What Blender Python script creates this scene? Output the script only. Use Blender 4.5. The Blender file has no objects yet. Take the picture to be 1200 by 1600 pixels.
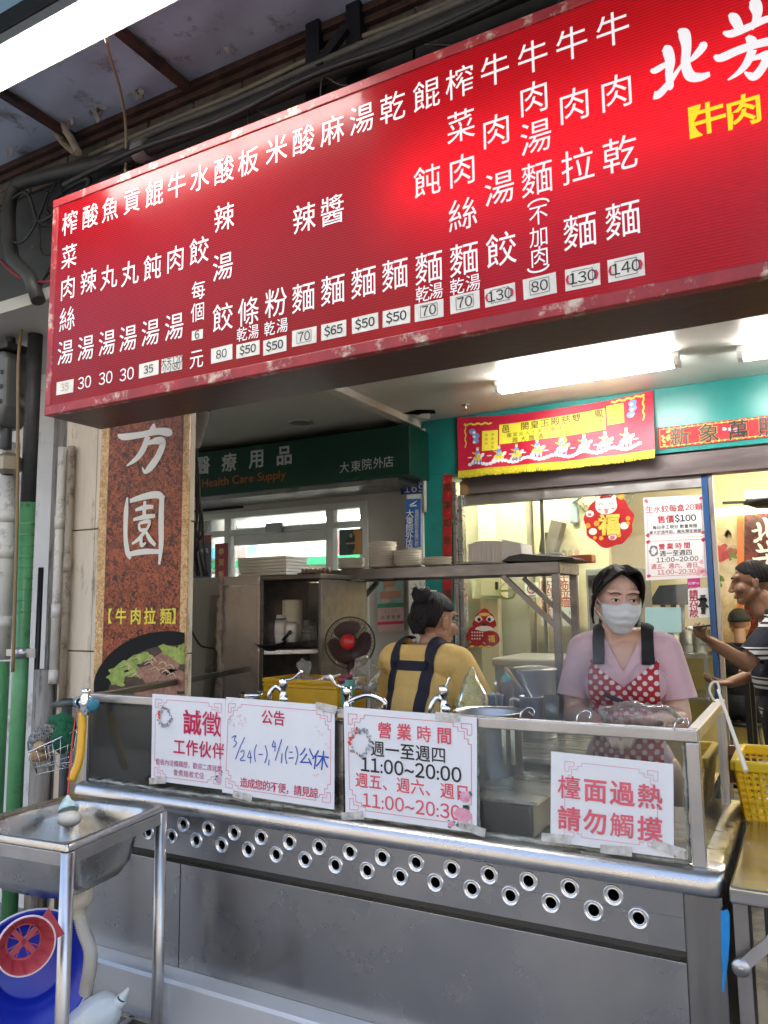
import bpy, bmesh, math, random
from mathutils import Vector, Matrix
random.seed(7)
SC = bpy.context.scene
COL = SC.collection
# ------------------------------------------------------------------ camera
CAM_F, CAM_H = 1202.0, 1.5                      # focal length in photo pixels, eye height
YAW, PITCH, ROLL = math.radians(28.7), math.radians(7.04), math.radians(-0.71)
_cy, _sy, _cp, _sp = math.cos(YAW), math.sin(YAW), math.cos(PITCH), math.sin(PITCH)
FWD = Vector((-_sy*_cp, _cy*_cp, _sp))
_r = Vector((_cy, _sy, 0)); _u = _r.cross(FWD)
RIGHT = _r*math.cos(ROLL) + _u*math.sin(ROLL)
UP = -_r*math.sin(ROLL) + _u*math.cos(ROLL)
EYE = Vector((0, 0, CAM_H))
cam = bpy.data.cameras.new('camera'); cam_o = bpy.data.objects.new('camera', cam); COL.objects.link(cam_o)
cam_o.matrix_world = Matrix(((RIGHT.x, UP.x, -FWD.x, EYE.x), (RIGHT.y, UP.y, -FWD.y, EYE.y), (RIGHT.z, UP.z, -FWD.z, EYE.z), (0, 0, 0, 1)))
cam.sensor_fit = 'VERTICAL'; cam.sensor_height = 36; cam.sensor_width = 27; cam.lens = CAM_F/1600*36
cam.clip_start = 0.05; cam.clip_end = 400
SC.camera = cam_o
# ------------------------------------------------------------------ daylight
SUN_EL, SUN_AZ = math.radians(58), math.radians(25)      # the sun stands behind the building: the front is in shade
w = bpy.data.worlds.new("World"); SC.world = w; w.use_nodes = True
nt = w.node_tree; bg = nt.nodes['Background']
sky = nt.nodes.new('ShaderNodeTexSky'); sky.sky_type = 'NISHITA'; sky.sun_disc = False
sky.sun_elevation = SUN_EL; sky.sun_rotation = SUN_AZ; sky.dust_density = 4.0; sky.ozone_density = .5
nt.links.new(sky.outputs[0], bg.inputs[0]); bg.inputs[1].default_value = 0.15
sl = bpy.data.lights.new('sun', 'SUN'); sl.energy = 3.5; sl.angle = math.radians(0.5); sl.color = (1, .95, .87)
so = bpy.data.objects.new('sun', sl); COL.objects.link(so)
_d = Vector((math.sin(SUN_AZ)*math.cos(SUN_EL), math.cos(SUN_AZ)*math.cos(SUN_EL), math.sin(SUN_EL)))
so.rotation_euler = _d.to_track_quat('Z', 'Y').to_euler(); so.location = (0, 0, 30)
SC.view_settings.view_transform = 'Standard'; SC.view_settings.look = 'None'
SC.view_settings.gamma = 1; SC.view_settings.exposure = 2.25
TUBE = 21.0                                     # radiance of the fluorescent tubes
SC.cycles.max_bounces = 10; SC.cycles.transparent_max_bounces = 16
SC.cycles.sample_clamp_indirect = 6; SC.cycles.caustics_reflective = False; SC.cycles.caustics_refractive = False
SC.cycles.use_denoising = True

# ------------------------------------------------------------------ measuring: a photo point on a known plane of the place
def at(px, py, X=None, Y=None, Z=None, D=None):
    d = FWD + RIGHT*((px-600)/CAM_F) - UP*((py-800)/CAM_F)
    if D is not None: t = D
    elif Y is not None: t = Y/d.y
    elif X is not None: t = X/d.x
    else: t = (Z-CAM_H)/d.z
    return EYE + d*t

# ------------------------------------------------------------------ mesh collecting
class MB:
    def __init__(s): s.v = []; s.f = []; s.sm = []; s.mi = []
    def add(s, vs, fs, smooth=False, m=0):
        b = len(s.v); s.v += [Vector(p) for p in vs]
        for f in fs: s.f.append([b+i for i in f]); s.sm.append(smooth); s.mi.append(m)
        return s
    def obox(s, c, a, b, d, m=0):              # centre and three half vectors
        c, a, b, d = Vector(c), Vector(a), Vector(b), Vector(d)
        if a.cross(b).dot(d) < 0: d = -d
        vs = [c+a*i+b*j+d*k for i in (-1, 1) for j in (-1, 1) for k in (-1, 1)]
        return s.add(vs, [(0, 1, 3, 2), (4, 6, 7, 5), (0, 4, 5, 1), (2, 3, 7, 6), (0, 2, 6, 4), (1, 5, 7, 3)], False, m)
    def box(s, x0, x1, y0, y1, z0, z1, m=0):
        return s.obox(((x0+x1)/2, (y0+y1)/2, (z0+z1)/2), (abs(x1-x0)/2, 0, 0), (0, abs(y1-y0)/2, 0), (0, 0, abs(z1-z0)/2), m)
    def bar(s, p, q, wd, ht, up=(0, 0, 1), m=0):
        p, q = Vector(p), Vector(q); d = q-p; u = Vector(up)
        side = d.cross(u)
        if side.length < 1e-6: side = d.cross(Vector((0, 1, 0)))
        side.normalize(); u = side.cross(d).normalized()
        return s.obox((p+q)/2, d/2, side*wd/2, u*ht/2, m)
    def tube(s, pts, r, n=12, caps=True, m=0, smooth=True):
        pts = [Vector(p) for p in pts]; N = len(pts)
        rs = r if isinstance(r, (list, tuple)) else [r]*N
        vs = []; ref = None
        for i, p in enumerate(pts):
            t = (pts[min(i+1, N-1)]-pts[max(i-1, 0)]).normalized()
            if ref is None:
                ref = Vector((0, 0, 1)) if abs(t.z) < .9 else Vector((1, 0, 0))
            a = t.cross(ref)
            if a.length < 1e-4: a = t.cross(Vector((.3, .5, .8)))
            a.normalize(); b = a.cross(t).normalized(); ref = b
            for k in range(n):
                th = 2*math.pi*k/n; vs.append(p+(a*math.cos(th)+b*math.sin(th))*rs[i])
        fs = []
        for i in range(N-1):
            for k in range(n):
                k2 = (k+1) % n; fs.append((i*n+k, i*n+k2, (i+1)*n+k2, (i+1)*n+k))
        s.add(vs, fs, smooth, m)
        if caps:
            b0 = len(s.v)-len(vs)
            s.f.append([b0+k for k in range(n)][::-1]); s.sm.append(False); s.mi.append(m)
            s.f.append([b0+(N-1)*n+k for k in range(n)]); s.sm.append(False); s.mi.append(m)
        return s
    def lathe(s, prof, c=(0, 0, 0), axis=(0, 0, 1), n=32, m=0, smooth=True, sx=1.0, sy=1.0):
        c = Vector(c); q = Vector((0, 0, 1)).rotation_difference(Vector(axis).normalized())
        vs = []; fs = []
        for r, z in prof:
            for k in range(n):
                th = 2*math.pi*k/n; vs.append(c+q @ Vector((r*math.cos(th)*sx, r*math.sin(th)*sy, z)))
        for i in range(len(prof)-1):
            for k in range(n):
                k2 = (k+1) % n; fs.append((i*n+k, i*n+k2, (i+1)*n+k2, (i+1)*n+k))
        return s.add(vs, fs, smooth, m)
    def disc(s, c, axis, r, n=24, m=0, r2=None):
        c = Vector(c); q = Vector((0, 0, 1)).rotation_difference(Vector(axis).normalized()); r2 = r2 or r
        return s.add([c+q @ Vector((r*math.cos(2*math.pi*k/n), r2*math.sin(2*math.pi*k/n), 0)) for k in range(n)], [tuple(range(n))], False, m)
    def poly(s, pts, m=0): return s.add(pts, [tuple(range(len(pts)))], False, m)
    def prism(s, pts, vec, m=0):
        n = len(pts); pts = [Vector(p) for p in pts]; vec = Vector(vec)
        fs = [tuple(range(n))[::-1], tuple(range(n, 2*n))]+[(i, (i+1) % n, n+(i+1) % n, n+i) for i in range(n)]
        return s.add(pts+[p+vec for p in pts], fs, False, m)
    def ball(s, c, rx, ry=None, rz=None, q=None, n=20, k=12, m=0):
        ry = ry or rx; rz = rz or rx; c = Vector(c); vs = []; fs = []
        for i in range(k+1):
            ph = math.pi*i/k
            for j in range(n):
                th = 2*math.pi*j/n
                p = Vector((rx*math.sin(ph)*math.cos(th), ry*math.sin(ph)*math.sin(th), rz*math.cos(ph)))
                vs.append(c+(q @ p if q else p))
        for i in range(k):
            for j in range(n):
                j2 = (j+1) % n; fs.append((i*n+j, (i+1)*n+j, (i+1)*n+j2, i*n+j2))
        return s.add(vs, fs, True, m)
    def cap(s, p, q, r1, r2, n=16):             # tapered capsule
        p, q = Vector(p), Vector(q); ax = q-p; L = ax.length
        prof = [(max(r1*math.sin(a), 1e-4), -r1*math.cos(a)) for a in [math.pi/2*i/5 for i in range(6)]]
        prof += [(max(r2*math.cos(a), 1e-4), L+r2*math.sin(a)) for a in [math.pi/2*i/5 for i in range(6)]]
        return s.lathe(prof, p, ax, n)
    def sheet(s, grid, m=0, smooth=True):       # rows of points
        R, C_ = len(grid), len(grid[0])
        return s.add([p for row in grid for p in row], [(i*C_+j, i*C_+j+1, (i+1)*C_+j+1, (i+1)*C_+j) for i in range(R-1) for j in range(C_-1)], smooth, m)
    def build(s, name, mats, parent=None, loc=None, bevel=0, seg=2, weld=False):
        if not isinstance(mats, (list, tuple)): mats = [mats]
        if parent is not None: o0 = parent['_o'] if '_o' in parent else (0, 0, 0)
        elif loc is not None: o0 = loc
        else:
            if s.v:
                xs = [v.x for v in s.v]; ys = [v.y for v in s.v]; zs = [v.z for v in s.v]
                o0 = ((min(xs)+max(xs))/2, (min(ys)+max(ys))/2, min(zs))
            else: o0 = (0, 0, 0)
        o0 = Vector(o0)
        me = bpy.data.meshes.new(name)
        me.from_pydata([v-o0 for v in s.v], [], s.f)
        for mt in mats: me.materials.append(mt)
        me.polygons.foreach_set('use_smooth', s.sm); me.polygons.foreach_set('material_index', s.mi)
        if weld:
            bm = bmesh.new(); bm.from_mesh(me); bmesh.ops.remove_doubles(bm, verts=bm.verts, dist=1e-5); bm.to_mesh(me); bm.free()
        me.update()
        o = bpy.data.objects.new(name, me); COL.objects.link(o)
        o['_o'] = tuple(o0)
        if parent is not None: o.parent = parent
        else: o.location = o0
        if bevel:
            b = o.modifiers.new('bevel', 'BEVEL'); b.width = bevel; b.segments = seg; b.limit_method = 'ANGLE'; b.angle_limit = math.radians(40); b.harden_normals = False
        return o

def tag(o, label, cat, group=None, kind=None):
    if label: o['label'] = label
    if cat: o['category'] = cat
    if group: o['group'] = group
    if kind: o['kind'] = kind
    return o
def thing(name, label, cat, loc, group=None):
    o = bpy.data.objects.new(name, None); COL.objects.link(o); o.location = loc; o['_o'] = tuple(loc)
    o.empty_display_size = .05
    return tag(o, label, cat, group)
def struct(o): o['kind'] = 'structure'; return o
def dup(root, loc, label=None, group=None, rotz=None):
    r = root.copy(); COL.objects.link(r); r.location = loc; r['_o'] = tuple(loc)
    if rotz is not None: r.rotation_euler = (0, 0, rotz)
    if label: r['label'] = label
    if group: r['group'] = group
    for ch in list(root.children):
        c = ch.copy(); COL.objects.link(c); c.parent = r
        for g in ch.children:
            d = g.copy(); COL.objects.link(d); d.parent = c
    return r

# ------------------------------------------------------------------ materials
def M(name, col, rough=.5, metal=0.0, var=0.0, vs=6.0, col2=None, bump=0.0, bs=40.0, emit=0.0, spec=.5, aniso=None, rvar=0.0, alpha=1.0, coat=0.0, grime=None, gs=3.0, gt=.55, sss=0.0, trans=0.0):
    m = bpy.data.materials.new(name); m.use_nodes = True; nt = m.node_tree; N = nt.nodes; L = nt.links
    p = N['Principled BSDF']; p.inputs['Base Color'].default_value = (*col, 1); p.inputs['Roughness'].default_value = rough
    p.inputs['Metallic'].default_value = metal; p.inputs['Specular IOR Level'].default_value = spec
    if coat: p.inputs['Coat Weight'].default_value = coat; p.inputs['Coat Roughness'].default_value = .08
    if sss: p.inputs['Subsurface Weight'].default_value = sss; p.inputs['Subsurface Radius'].default_value = (.01, .004, .002)
    if alpha < 1: p.inputs['Alpha'].default_value = alpha
    if trans: p.inputs['Transmission Weight'].default_value = trans
    if emit: p.inputs['Emission Color'].default_value = (*col, 1); p.inputs['Emission Strength'].default_value = emit
    tc = N.new('ShaderNodeTexCoord')
    def noise(scale, detail=5, vec=None, rough_=.6):
        n = N.new('ShaderNodeTexNoise'); n.inputs['Scale'].default_value = scale; n.inputs['Detail'].default_value = detail; n.inputs['Roughness'].default_value = rough_
        L.new(vec or tc.outputs['Object'], n.inputs['Vector']); return n
    vec = None
    if aniso:
        mp = N.new('ShaderNodeMapping'); mp.inputs['Scale'].default_value = aniso; L.new(tc.outputs['Object'], mp.inputs['Vector']); vec = mp.outputs[0]
    cur = None
    if var or col2:
        n = noise(vs, 6, vec); cr = N.new('ShaderNodeValToRGB'); L.new(n.outputs['Fac'], cr.inputs[0])
        c2 = col2 or tuple(max(0, c*(1-var)) for c in col)
        c1 = col if col2 else tuple(min(1, c*(1+var)) for c in col)
        cr.color_ramp.elements[0].position = .35; cr.color_ramp.elements[1].position = .68
        cr.color_ramp.elements[0].color = (*c2, 1); cr.color_ramp.elements[1].color = (*c1, 1)
        cur = cr.outputs[0]
    if grime:
        n = noise(gs, 10, vec, .72); cr = N.new('ShaderNodeValToRGB'); L.new(n.outputs['Fac'], cr.inputs[0])
        cr.color_ramp.elements[0].position = gt-.05; cr.color_ramp.elements[1].position = gt+.06
        cr.color_ramp.elements[0].color = (0, 0, 0, 1); cr.color_ramp.elements[1].color = (1, 1, 1, 1)
        mx = N.new('ShaderNodeMix'); mx.data_type = 'RGBA'
        L.new(cr.outputs[0], mx.inputs[0])
        if cur: L.new(cur, mx.inputs[6])
        else: mx.inputs[6].default_value = (*col, 1)
        mx.inputs[7].default_value = (*grime, 1); cur = mx.outputs[2]
    if cur: L.new(cur, p.inputs['Base Color'])
    if rvar:
        n = noise(vs*1.7, 6, vec); mr = N.new('ShaderNodeMapRange'); L.new(n.outputs['Fac'], mr.inputs[0])
        mr.inputs[1].default_value = .3; mr.inputs[2].default_value = .7; mr.inputs[3].default_value = max(.02, rough-rvar); mr.inputs[4].default_value = min(1, rough+rvar)
        L.new(mr.outputs[0], p.inputs['Roughness'])
    if bump:
        n = noise(bs, 4, vec); b = N.new('ShaderNodeBump'); b.inputs['Strength'].default_value = bump; b.inputs['Distance'].default_value = .01
        L.new(n.outputs['Fac'], b.inputs['Height']); L.new(b.outputs[0], p.inputs['Normal'])
    return m
def M_emit(name, col, s):
    m = bpy.data.materials.new(name); m.use_nodes = True; nt = m.node_tree
    e = nt.nodes.new('ShaderNodeEmission'); e.inputs[0].default_value = (*col, 1); e.inputs[1].default_value = s
    nt.links.new(e.outputs[0], nt.nodes['Material Output'].inputs[0]); return m
def M_glass(name, tint=(.97, .99, .97), refl=1.0, dirt=0.06, dcol=(.6, .6, .55), ds=5.0, film=False):
    m = bpy.data.materials.new(name); m.use_nodes = True; nt = m.node_tree; N = nt.nodes; L = nt.links
    for n in list(N):
        if n.type != 'OUTPUT_MATERIAL': N.remove(n)
    out = [n for n in N if n.type == 'OUTPUT_MATERIAL'][0]
    t = N.new('ShaderNodeBsdfTransparent'); t.inputs[0].default_value = (*tint, 1)
    g = N.new('ShaderNodeBsdfGlossy'); g.inputs['Roughness'].default_value = .03
    f = N.new('ShaderNodeFresnel'); f.inputs[0].default_value = 1.5
    mu = N.new('ShaderNodeMath'); mu.operation = 'MULTIPLY'; mu.inputs[1].default_value = refl; L.new(f.outputs[0], mu.inputs[0])
    mx = N.new('ShaderNodeMixShader'); L.new(mu.outputs[0], mx.inputs[0]); L.new(t.outputs[0], mx.inputs[1]); L.new(g.outputs[0], mx.inputs[2])
    if dirt:
        d = N.new('ShaderNodeBsdfDiffuse'); d.inputs[0].default_value = (*dcol, 1)
        if film:
            d0, tr_ = d, N.new('ShaderNodeBsdfTranslucent'); tr_.inputs[0].default_value = (*dcol, 1); d = N.new('ShaderNodeMixShader'); L.new(d0.outputs[0], d.inputs[1]); L.new(tr_.outputs[0], d.inputs[2])
        tc = N.new('ShaderNodeTexCoord'); n = N.new('ShaderNodeTexNoise'); n.inputs['Scale'].default_value = ds; n.inputs['Detail'].default_value = 9; n.inputs['Roughness'].default_value = .7
        L.new(tc.outputs['Object'], n.inputs['Vector'])
        mr = N.new('ShaderNodeMapRange'); L.new(n.outputs['Fac'], mr.inputs[0]); mr.inputs[1].default_value = .3; mr.inputs[2].default_value = .8; mr.inputs[3].default_value = dirt*.3; mr.inputs[4].default_value = dirt*1.9
        m2 = N.new('ShaderNodeMixShader'); L.new(mr.outputs[0], m2.inputs[0]); L.new(mx.outputs[0], m2.inputs[1]); L.new(d.outputs[0], m2.inputs[2])
        L.new(m2.outputs[0], out.inputs[0])
    else: L.new(mx.outputs[0], out.inputs[0])
    return m
def voro(m, scale, c1, c2, strength=1.0, aniso=None):   # cracked or mottled cells in the base colour
    nt = m.node_tree; N = nt.nodes; L = nt.links; p = N['Principled BSDF']
    tc = N.new('ShaderNodeTexCoord'); v = N.new('ShaderNodeTexVoronoi'); v.inputs['Scale'].default_value = scale
    n = N.new('ShaderNodeTexNoise'); n.inputs['Scale'].default_value = scale*.7; n.inputs['Detail'].default_value = 4; L.new(tc.outputs['Object'], n.inputs['Vector'])
    mx0 = N.new('ShaderNodeMix'); mx0.data_type = 'VECTOR'; mx0.inputs[0].default_value = .12
    L.new(tc.outputs['Object'], mx0.inputs[4]); L.new(n.outputs['Color'], mx0.inputs[5]); L.new(mx0.outputs[1], v.inputs['Vector'])
    cr = N.new('ShaderNodeValToRGB'); bw = N.new('ShaderNodeRGBToBW'); L.new(v.outputs['Color'], bw.inputs[0]); L.new(bw.outputs[0], cr.inputs[0])
    cr.color_ramp.elements[0].color = (*c1, 1); cr.color_ramp.elements[1].color = (*c2, 1); cr.color_ramp.elements[0].position = .25; cr.color_ramp.elements[1].position = .75
    L.new(cr.outputs[0], p.inputs['Base Color']); return m

STEEL = M('brushed_steel', (.50, .49, .48), .3, 1.0, var=.10, vs=3.0, rvar=.08, bump=.03, bs=60, aniso=(.6, 4, 9), grime=(.38, .36, .34), gs=2.2, gt=.66)
STEEL_DARK = M('dull_steel', (.30, .29, .28), .38, 1.0, var=.15, vs=2.5, rvar=.1, bump=.05, bs=30, grime=(.16, .15, .14), gs=3, gt=.6)
STEEL_TUBE = M('steel_tube', (.52, .51, .50), .36, 1.0, var=.1, vs=8, rvar=.08)
STEEL_PANEL = M('steel_panel', (.43, .425, .415), .29, 1.0, var=.13, vs=1.5, rvar=.13, bump=.07, bs=2.6, grime=(.62, .61, .59), gs=55, gt=.735)
CHROME = M('chrome', (.75, .75, .76), .09, 1.0)
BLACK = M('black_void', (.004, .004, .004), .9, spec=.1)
BLACK_PL = M('black_plastic', (.012, .012, .013), .4)
WHITE_PAPER = M('white_paper', (.80, .81, .82), .5, var=.02, vs=3)
LAMINATE = M('laminated_paper', (.80, .81, .83), .3, var=.025, vs=4, coat=.3)
CREAM = M('cream_paper', (.72, .66, .52), .6, var=.05, vs=20)
RED_INK = M('red_ink', (.62, .02, .07), .5)
PINK_INK = M('pink_ink', (.72, .09, .13), .5)
CRIMSON_INK = M('crimson_ink', (.55, .01, .08), .5)
BLACK_INK = M('black_ink', (.015, .015, .017), .5)
BLUE_INK = M('blue_marker_ink', (.02, .09, .42), .5)
WHITE_INK = M('backlit_white_vinyl', (.80, .76, .76), .45, emit=.10)  # light through the letters is put in as the vinyl's own emission
YELLOW_INK = M('backlit_yellow_vinyl', (.85, .52, .0), .45, emit=.16)  # likewise glows by itself in place of light from behind
GOLD_INK = M('gold_ink', (.75, .5, .08), .35)
PINKISH = M('pale_pink_ink', (.78, .42, .48), .6)
GREEN_INK = M('green_ink', (.05, .25, .12), .6)
WARM_GLOW = M_emit('warm_tube_glow', (1, .90, .72), TUBE*2.6)
TUBE_GLOW = M_emit('fluorescent_tube_glow', (1, .98, .94), TUBE)
LAMP_WHITE = M('white_lamp_housing', (.8, .8, .78), .4)
GLASS = M_glass('clear_glass', refl=1.0, dirt=.03)
GLASS_CASE = M_glass('greasy_case_glass', tint=(.90, .93, .90), refl=1.2, dirt=.06, dcol=(.45, .46, .42), ds=4)
PLASTIC_FILM = M_glass('clear_plastic_film', tint=(.93, .93, .93), refl=2.5, dirt=.2, dcol=(.8, .8, .8), ds=14)

# ------------------------------------------------------------------ lettering
_G = {}
def _raw(ch, off):
    cu = bpy.data.curves.new('glyph', 'FONT'); cu.body = ch; cu.resolution_u = 3; cu.offset = off
    o = bpy.data.objects.new('glyph', cu); me = o.to_mesh()
    vs = [(v.co.x, v.co.y) for v in me.vertices]; fs = [tuple(p.vertices) for p in me.polygons]
    o.to_mesh_clear(); bpy.data.objects.remove(o); bpy.data.curves.remove(cu); return vs, fs
def _area(vs, fs): return sum(abs(sum(vs[f[i-1]][0]*vs[f[i]][1]-vs[f[i]][0]*vs[f[i-1]][1] for i in range(len(f))))/2 for f in fs)
def glyph(ch, off):
    k = (ch, off)
    if k not in _G:
        ch = chr(ord(ch)+0xFEE0) if ch in '0123456789$' else ch
        vs, fs = _raw(ch, 0.0); cjk = ord(ch) > 0x2000 and not (ord(ch) == 0xFF04 or 0xFF10 <= ord(ch) <= 0xFF19)
        x0 = min(v[0] for v in vs) if vs else 0; x1 = max(v[0] for v in vs) if vs else .3
        if off > 0 and vs:
            a0 = _area(vs, fs); cnt = {}
            for f in fs:
                for i in range(len(f)): e = tuple(sorted((f[i-1], f[i]))); cnt[e] = cnt.get(e, 0)+1
            per = sum(math.dist(vs[a], vs[b]) for (a, b), n in cnt.items() if n == 1)
            for t in (1, .9, 1.1, .8, .7, .55, .4):
                v2, f2 = _raw(ch, off*t); a2 = _area(v2, f2); ex = a0+per*off*t
                if .975*ex < a2 < 1.02*ex: vs, fs = v2, f2; break
            else:                              # a heavier copy beside the first stands in for a failed outline
                n = len(vs); d = off*.7; b0 = vs; vs = []; F0 = fs; fs = []
                for i, (dx, dy) in enumerate(((-d, -d), (d, -d), (-d, d), (d, d))): vs += [(x+dx, y+dy, .0003*i) for x, y in b0]; fs += [tuple(q+n*i for q in f) for f in F0]
        _G[k] = ([(p[0], p[1], p[2] if len(p) > 2 else 0.0) for p in vs], fs, x0, x1, cjk)
    return _G[k]
def put(mb, ch, O, U, V, size, off=0.0, m=0, sx=1.0):     # one glyph centred on O
    vs, fs, x0, x1, cjk = glyph(ch, off); O = Vector(O)
    cx = .5 if cjk else (x0+x1)/2
    cyy = .384 if cjk else .345
    N_ = U.cross(V).normalized(); mb.add([O+U*((x-cx)*size*sx)+V*((y-cyy)*size)+N_*z for x, y, z in vs], fs, False, m)
def line(mb, txt, O, U, V, size, off=0.0, gap=0.0, m=0, sx=1.0):      # a row of glyphs centred on O
    adv = []
    for ch in txt:
        if ch == ' ': adv.append(.3+gap); continue
        vs, fs, x0, x1, cjk = glyph(ch, off); adv.append((1.0 if cjk else (x1-x0)+.08)+gap)
    tot = sum(adv)-gap; x = -tot/2; O = Vector(O)
    for ch, a in zip(txt, adv):
        wd = a-gap
        if ch != ' ': put(mb, ch, O+U*((x+wd/2)*size*sx), U, V, size, off, m, sx)
        x += a
def column(mb, txt, O, U, V, size, step, off=0.0, m=0):   # downwards from O
    for i, ch in enumerate(txt): put(mb, ch, Vector(O)-V*step*i, U, V, size, off, m)
XU, ZU, YN = Vector((1, 0, 0)), Vector((0, 0, 1)), Vector((0, -1, 0))
def catmull(pts, k=6):
    out = []; n = len(pts)
    for i in range(n-1):
        p0, p1, p2, p3 = pts[max(i-1, 0)], pts[i], pts[i+1], pts[min(i+2, n-1)]
        for j in range(k):
            t = j/k
            out.append(tuple(.5*((2*b)+(-a+c)*t+(2*a-5*b+4*c-d)*t*t+(-a+3*b-3*c+d)*t**3) for a, b, c, d in zip(p0, p1, p2, p3)))
    out.append(tuple(pts[-1])); return out
def brush(mb, strokes, f, m=0):                            # strokes of (x, y, width); f maps x, y, layer to a point
    for li, st in enumerate(strokes):
        pts = catmull([tuple(map(float, p)) for p in st], 6); L_ = []; R_ = []
        for i, (x, y, wd) in enumerate(pts):
            a, b = pts[max(i-1, 0)], pts[min(i+1, len(pts)-1)]
            dx, dy = b[0]-a[0], b[1]-a[1]; l = math.hypot(dx, dy) or 1
            nx, ny = -dy/l*max(wd, 1e-4)/2, dx/l*max(wd, 1e-4)/2
            L_.append(f(x+nx, y+ny, li)); R_.append(f(x-nx, y-ny, li))
        mb.sheet([L_, R_], m, False)
class Flat:                                                # a flat thing's own frame: u right 0..1, v down 0..1
    def __init__(s, tl, tr, br, bl):
        s.c = [Vector(p) for p in (tl, tr, br, bl)]
        s.U = ((s.c[1]-s.c[0])+(s.c[2]-s.c[3])).normalized(); s.W = ((s.c[1]-s.c[0]).length+(s.c[2]-s.c[3]).length)/2
        s.V = ((s.c[0]-s.c[3])+(s.c[1]-s.c[2])).normalized(); s.H = ((s.c[0]-s.c[3]).length+(s.c[1]-s.c[2]).length)/2
        s.N = s.U.cross(s.V).normalized()
    def p(s, u, v, d=.0): return s.c[0]*(1-u)*(1-v)+s.c[1]*u*(1-v)+s.c[2]*u*v+s.c[3]*(1-u)*v+s.N*d
    def sheet(s, mb, th=.002, m=0): mb.prism([s.p(0, 0, -th), s.p(0, 1, -th), s.p(1, 1, -th), s.p(1, 0, -th)], s.N*th, m); return mb
    def line(s, mb, txt, u, v, h, off=0.0, gap=0.0, d=.0015, m=0, sx=1.0): line(mb, txt, s.p(u, v, d), s.U, s.V, h*s.H, off, gap, m, sx)
    def rect(s, mb, u0, v0, u1, v1, d=.001, m=0): mb.poly([s.p(u0, v1, d), s.p(u1, v1, d), s.p(u1, v0, d), s.p(u0, v0, d)], m)
    def outline(s, mb, u0, v0, u1, v1, t, d=.001, m=0):    # t in metres
        a, b = t/s.W, t/s.H
        s.rect(mb, u0, v0, u1, v0+b, d, m); s.rect(mb, u0, v1-b, u1, v1, d, m); s.rect(mb, u0, v0+b, u0+a, v1-b, d, m); s.rect(mb, u1-a, v0+b, u1, v1-b, d, m)
    def blob(s, mb, u, v, r, d=.0012, m=0, n=14, sq=1.0, jit=.25):
        s_ = random.random()*6; mb.poly([s.p(u+r/s.W*math.cos(2*math.pi*k/n)*(1+jit*math.sin(3*2*math.pi*k/n+s_)), v-r*sq/s.H*math.sin(2*math.pi*k/n)*(1+jit*math.sin(2*2*math.pi*k/n+s_)), d) for k in range(n)], m)
    def fret(s, mb, t=.0012, m=0, mu=.03, mv=.05, k=.014, d=.001):    # meander corners of the festive border
        a = k/s.W; b = k/s.H
        u0, u1, v0, v1 = mu, 1-mu, mv, 1-mv
        s.rect(mb, u0+4*a, v0, u1-4*a, v0+t/s.H, d, m); s.rect(mb, u0+4*a, v1-t/s.H, u1-4*a, v1, d, m)
        s.rect(mb, u0, v0+4*b, u0+t/s.W, v1-4*b, d, m); s.rect(mb, u1-t/s.W, v0+4*b, u1, v1-4*b, d, m)
        for cu, cv, su, sv in ((u0, v0, 1, 1), (u1, v0, -1, 1), (u0, v1, 1, -1), (u1, v1, -1, -1)):
            def seg(x0, y0, x1, y1):
                ua, ub = sorted((cu+su*x0*a, cu+su*x1*a)); va, vb = sorted((cv+sv*y0*b, cv+sv*y1*b))
                s.rect(mb, ua, va, max(ub, ua+t/s.W), max(vb, va+t/s.H), d+.0001, m)
            for q in ((4, 0, 4, .8), (3, .8, 4, .8), (3, .8, 3, 1.6), (0, 4, .8, 4), (.8, 3, .8, 4), (.8, 3, 1.6, 3), (1.6, 1.6, 3, 1.6), (1.6, 1.6, 1.6, 3), (0, 0, 2.2, 0), (0, 0, 0, 2.2), (2.2, 0, 2.2, 1), (0, 2.2, 1, 2.2), (1, 1, 2.2, 1), (1, 1, 1, 2.2)): seg(*q)
# =================================================================== THE SETTING
YG, YL, YP = 1.859, 1.812, 1.835          # glass plane, counter lip, hole panel
YS, YW = 1.75, 4.85                        # face of the menu sign, wall of the shop at the back of the arcade
CEIL = 2.81
PAVE = M('arcade_tiles', (.20, .19, .18), .5, var=.25, vs=3, grime=(.08, .075, .07), gs=2)
ASPH = M('asphalt', (.05, .05, .052), .85, var=.3, vs=20, bump=.2, bs=150)
struct(MB().box(-60, 60, -60, -2.5, -.3, -.16).build('road', ASPH))
struct(MB().box(-30, 30, -2.5, 1.6, -.3, -.01).build('pavement', M('pale_pavement', (.25, .24, .225), .7, var=.12, vs=4)))
struct(MB().box(-30, 30, 1.6, 30, -.3, 0).build('arcade_floor', PAVE))
OPP = M('sunlit_facade', (.50, .46, .40), .8, var=.1, vs=.6)
b = MB()
for k in range(6):
    x0 = -24+8*k; h = 8.5+2.2*math.sin(k*2.3); b.box(x0, x0+7.9, -15, -12-.4*(k % 2), -.1, h)
ob = struct(b.build('backdrop_buildings', OPP)); b = MB()
for k in range(6):
    for r in range(3):
        for c in range(3): b.box(-23.2+8*k+2.5*c, -21.6+8*k+2.5*c, -12-.4*(k % 2), -11.98-.4*(k % 2), .6+2.8*r, 2.4+2.8*r)
b.build('window_glass', M('dark_window_glass', (.03, .035, .04), .1), ob)
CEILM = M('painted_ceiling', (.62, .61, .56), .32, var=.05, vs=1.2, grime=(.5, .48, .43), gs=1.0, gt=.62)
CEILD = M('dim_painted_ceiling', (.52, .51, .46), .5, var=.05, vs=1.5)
struct(MB().box(-2.37, 6, 2.05, YW, CEIL, CEIL+.05).build('ceiling', CEILM))
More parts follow.
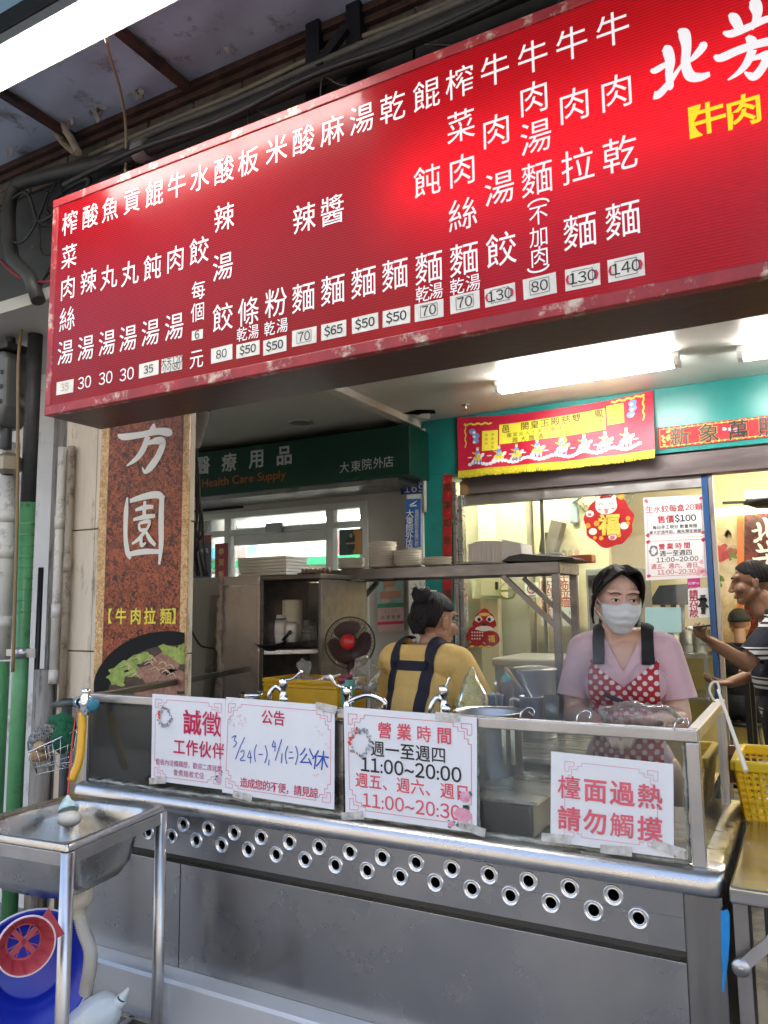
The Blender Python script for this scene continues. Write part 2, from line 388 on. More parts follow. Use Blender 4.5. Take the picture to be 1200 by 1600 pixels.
struct(MB().box(-9, -2.375, 2.05, 7.5, CEIL-.005, CEIL+.05).build('ceiling', CEILD))
struct(MB().box(-2.45, 6, YW+.25, 7.9, 2.72, 2.78).build('ceiling', CEILM))
o = MB().box(-2.41, -2.335, 2.1, YW-.02, CEIL-.05, CEIL-.001).build('ceiling_beam', M('beam_paint', (.6, .57, .5), .6, var=.1, vs=6), bevel=.004)
struct(o)
# a sprinkler and a small broken hatch in the ceiling, a downlight on the neighbour's side
b = MB(); b.lathe([(.03, 0), (.028, -.006), (.008, -.008), (.008, -.03), (.018, -.034), (.018, -.038), (.001, -.038)], at(728, 632, Z=CEIL)+Vector((0, 0, .0)), n=16)
tag(b.build('sprinkler', CHROME), 'small chrome sprinkler head on the cream arcade ceiling', 'sprinkler')
pb = at(656, 645, Z=CEIL); b = MB(); b.prism([pb+Vector(q) for q in ((-.10, -.05, -.004), (.02, -.09, -.004), (.12, -.02, -.004), (.09, .06, -.004), (-.03, .03, -.004))], (0, 0, .003))
hatch = tag(b.build('ceiling_hole', BLACK), 'torn black hole in the ceiling above the beam end', 'hole')
b = MB(); b.prism([pb+Vector(q) for q in ((-.02, -.02, -.03), (.06, .0, -.05), (.05, .03, -.006), (0, .01, -.006))], (.01, .01, .004)); b.build('torn_flap', CEILM, hatch)
pd = at(470, 659, Z=CEIL-.005)
dl = thing('downlight', 'round recessed downlight, unlit, in the ceiling above the green sign', 'ceiling light', pd)
MB().lathe([(.085, 0), (.088, -.008), (.07, -.010), (.062, -.002)], pd, n=28).build('rim', STEEL_TUBE, dl)
MB().lathe([(.062, -.003), (.001, -.003)], pd, n=28).build('lens', M('lens', (.35, .35, .33), .2), dl)

# ------------------------------------------------------------------ the building above the arcade
FACADE = M('facade_tiles', (.22, .21, .19), .6, var=.12, vs=8, grime=(.15, .14, .13), gs=2)
PANELG = M('grey_panel', (.05, .053, .05), .45, var=.12, vs=2, grime=(.06, .06, .055), gs=2.5, gt=.6)
TILEB = M('dirty_tile_band', (.15, .125, .095), .7, var=.3, vs=7, grime=(.10, .075, .055), gs=5, gt=.5, bump=.3, bs=30)
bl = thing('building', 'building above the arcade with dirty tile band over grey panels', 'building', (0, 2.1, 2.86))
b = MB()
for x0, x1 in ((-7, -2.30), (-2.29, -1.02), (-1.01, .3), (.31, 3)): b.box(x0, x1, 2.10, 2.14, 2.86, 3.355)
b.build('panel', PANELG, bl)
b = MB(); random.seed(3)
for row in range(2):
    x = -7.0
    while x < 3:
        wd = .24; b.box(x, x+wd-.008, 2.085+random.uniform(-.004, .004), 2.14, 3.36+row*.062, 3.36+row*.062+.057); x += wd
b.build('tile_band', TILEB, bl, bevel=.004)
MB().box(-12, 12, 2.14, 12, 2.87, 13).build('wall', FACADE, bl)
# ------------------------------------------------------------------ canopy over the pavement
RUST = M('rusty_brown_frame', (.085, .04, .026), .7, var=.4, vs=9, grime=(.03, .02, .016), gs=6, bump=.2, bs=60)
SHEET = M('blue_grey_canopy_sheet', (.60, .70, .82), .5, var=.16, vs=2.2, grime=(.20, .21, .22), gs=5, gt=.60, bump=.12, bs=6)
ZC = 3.5
cn = thing('canopy', 'blue grey canopy sheet tied to a rusty frame above the red sign', 'canopy', (-1, 2.07, ZC))
b = MB(); rows = []
for i in range(15):
    y = 1.52+.55*i/14
    rows.append([(x, y, ZC+.02-.018*math.sin(math.pi*(i/14))*abs(math.sin(x*math.pi/1.02+.4))+.006*math.sin(x*9+i)) for x in [-6+.1*k for k in range(91)]])
b.sheet(rows); top = [[(p[0], p[1], p[2]+.004) for p in r] for r in rows]; b.sheet(top); b.build('sheet', SHEET, cn)
TR = bpy.data.materials.new('translucent_panel'); TR.use_nodes = True
_n = TR.node_tree; _t = _n.nodes.new('ShaderNodeBsdfTranslucent'); _t.inputs[0].default_value = (.40, .47, .46, 1)
_n.links.new(_t.outputs[0], _n.nodes['Material Output'].inputs[0])
MB().box(-6, 3, .55, 1.49, ZC+.03, ZC+.034).build('translucent_panel', TR, cn)
b = MB(); b.box(-6, 3, 2.045, 2.075, ZC-.012, ZC+.015); b.box(-6, 3, 2.06, 2.084, ZC-.045, ZC-.02); b.build('frame', RUST, cn, bevel=.004)
MB().box(-6, 3, 1.47, 1.53, ZC-.06, ZC+.012).build('beam', M('black_beam', (.012, .011, .011), .6), cn, bevel=.004)
for px, py in ((0, 140), (190, 48)):
    p = at(px, py, Z=ZC-.01); b = MB(); b.box(p.x-.018, p.x+.018, 1.53, 2.03, ZC-.03, ZC-.004); b.build('cross_bar', RUST, cn)
TIE = M('dirty_white_strip', (.42, .39, .34), .8, var=.2, vs=30)
random.seed(5)
for px, py in ((22, 228), (155, 178), (220, 150), (277, 110), (355, 78), (430, 32), (118, 182)):
    p = at(px, py, Y=1.995); b = MB()
    for k in range(5):
        a = random.uniform(-math.pi, math.pi); l = random.uniform(.03, .07); e = p+Vector((math.cos(a)*l, -.012, -abs(math.sin(a))*l*.9+.015))
        mid = (p+e)/2+Vector((0, -.02, .012)); q = Vector((.006, 0, .008)); b.sheet([[p-q, mid-q, e-q], [p+q, mid+q, e+q]])
    b.ball(p, .012, n=8, k=6); b.build('cloth_tie', TIE, cn)
# tube lamp hung under the canopy
p0, p1 = Vector((-2.46, 1.425, 3.235)), Vector((-1.17, 1.425, 3.235))
lp = thing('tube_lamp', 'long lit fluorescent lamp with white reflector under the canopy', 'lamp', (p0+p1)/2)
b = MB(); b.prism([(p0.x, y, z) for y, z in ((1.335, 3.222), (1.34, 3.222), (1.385, 3.262), (1.465, 3.262), (1.475, 3.222), (1.48, 3.222), (1.47, 3.30), (1.37, 3.30))], (p1.x-p0.x, 0, 0)); b.build('reflector', M('cream_reflector', (.16, .155, .145), .5), lp, bevel=.003)
MB().tube([(p0.x+.04, 1.425, 3.235), (p1.x-.04, 1.425, 3.235)], .0165, 14).build('tube', TUBE_GLOW, lp)
for xx in (p0.x+.01, p1.x-.04): MB().box(xx, xx+.03, 1.405, 1.445, 3.21, 3.26).build('socket', LAMP_WHITE, lp, bevel=.003)
b = MB()
for xx in (p0.x+.2, p1.x-.2): b.tube([(xx, 1.42, 3.30), (xx, 1.42, 3.52)], .004, 6)
b.build('hanger', BLACK_PL, lp)
CABLE = M('black_cable', (.014, .013, .013), .5); CABLE2 = M('beige_cable', (.42, .36, .24), .5)
pts = [at(165, 55, Y=1.45), at(172, 90, Y=1.6), at(185, 130, Y=1.75), at(195, 180, Y=1.95), at(197, 225, Y=2.0), at(196, 270, Y=1.98)]
tag(MB().tube(catmull(pts), .0055, 8).build('cable', CABLE2), 'thin cable hanging from the canopy lamp down to the pipe', 'cable')
# ------------------------------------------------------------------ pipes and cables up high
PIPEG = M('old_grey_pipe', (.035, .035, .032), .5, var=.25, vs=14, grime=(.04, .04, .038), gs=8, bump=.1, bs=50)
yp = 1.99
pts = [at(14, 415, Y=yp), at(14, 370, Y=yp), at(14, 325, Y=yp), at(22, 298, Y=yp), at(45, 282, Y=yp), at(90, 270, Y=yp), at(170, 248, Y=yp), at(300, 203, Y=yp), at(490, 100, Y=yp), at(620, 40, Y=yp)]
lo = [(p.x, p.y, p.z) for p in pts[:6]]; z1 = 3.13
run = [(x, yp, 3.135+.02*(x+2.2)/2) for x in (-2.2, -1.6, -1.0, 0, 1.2, 2.4)]; run = [(q[0], yp, at(300, 203, Y=yp).z+.012*(q[0]+1.8)) for q in run]
oh = tag(MB().tube([at(60, 470, Y=yp), at(48, 435, Y=yp), at(20, 405, Y=yp)]+catmull(lo[1:5]+[run[0]], 5)+run[1:], .029, 16).build('overhead_pipe', PIPEG), 'thick grey pipe running along the top of the red sign', 'pipe')
MB().tube([(-2.16, yp, run[0][2]), (-2.10, yp, run[0][2])], .039, 16).build('coupling', M('pale_coupling', (.3, .3, .28), .5), oh)
for dy, dz, r_, c_, lab in ((.03, .075, .013, (.16, .15, .13), 'thin grey conduit just above the thick pipe over the sign'), (-.06, -.05, .010, (.02, .02, .02), 'thin black conduit just below the thick pipe over the sign'), (.06, .13, .009, (.30, .27, .2), 'thin beige conduit highest above the red sign')):
    tag(MB().tube(catmull([(x, yp+dy, at(300, 203, Y=yp).z+dz+.012*(x+1.8)+.012*math.sin(x*7+dz*40)) for x in (-2.5, -2.1, -1.7, -1.3, -.9, -.4, .4, 1.4, 2.4)]), r_, 8).build('thin_conduit', M('conduit_skin', c_, .5, var=.2, vs=15)), lab, 'conduit')
for px in (487, 551):
    p = at(px, 60, Y=2.03)
    b = MB(); b.box(p.x-.028, p.x+.028, 2.03, 2.08, 3.12, 4.2); tag(b.build('steel_post', M('blackened_steel', (.008, .009, .011), .45, var=.3, vs=8), bevel=.003), 'black steel post rising behind the grey pipe, '+('left one, nearer the canopy ties' if px < 500 else 'right one, with the brace against it'), 'post', 'black posts above the sign')
p = at(487, 70, Y=2.03); q = at(551, 20, Y=2.03)
tag(MB().bar((p.x+.03, 2.02, 3.33), (q.x-.02, 2.02, 3.43), .02, .035).build('brace', BLACK_PL), 'short black diagonal brace between the two steel posts', 'brace')
random.seed(11)
cab = [([(70, 180), (85, 205), (100, 225), (118, 240)], .012, (.30, .25, .17), 'beige conduit pair hanging under the canopy corner'),
       ([(78, 172), (96, 195), (110, 215), (122, 238)], .016, (.45, .38, .27), 'thick beige hose beside the conduit under the canopy corner'),
       ([(0, 330), (40, 300), (60, 345), (90, 330)], .007, (.01, .01, .01), 'black cable looping above the top left sign corner'),
       ([(0, 405), (25, 430), (50, 440), (85, 440)], .006, (.20, .01, .02), 'thin red cable sagging left of the sign'),
       ([(0, 360), (30, 380), (55, 350), (75, 300)], .006, (.01, .01, .01), 'black cable crossing behind the pipe elbow')]
for pp, r, c, lab in cab:
    tag(MB().tube(catmull([at(x, y, Y=2.0-.03*(i % 2)) for i, (x, y) in enumerate(pp)]), r, 8).build('cable', M('cable_skin', c, .5, var=.2, vs=20)), lab, 'cable')
b = MB()
for k in range(9):
    x = random.uniform(-2.0, -.5); z = 3.03+random.uniform(-.02, .10); pts = [(x+i*.16, 1.93+random.uniform(-.03, .04), z+random.uniform(-.045, .045)) for i in range(6)]
    b.tube(catmull(pts), .0045, 6)
for k in range(2):
    x = random.uniform(-1.9, -.9); b.tube(catmull([(x, 1.98, 3.17), (x+.03, 1.95, 3.22), (x+.08, 1.97, 3.19), (x+.16, 1.95, 3.14)]), .004, 6)
tag(b.build('cable_bundle', CABLE), 'tangle of black cables lying behind the top of the sign', 'cables', kind=None)
b = MB()
for k in range(16):
    x = random.uniform(-2.75, -2.3); z = random.uniform(2.8, 3.25)
    b.tube(catmull([(x+random.uniform(-.16, .16), 2.03+random.uniform(-.03, .05), z+random.uniform(-.14, .14)) for i in range(5)]), random.uniform(.003, .011), 6)
tag(b.build('cable_bundle', CABLE), 'snarl of dark cables beside the pipe elbow', 'cables')

# =================================================================== THE BIG MENU SIGN
X0, X1, Z0, Z1 = -2.322, 1.05, 2.184, 2.990
SF = M('red_sign_face', (.41, .006, .013), .09, spec=.35, var=.05, vs=2.5)
_n = SF.node_tree; P_ = _n.nodes['Principled BSDF']
_tc = _n.nodes.new('ShaderNodeTexCoord'); _w = _n.nodes.new('ShaderNodeTexWave'); _w.bands_direction = 'Z'; _w.inputs['Scale'].default_value = 40
_b = _n.nodes.new('ShaderNodeBump'); _b.inputs['Strength'].default_value = .2; _b.inputs['Distance'].default_value = .0007
_mr = _n.nodes.new('ShaderNodeMapRange'); _mr.inputs[3].default_value = .05; _mr.inputs[4].default_value = .30; _n.links.new(_w.outputs[1], _mr.inputs[0]); _n.links.new(_mr.outputs[0], P_.inputs['Roughness'])
_n.links.new(_tc.outputs['Object'], _w.inputs[0]); _n.links.new(_w.outputs[1], _b.inputs['Height']); _n.links.new(_b.outputs[0], P_.inputs['Normal'])
_t = _n.nodes.new('ShaderNodeBsdfTranslucent'); _t.inputs[0].default_value = (.85, .012, .02, 1)
_mx = _n.nodes.new('ShaderNodeMixShader'); _mx.inputs[0].default_value = .35
_n.links.new(P_.outputs[0], _mx.inputs[1]); _n.links.new(_t.outputs[0], _mx.inputs[2]); _n.links.new(_mx.outputs[0], _n.nodes['Material Output'].inputs[0])
REDF = M('peeling_red_frame', (.36, .022, .028), .42, var=.25, vs=12, grime=(.70, .58, .45), gs=10, gt=.585, bump=.1, bs=40)
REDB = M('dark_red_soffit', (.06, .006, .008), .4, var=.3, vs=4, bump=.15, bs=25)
sg = thing('menu_sign', 'huge red menu lightbox with white dish names above the counter', 'sign', (-.6, YS, Z0))
fw = .030
MB().box(X0+fw, X1-fw, YS+.004, YS+.007, Z0+.034, Z1-fw).build('face', SF, sg)
b = MB(); b.box(X0, X1, YS, YS+.03, Z0, Z0+.034); b.box(X0, X1, YS, YS+.03, Z1-fw, Z1); b.box(X0, X0+fw, YS+.001, YS+.03, Z0+.034, Z1-fw); b.box(X1-fw, X1, YS+.001, YS+.03, Z0+.034, Z1-fw)
b.build('frame', REDF, sg, bevel=.003)
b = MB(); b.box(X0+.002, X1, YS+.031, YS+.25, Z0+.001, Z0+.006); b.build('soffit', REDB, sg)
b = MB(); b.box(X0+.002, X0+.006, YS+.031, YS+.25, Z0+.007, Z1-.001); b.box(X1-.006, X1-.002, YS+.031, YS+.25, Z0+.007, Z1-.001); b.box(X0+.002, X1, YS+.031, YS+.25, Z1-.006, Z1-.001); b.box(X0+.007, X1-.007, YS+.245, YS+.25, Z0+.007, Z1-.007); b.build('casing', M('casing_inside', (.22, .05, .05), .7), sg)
b = MB()
for xa, xb in ((-.92, .10), (.14, .98)): b.tube([(xa, YS+.12, 2.63), (xb, YS+.12, 2.63)], .014, 10)
b.build('inner_tube', M_emit('sign_tube_glow', (1, .93, .85), 19), sg)
LET = MB(); FY = YS+.0025
def sgn(ch, px, py, em=.094, off=0.0, mb=None, sx=.90): put(mb or LET, ch, at(px, py, Y=FY), XU, ZU, em, off, 0, sx)
cols = [('榨', 109, 348), ('菜', 108, 400), ('肉', 106, 449), ('絲', 105, 498), ('湯', 102, 550), ('酸', 141, 337), ('辣', 138, 439), ('湯', 134, 543),
 ('魚', 172, 326), ('丸', 170, 432), ('湯', 167, 535), ('貢', 206, 313), ('丸', 203, 426), ('湯', 200, 528), ('餛', 241, 302), ('飩', 238, 417), ('湯', 235, 519),
 ('牛', 276, 289), ('肉', 274, 404), ('湯', 272, 510), ('水', 312, 277), ('餃', 311, 391), ('酸', 350, 265), ('辣', 350, 339), ('湯', 348, 416), ('餃', 348, 495),
 ('板', 388, 252), ('條', 388, 486), ('米', 432, 233), ('粉', 431, 472), ('酸', 474, 218), ('辣', 475, 340), ('麵', 474, 464), ('麻', 519, 203), ('醬', 519, 328), ('麵', 520, 452),
 ('湯', 565, 185), ('麵', 568, 440), ('乾', 613, 167), ('麵', 617, 428), ('餛', 666, 147), ('飩', 667, 282), ('麵', 670, 417), ('榨', 718, 128), ('菜', 720, 196), ('肉', 722, 265), ('絲', 723, 334), ('麵', 725, 404),
 ('牛', 773, 108), ('肉', 775, 203), ('湯', 780, 293), ('餃', 783, 389), ('牛', 832, 88), ('肉', 834, 152), ('湯', 837, 213), ('麵', 839, 278), ('牛', 893, 67), ('肉', 897, 163), ('拉', 902, 258), ('麵', 906, 360), ('牛', 957, 45), ('肉', 963, 143), ('乾', 968, 240), ('麵', 973, 342)]
for c in cols: sgn(*c)
for ch, px, py in (('每', 310, 453), ('個', 309, 487), ('元', 307, 560)): sgn(ch, px, py, .066, 0)
for ch, px, py in (('乾', 378, 522), ('湯', 396, 518), ('乾', 421, 513), ('湯', 441, 508), ('乾', 660, 459), ('湯', 681, 454), ('乾', 714, 447), ('湯', 739, 441)): sgn(ch, px, py, .047, 0)
for ch, px, py in (('不', 841, 335), ('加', 842, 369), ('肉', 843, 400)): sgn(ch, px, py, .056, 0)
for sy, py in ((1, 316), (-1, 420)):
    c = at(841, py, Y=FY); brush(LET, [[(c.x+.026*math.cos(a), c.z+sy*.013*math.sin(a)-sy*.006, .0045) for a in [math.pi*k/8 for k in range(9)]]], lambda x, z, l: Vector((x, FY, z)))
for px, py in ((132, 598), (165, 591), (198, 585)): line(LET, '30', at(px, py, Y=FY), XU, ZU, .056, 0)
tuneBig = lambda s3: [[(800+x/3, y/3, wd*.0005) for x, y, wd in st] for st in s3]
BEI = [[(708, 228, 24), (728, 236, 40), (742, 290, 38), (736, 350, 30), (742, 405, 26), (735, 422, 8)], [(650, 328, 10), (672, 330, 30), (715, 306, 26), (742, 296, 14)], [(664, 448, 34), (690, 442, 36), (730, 398, 30), (775, 335, 18), (822, 268, 8)], [(780, 142, 12), (806, 160, 44), (818, 220, 38), (814, 300, 36), (835, 356, 40), (880, 364, 36), (928, 348, 22)], [(826, 296, 10), (862, 262, 30), (896, 218, 34), (880, 208, 12)]]
FANG = [[(1018, 66, 12), (1040, 84, 36), (1066, 134, 30), (1064, 158, 8)], [(1118, 4, 14), (1138, 20, 44), (1150, 70, 34), (1122, 140, 16)], [(990, 152, 10), (1030, 158, 34), (1110, 128, 32), (1190, 92, 30), (1250, 84, 18)], [(948, 262, 10), (980, 272, 36), (1060, 238, 36), (1150, 208, 34), (1240, 190, 34), (1290, 196, 12)], [(1102, 172, 16), (1124, 196, 36), (1134, 222, 14)], [(1128, 236, 34), (1100, 300, 32), (1060, 345, 22), (1012, 378, 8)], [(1110, 285, 14), (1160, 268, 26), (1196, 262, 36), (1180, 310, 34), (1140, 360, 36), (1108, 352, 20), (1090, 340, 6)]]
def on_sign(x, y, l): p = at(x, y, Y=FY-.0004*l); return p
class _S: pass
def brush_plane(mb, strokes, Y, scale, ox, oy, wk, d=.0004):
    out = []
    for st in strokes:
        q = [at(ox+x/scale, oy+y/scale, Y=Y) for x, y, wd in st]; out.append([(p.x, p.z, wd*wk) for p, (x, y, wd) in zip(q, st)])
    brush(mb, out, lambda x, z, l: Vector((x, Y-d*l, z)))
brush_plane(LET, BEI, FY, 3, 800, 0, .00056); brush_plane(LET, FANG, FY, 3, 800, 0, .00056)
LET.build('lettering', WHITE_INK, sg)
b = MB()
for ch, px, py in (('【', 1068, 195), ('牛', 1106, 184), ('肉', 1162, 172)): put(b, ch, at(px, py, Y=FY), XU, ZU, .078, .022)
for k, ch in enumerate('拉麵】'): put(b, ch, at(1162, 172, Y=FY)+XU*(.092*(k+1)), XU, ZU, .078, .022)
b.build('yellow_lettering', YELLOW_INK, sg)
STICK = M('price_sticker', (.92, .87, .76), .5, var=.08, vs=18)
prices = [('35', 101, 605, 26, 25, 0, 'faded'), ('35', 232, 577, 30, 27, 0, ''), ('大天120|小小80', 268, 569, 32, 27, 0, ''), ('6', 308, 523, 17, 18, 0, ''), ('80', 346, 553, 33, 29, 0, ''), ('$50', 387, 546, 36, 27, 1, ''), ('$50', 429, 540, 36, 29, 1, ''),
 ('70', 475, 526, 38, 31, 2, ''), ('$65', 521, 516, 39, 31, 1, ''), ('$50', 570, 505, 41, 31, 1, ''), ('$50', 619, 495, 43, 32, 1, ''), ('70', 670, 485, 45, 34, 2, ''), ('70', 726, 472, 46, 35, 2, ''), ('130', 781, 461, 48, 36, 2, 'x'), ('80', 843, 447, 52, 40, 2, ''), ('130', 910, 433, 55, 42, 2, 'x'), ('140', 978, 418, 58, 44, 2, 'x')]
for txt, px, py, wp, hp, box_, fl in prices:
    c = at(px, py, Y=FY); k = c.y/ (c.y) * (FWD.dot(c-EYE))/CAM_F
    xw = (at(px+wp/2, py, Y=FY).x-at(px-wp/2, py, Y=FY).x)/2; hh = hp*k*.42
    rot = random.uniform(-.02, .02); U = Vector((math.cos(rot), 0, math.sin(rot))); V = Vector((-math.sin(rot), 0, math.cos(rot))); c = Vector((c.x, FY+.0005, c.z))
    F = Flat(c-U*xw+V*hh, c+U*xw+V*hh, c+U*xw-V*hh, c-U*xw-V*hh)
    lab = F.sheet(MB(), .0015).build('price_label', STICK, sg)
    b = MB(); e = .040*(1 if len(txt) < 4 else .6)
    if fl == 'faded': line(b, txt, F.p(.5, .5, .001), U, V, .036, 0)
    elif '|' in txt:
        for i, t_ in enumerate(txt.split('|')): line(b, t_, F.p(.5, .28+.44*i, .001), U, V, .03, 0, sx=.8)
    else: line(b, txt, F.p(.5, .5, .001), U, V, .036 if box_ != 1 else .034, .016 if box_ == 1 else .004)
    if box_ == 2: F.outline(b, .2, .14, .8, .86, .0012)
    b.build('lettering', M('faded_orange_ink', (.6, .35, .2), .6) if fl == 'faded' else BLACK_INK, sg) if False else b.build('lettering', M('faded_orange_ink', (.62, .40, .24), .6) if fl == 'faded' else BLACK_INK, lab)
    if fl == 'x':
        b = MB()
        for uu, sg_ in ((.1, 1), (.88, -1)):
            brush(b, [[(F.p(uu, .3).x, F.p(uu, .3).z, .004), (F.p(uu+.04*-sg_, .5).x, F.p(uu, .5).z, .006), (F.p(uu, .72).x, F.p(uu, .72).z, .004)]], lambda x, z, l: Vector((x, FY-.002, z)))
        b.build('old_digits', RED_INK, lab)
# =================================================================== PILLAR, ITS BANNER AND THE PIPES
YPL = 2.38
STONE = M('cream_stone_cladding', (.68, .59, .45), .55, var=.12, vs=3, aniso=(3, 3, .7), grime=(.20, .165, .12), gs=3.2, gt=.585, bump=.12, bs=20)
STONE2 = M('grey_weathered_board', (.30, .28, .25), .7, var=.25, vs=4, aniso=(8, 8, .8), grime=(.10, .09, .08), gs=5, gt=.56, bump=.2, bs=30)
xr = at(288, 1060, Y=YPL).x+.012
pl = thing('pillar', 'arcade pillar clad in stained cream stone beside the noodle stall', 'pillar', (-2.6, YPL, 0))
b = MB(); xs = [-2.99, -2.78, xr]
for i in range(2):
    for z0, z1 in ((0, .62), (.625, 1.32), (1.325, 1.86), (1.865, 2.80)):
        b.box(xs[i]+.002, xs[i+1]-.001, YPL, YPL+(.5 if i == 0 else .03), z0, z1)
b.build('cladding', STONE, pl, bevel=.003)
MB().box(-3.16, -2.995, YPL+.06, YPL+.5, 0, 2.8).build('side_board', STONE2, pl, bevel=.003)
sw = MB().box(-6, -3.17, YPL+.35, YPL+.5, 0, 2.85).build('white_wall', M('white_painted_wall', (.72, .72, .70), .6, var=.08, vs=2, grime=(.3, .29, .27), gs=3, gt=.62))
tag(sw, 'whitewashed wall behind the pipes left of the pillar', 'wall')
# banner
YB = YPL-.012
MARB = voro(M('brown_marble_print', (.2, .05, .02), .22, spec=.3), 62, (.045, .008, .005), (.40, .085, .03))
GOLDM = voro(M('gold_marble_print', (.5, .3, .1), .25, spec=.3), 60, (.46, .25, .09), (.78, .52, .25))
for m_ in (MARB, GOLDM):
    N_ = m_.node_tree.nodes; tcn = N_.new('ShaderNodeTexCoord'); nn = N_.new('ShaderNodeTexNoise'); nn.inputs['Scale'].default_value = 55; bb = N_.new('ShaderNodeBump'); bb.inputs['Strength'].default_value = .18; bb.inputs['Distance'].default_value = .004
    m_.node_tree.links.new(tcn.outputs['Object'], nn.inputs[0]); m_.node_tree.links.new(nn.outputs['Fac'], bb.inputs['Height']); m_.node_tree.links.new(bb.outputs[0], N_['Principled BSDF'].inputs['Normal']); pass
xl, xr2 = at(146, 1060, Y=YB).x, at(289, 1060, Y=YB).x
xi0, xi1 = at(161, 1000, Y=YB).x, at(280, 1000, Y=YB).x
bn = thing('vertical_banner', 'tall brown marble patterned banner with white brush characters on the pillar', 'sign', (xl, YB, .9))
MB().box(xl, xr2, YB, YB+.008, .80, 2.75).build('border', GOLDM, bn)
MB().box(xi0, xi1, YB-.0015, YB-.0005, .80, 2.75).build('panel', MARB, bn)
CRW = M('cream_vinyl', (.78, .76, .66), .4)
FANG2 = [[(722, 786, 10), (716, 812, 34), (706, 838, 18)], [(552, 838, 8), (580, 848, 28), (660, 838, 26), (740, 822, 28), (792, 828, 32), (806, 838, 8)], [(694, 846, 30), (672, 905, 32), (640, 950, 24), (594, 984, 6)], [(690, 880, 14), (735, 866, 28), (764, 874, 32), (744, 935, 34), (706, 990, 34), (680, 1012, 16), (668, 990, 5)]]
YUAN = [[(199, 777, 3), (197, 800, 9), (196, 835, 8), (199, 862, 9), (204, 873, 4)], [(203, 783, 6), (225, 776, 9), (246, 773, 10), (256, 780, 8)], [(253, 778, 9), (252, 815, 10), (252, 850, 9), (249, 882, 4)], [(202, 866, 7), (225, 862, 8), (250, 862, 6)], [(212, 797, 4), (226, 793, 7), (240, 792, 5)], [(227, 783, 5), (226, 797, 7), (226, 810, 5)], [(209, 812, 4), (226, 808, 7), (243, 806, 5)], [(218, 818, 4), (234, 815, 6), (230, 828, 4)], [(218, 818, 4), (220, 828, 5), (231, 827, 4)], [(228, 829, 6), (218, 842, 6), (207, 850, 3)], [(222, 838, 5), (222, 852, 6), (229, 848, 3)], [(229, 830, 4), (235, 842, 7), (244, 852, 5)]]
b = MB(); brush_plane(b, FANG2, YB-.003, 3, 0, 400, .00108); brush_plane(b, YUAN, YB-.003, 1, 0, 0, .0031)
b.build('lettering', CRW, bn)
b = MB()
for i, ch in enumerate('【牛肉拉麵】'): put(b, ch, at((167, 189, 212, 234, 259, 277)[i], 962.5, Y=YB-.003), XU, ZU, .072 if 0 < i < 5 else .066, .018, sx=.95)
b.build('yellow_lettering', M('yellow_print', (.80, .70, .04), .4), bn)
# the printed bowl at the foot of the banner
def pxp(x, y, d=0.0): return at(x, y, Y=YB-.0022-d)
def ell(cx, cy, rx, ry, a0, a1, n=30): return [(cx+rx*math.cos(a0+(a1-a0)*i/n), cy+ry*math.sin(a0+(a1-a0)*i/n)) for i in range(n+1)]
def clipx(pts): return [(min(max(x, 146.5), 288.5), y) for x, y in pts]
b = MB(); b.poly([pxp(x, y) for x, y in clipx(ell(262, 1090, 120, 104, math.pi, 2*math.pi+.2))+[(288.5, 1330), (146.5, 1330)]])
b.build('printed_bowl', M('black_bowl_print', (.004, .004, .005), .55, spec=.2), bn)
b = MB(); b.poly([pxp(x, y, .0004) for x, y in clipx(ell(268, 1100, 102, 92, math.pi, 2*math.pi+.1))+[(288.5, 1200), (175, 1200)]])
b.build('printed_broth', M('broth_print', (.06, .03, .018), .5, var=.4, vs=25), bn)
random.seed(21)
b = MB()
for cx, cy, r, c in [(262, 1035, 22, 0), (236, 1052, 20, 0), (275, 1062, 22, 0), (228, 1090, 22, 0), (258, 1090, 24, 0), (284, 1095, 16, 0), (250, 1125, 26, 0), (280, 1140, 22, 0)]:
    pts = clipx([(cx+r*(1+.22*math.sin(3*a+cx)+.1*math.sin(7*a))*math.cos(a), cy+r*.8*(1+.2*math.sin(2*a+cy))*math.sin(a)) for a in [2*math.pi*k/22 for k in range(22)]])
    b.poly([pxp(x, y, .0008+.0001*r/8) for x, y in pts])
b.build('printed_beef', M('beef_print', (.46, .25, .16), .5, col2=(.24, .10, .06), vs=38, bump=.1), bn)
b = MB(); b2 = MB()
for cx, cy, rx, ry, a in [(190, 1048, 24, 12, -.4), (205, 1036, 28, 8, -.5), (222, 1028, 16, 7, -.3), (182, 1062, 14, 9, .5), (262, 1016, 14, 8, .6), (278, 1024, 16, 10, .8), (285, 1012, 8, 6, 0), (205, 1052, 12, 6, .2), (178, 1105, 16, 20, .2), (190, 1130, 20, 16, .2)]:
    pts = [(cx+(rx*math.cos(t)*(1+.25*math.sin(5*t)))*math.cos(a)-ry*math.sin(t)*math.sin(a), cy+rx*math.cos(t)*math.sin(a)+ry*math.sin(t)*(1+.3*math.sin(4*t))*math.cos(a)) for t in [2*math.pi*k/20 for k in range(20)]]
    b.poly([pxp(x, y, .0014+.00002*cx/10) for x, y in clipx(pts)])
b.build('printed_greens', M('greens_print', (.42, .50, .10), .4, col2=(.16, .27, .04), vs=30), bn)
for k in range(14):
    x, y = random.uniform(190, 262), random.uniform(1030, 1065); b2.tube(catmull([pxp(x, y, .002), pxp(x+8, y-4, .002), pxp(x+14, y+3, .002)]), .003, 5)
b2.build('printed_noodles', M('noodle_print', (.60, .45, .28), .5), bn)
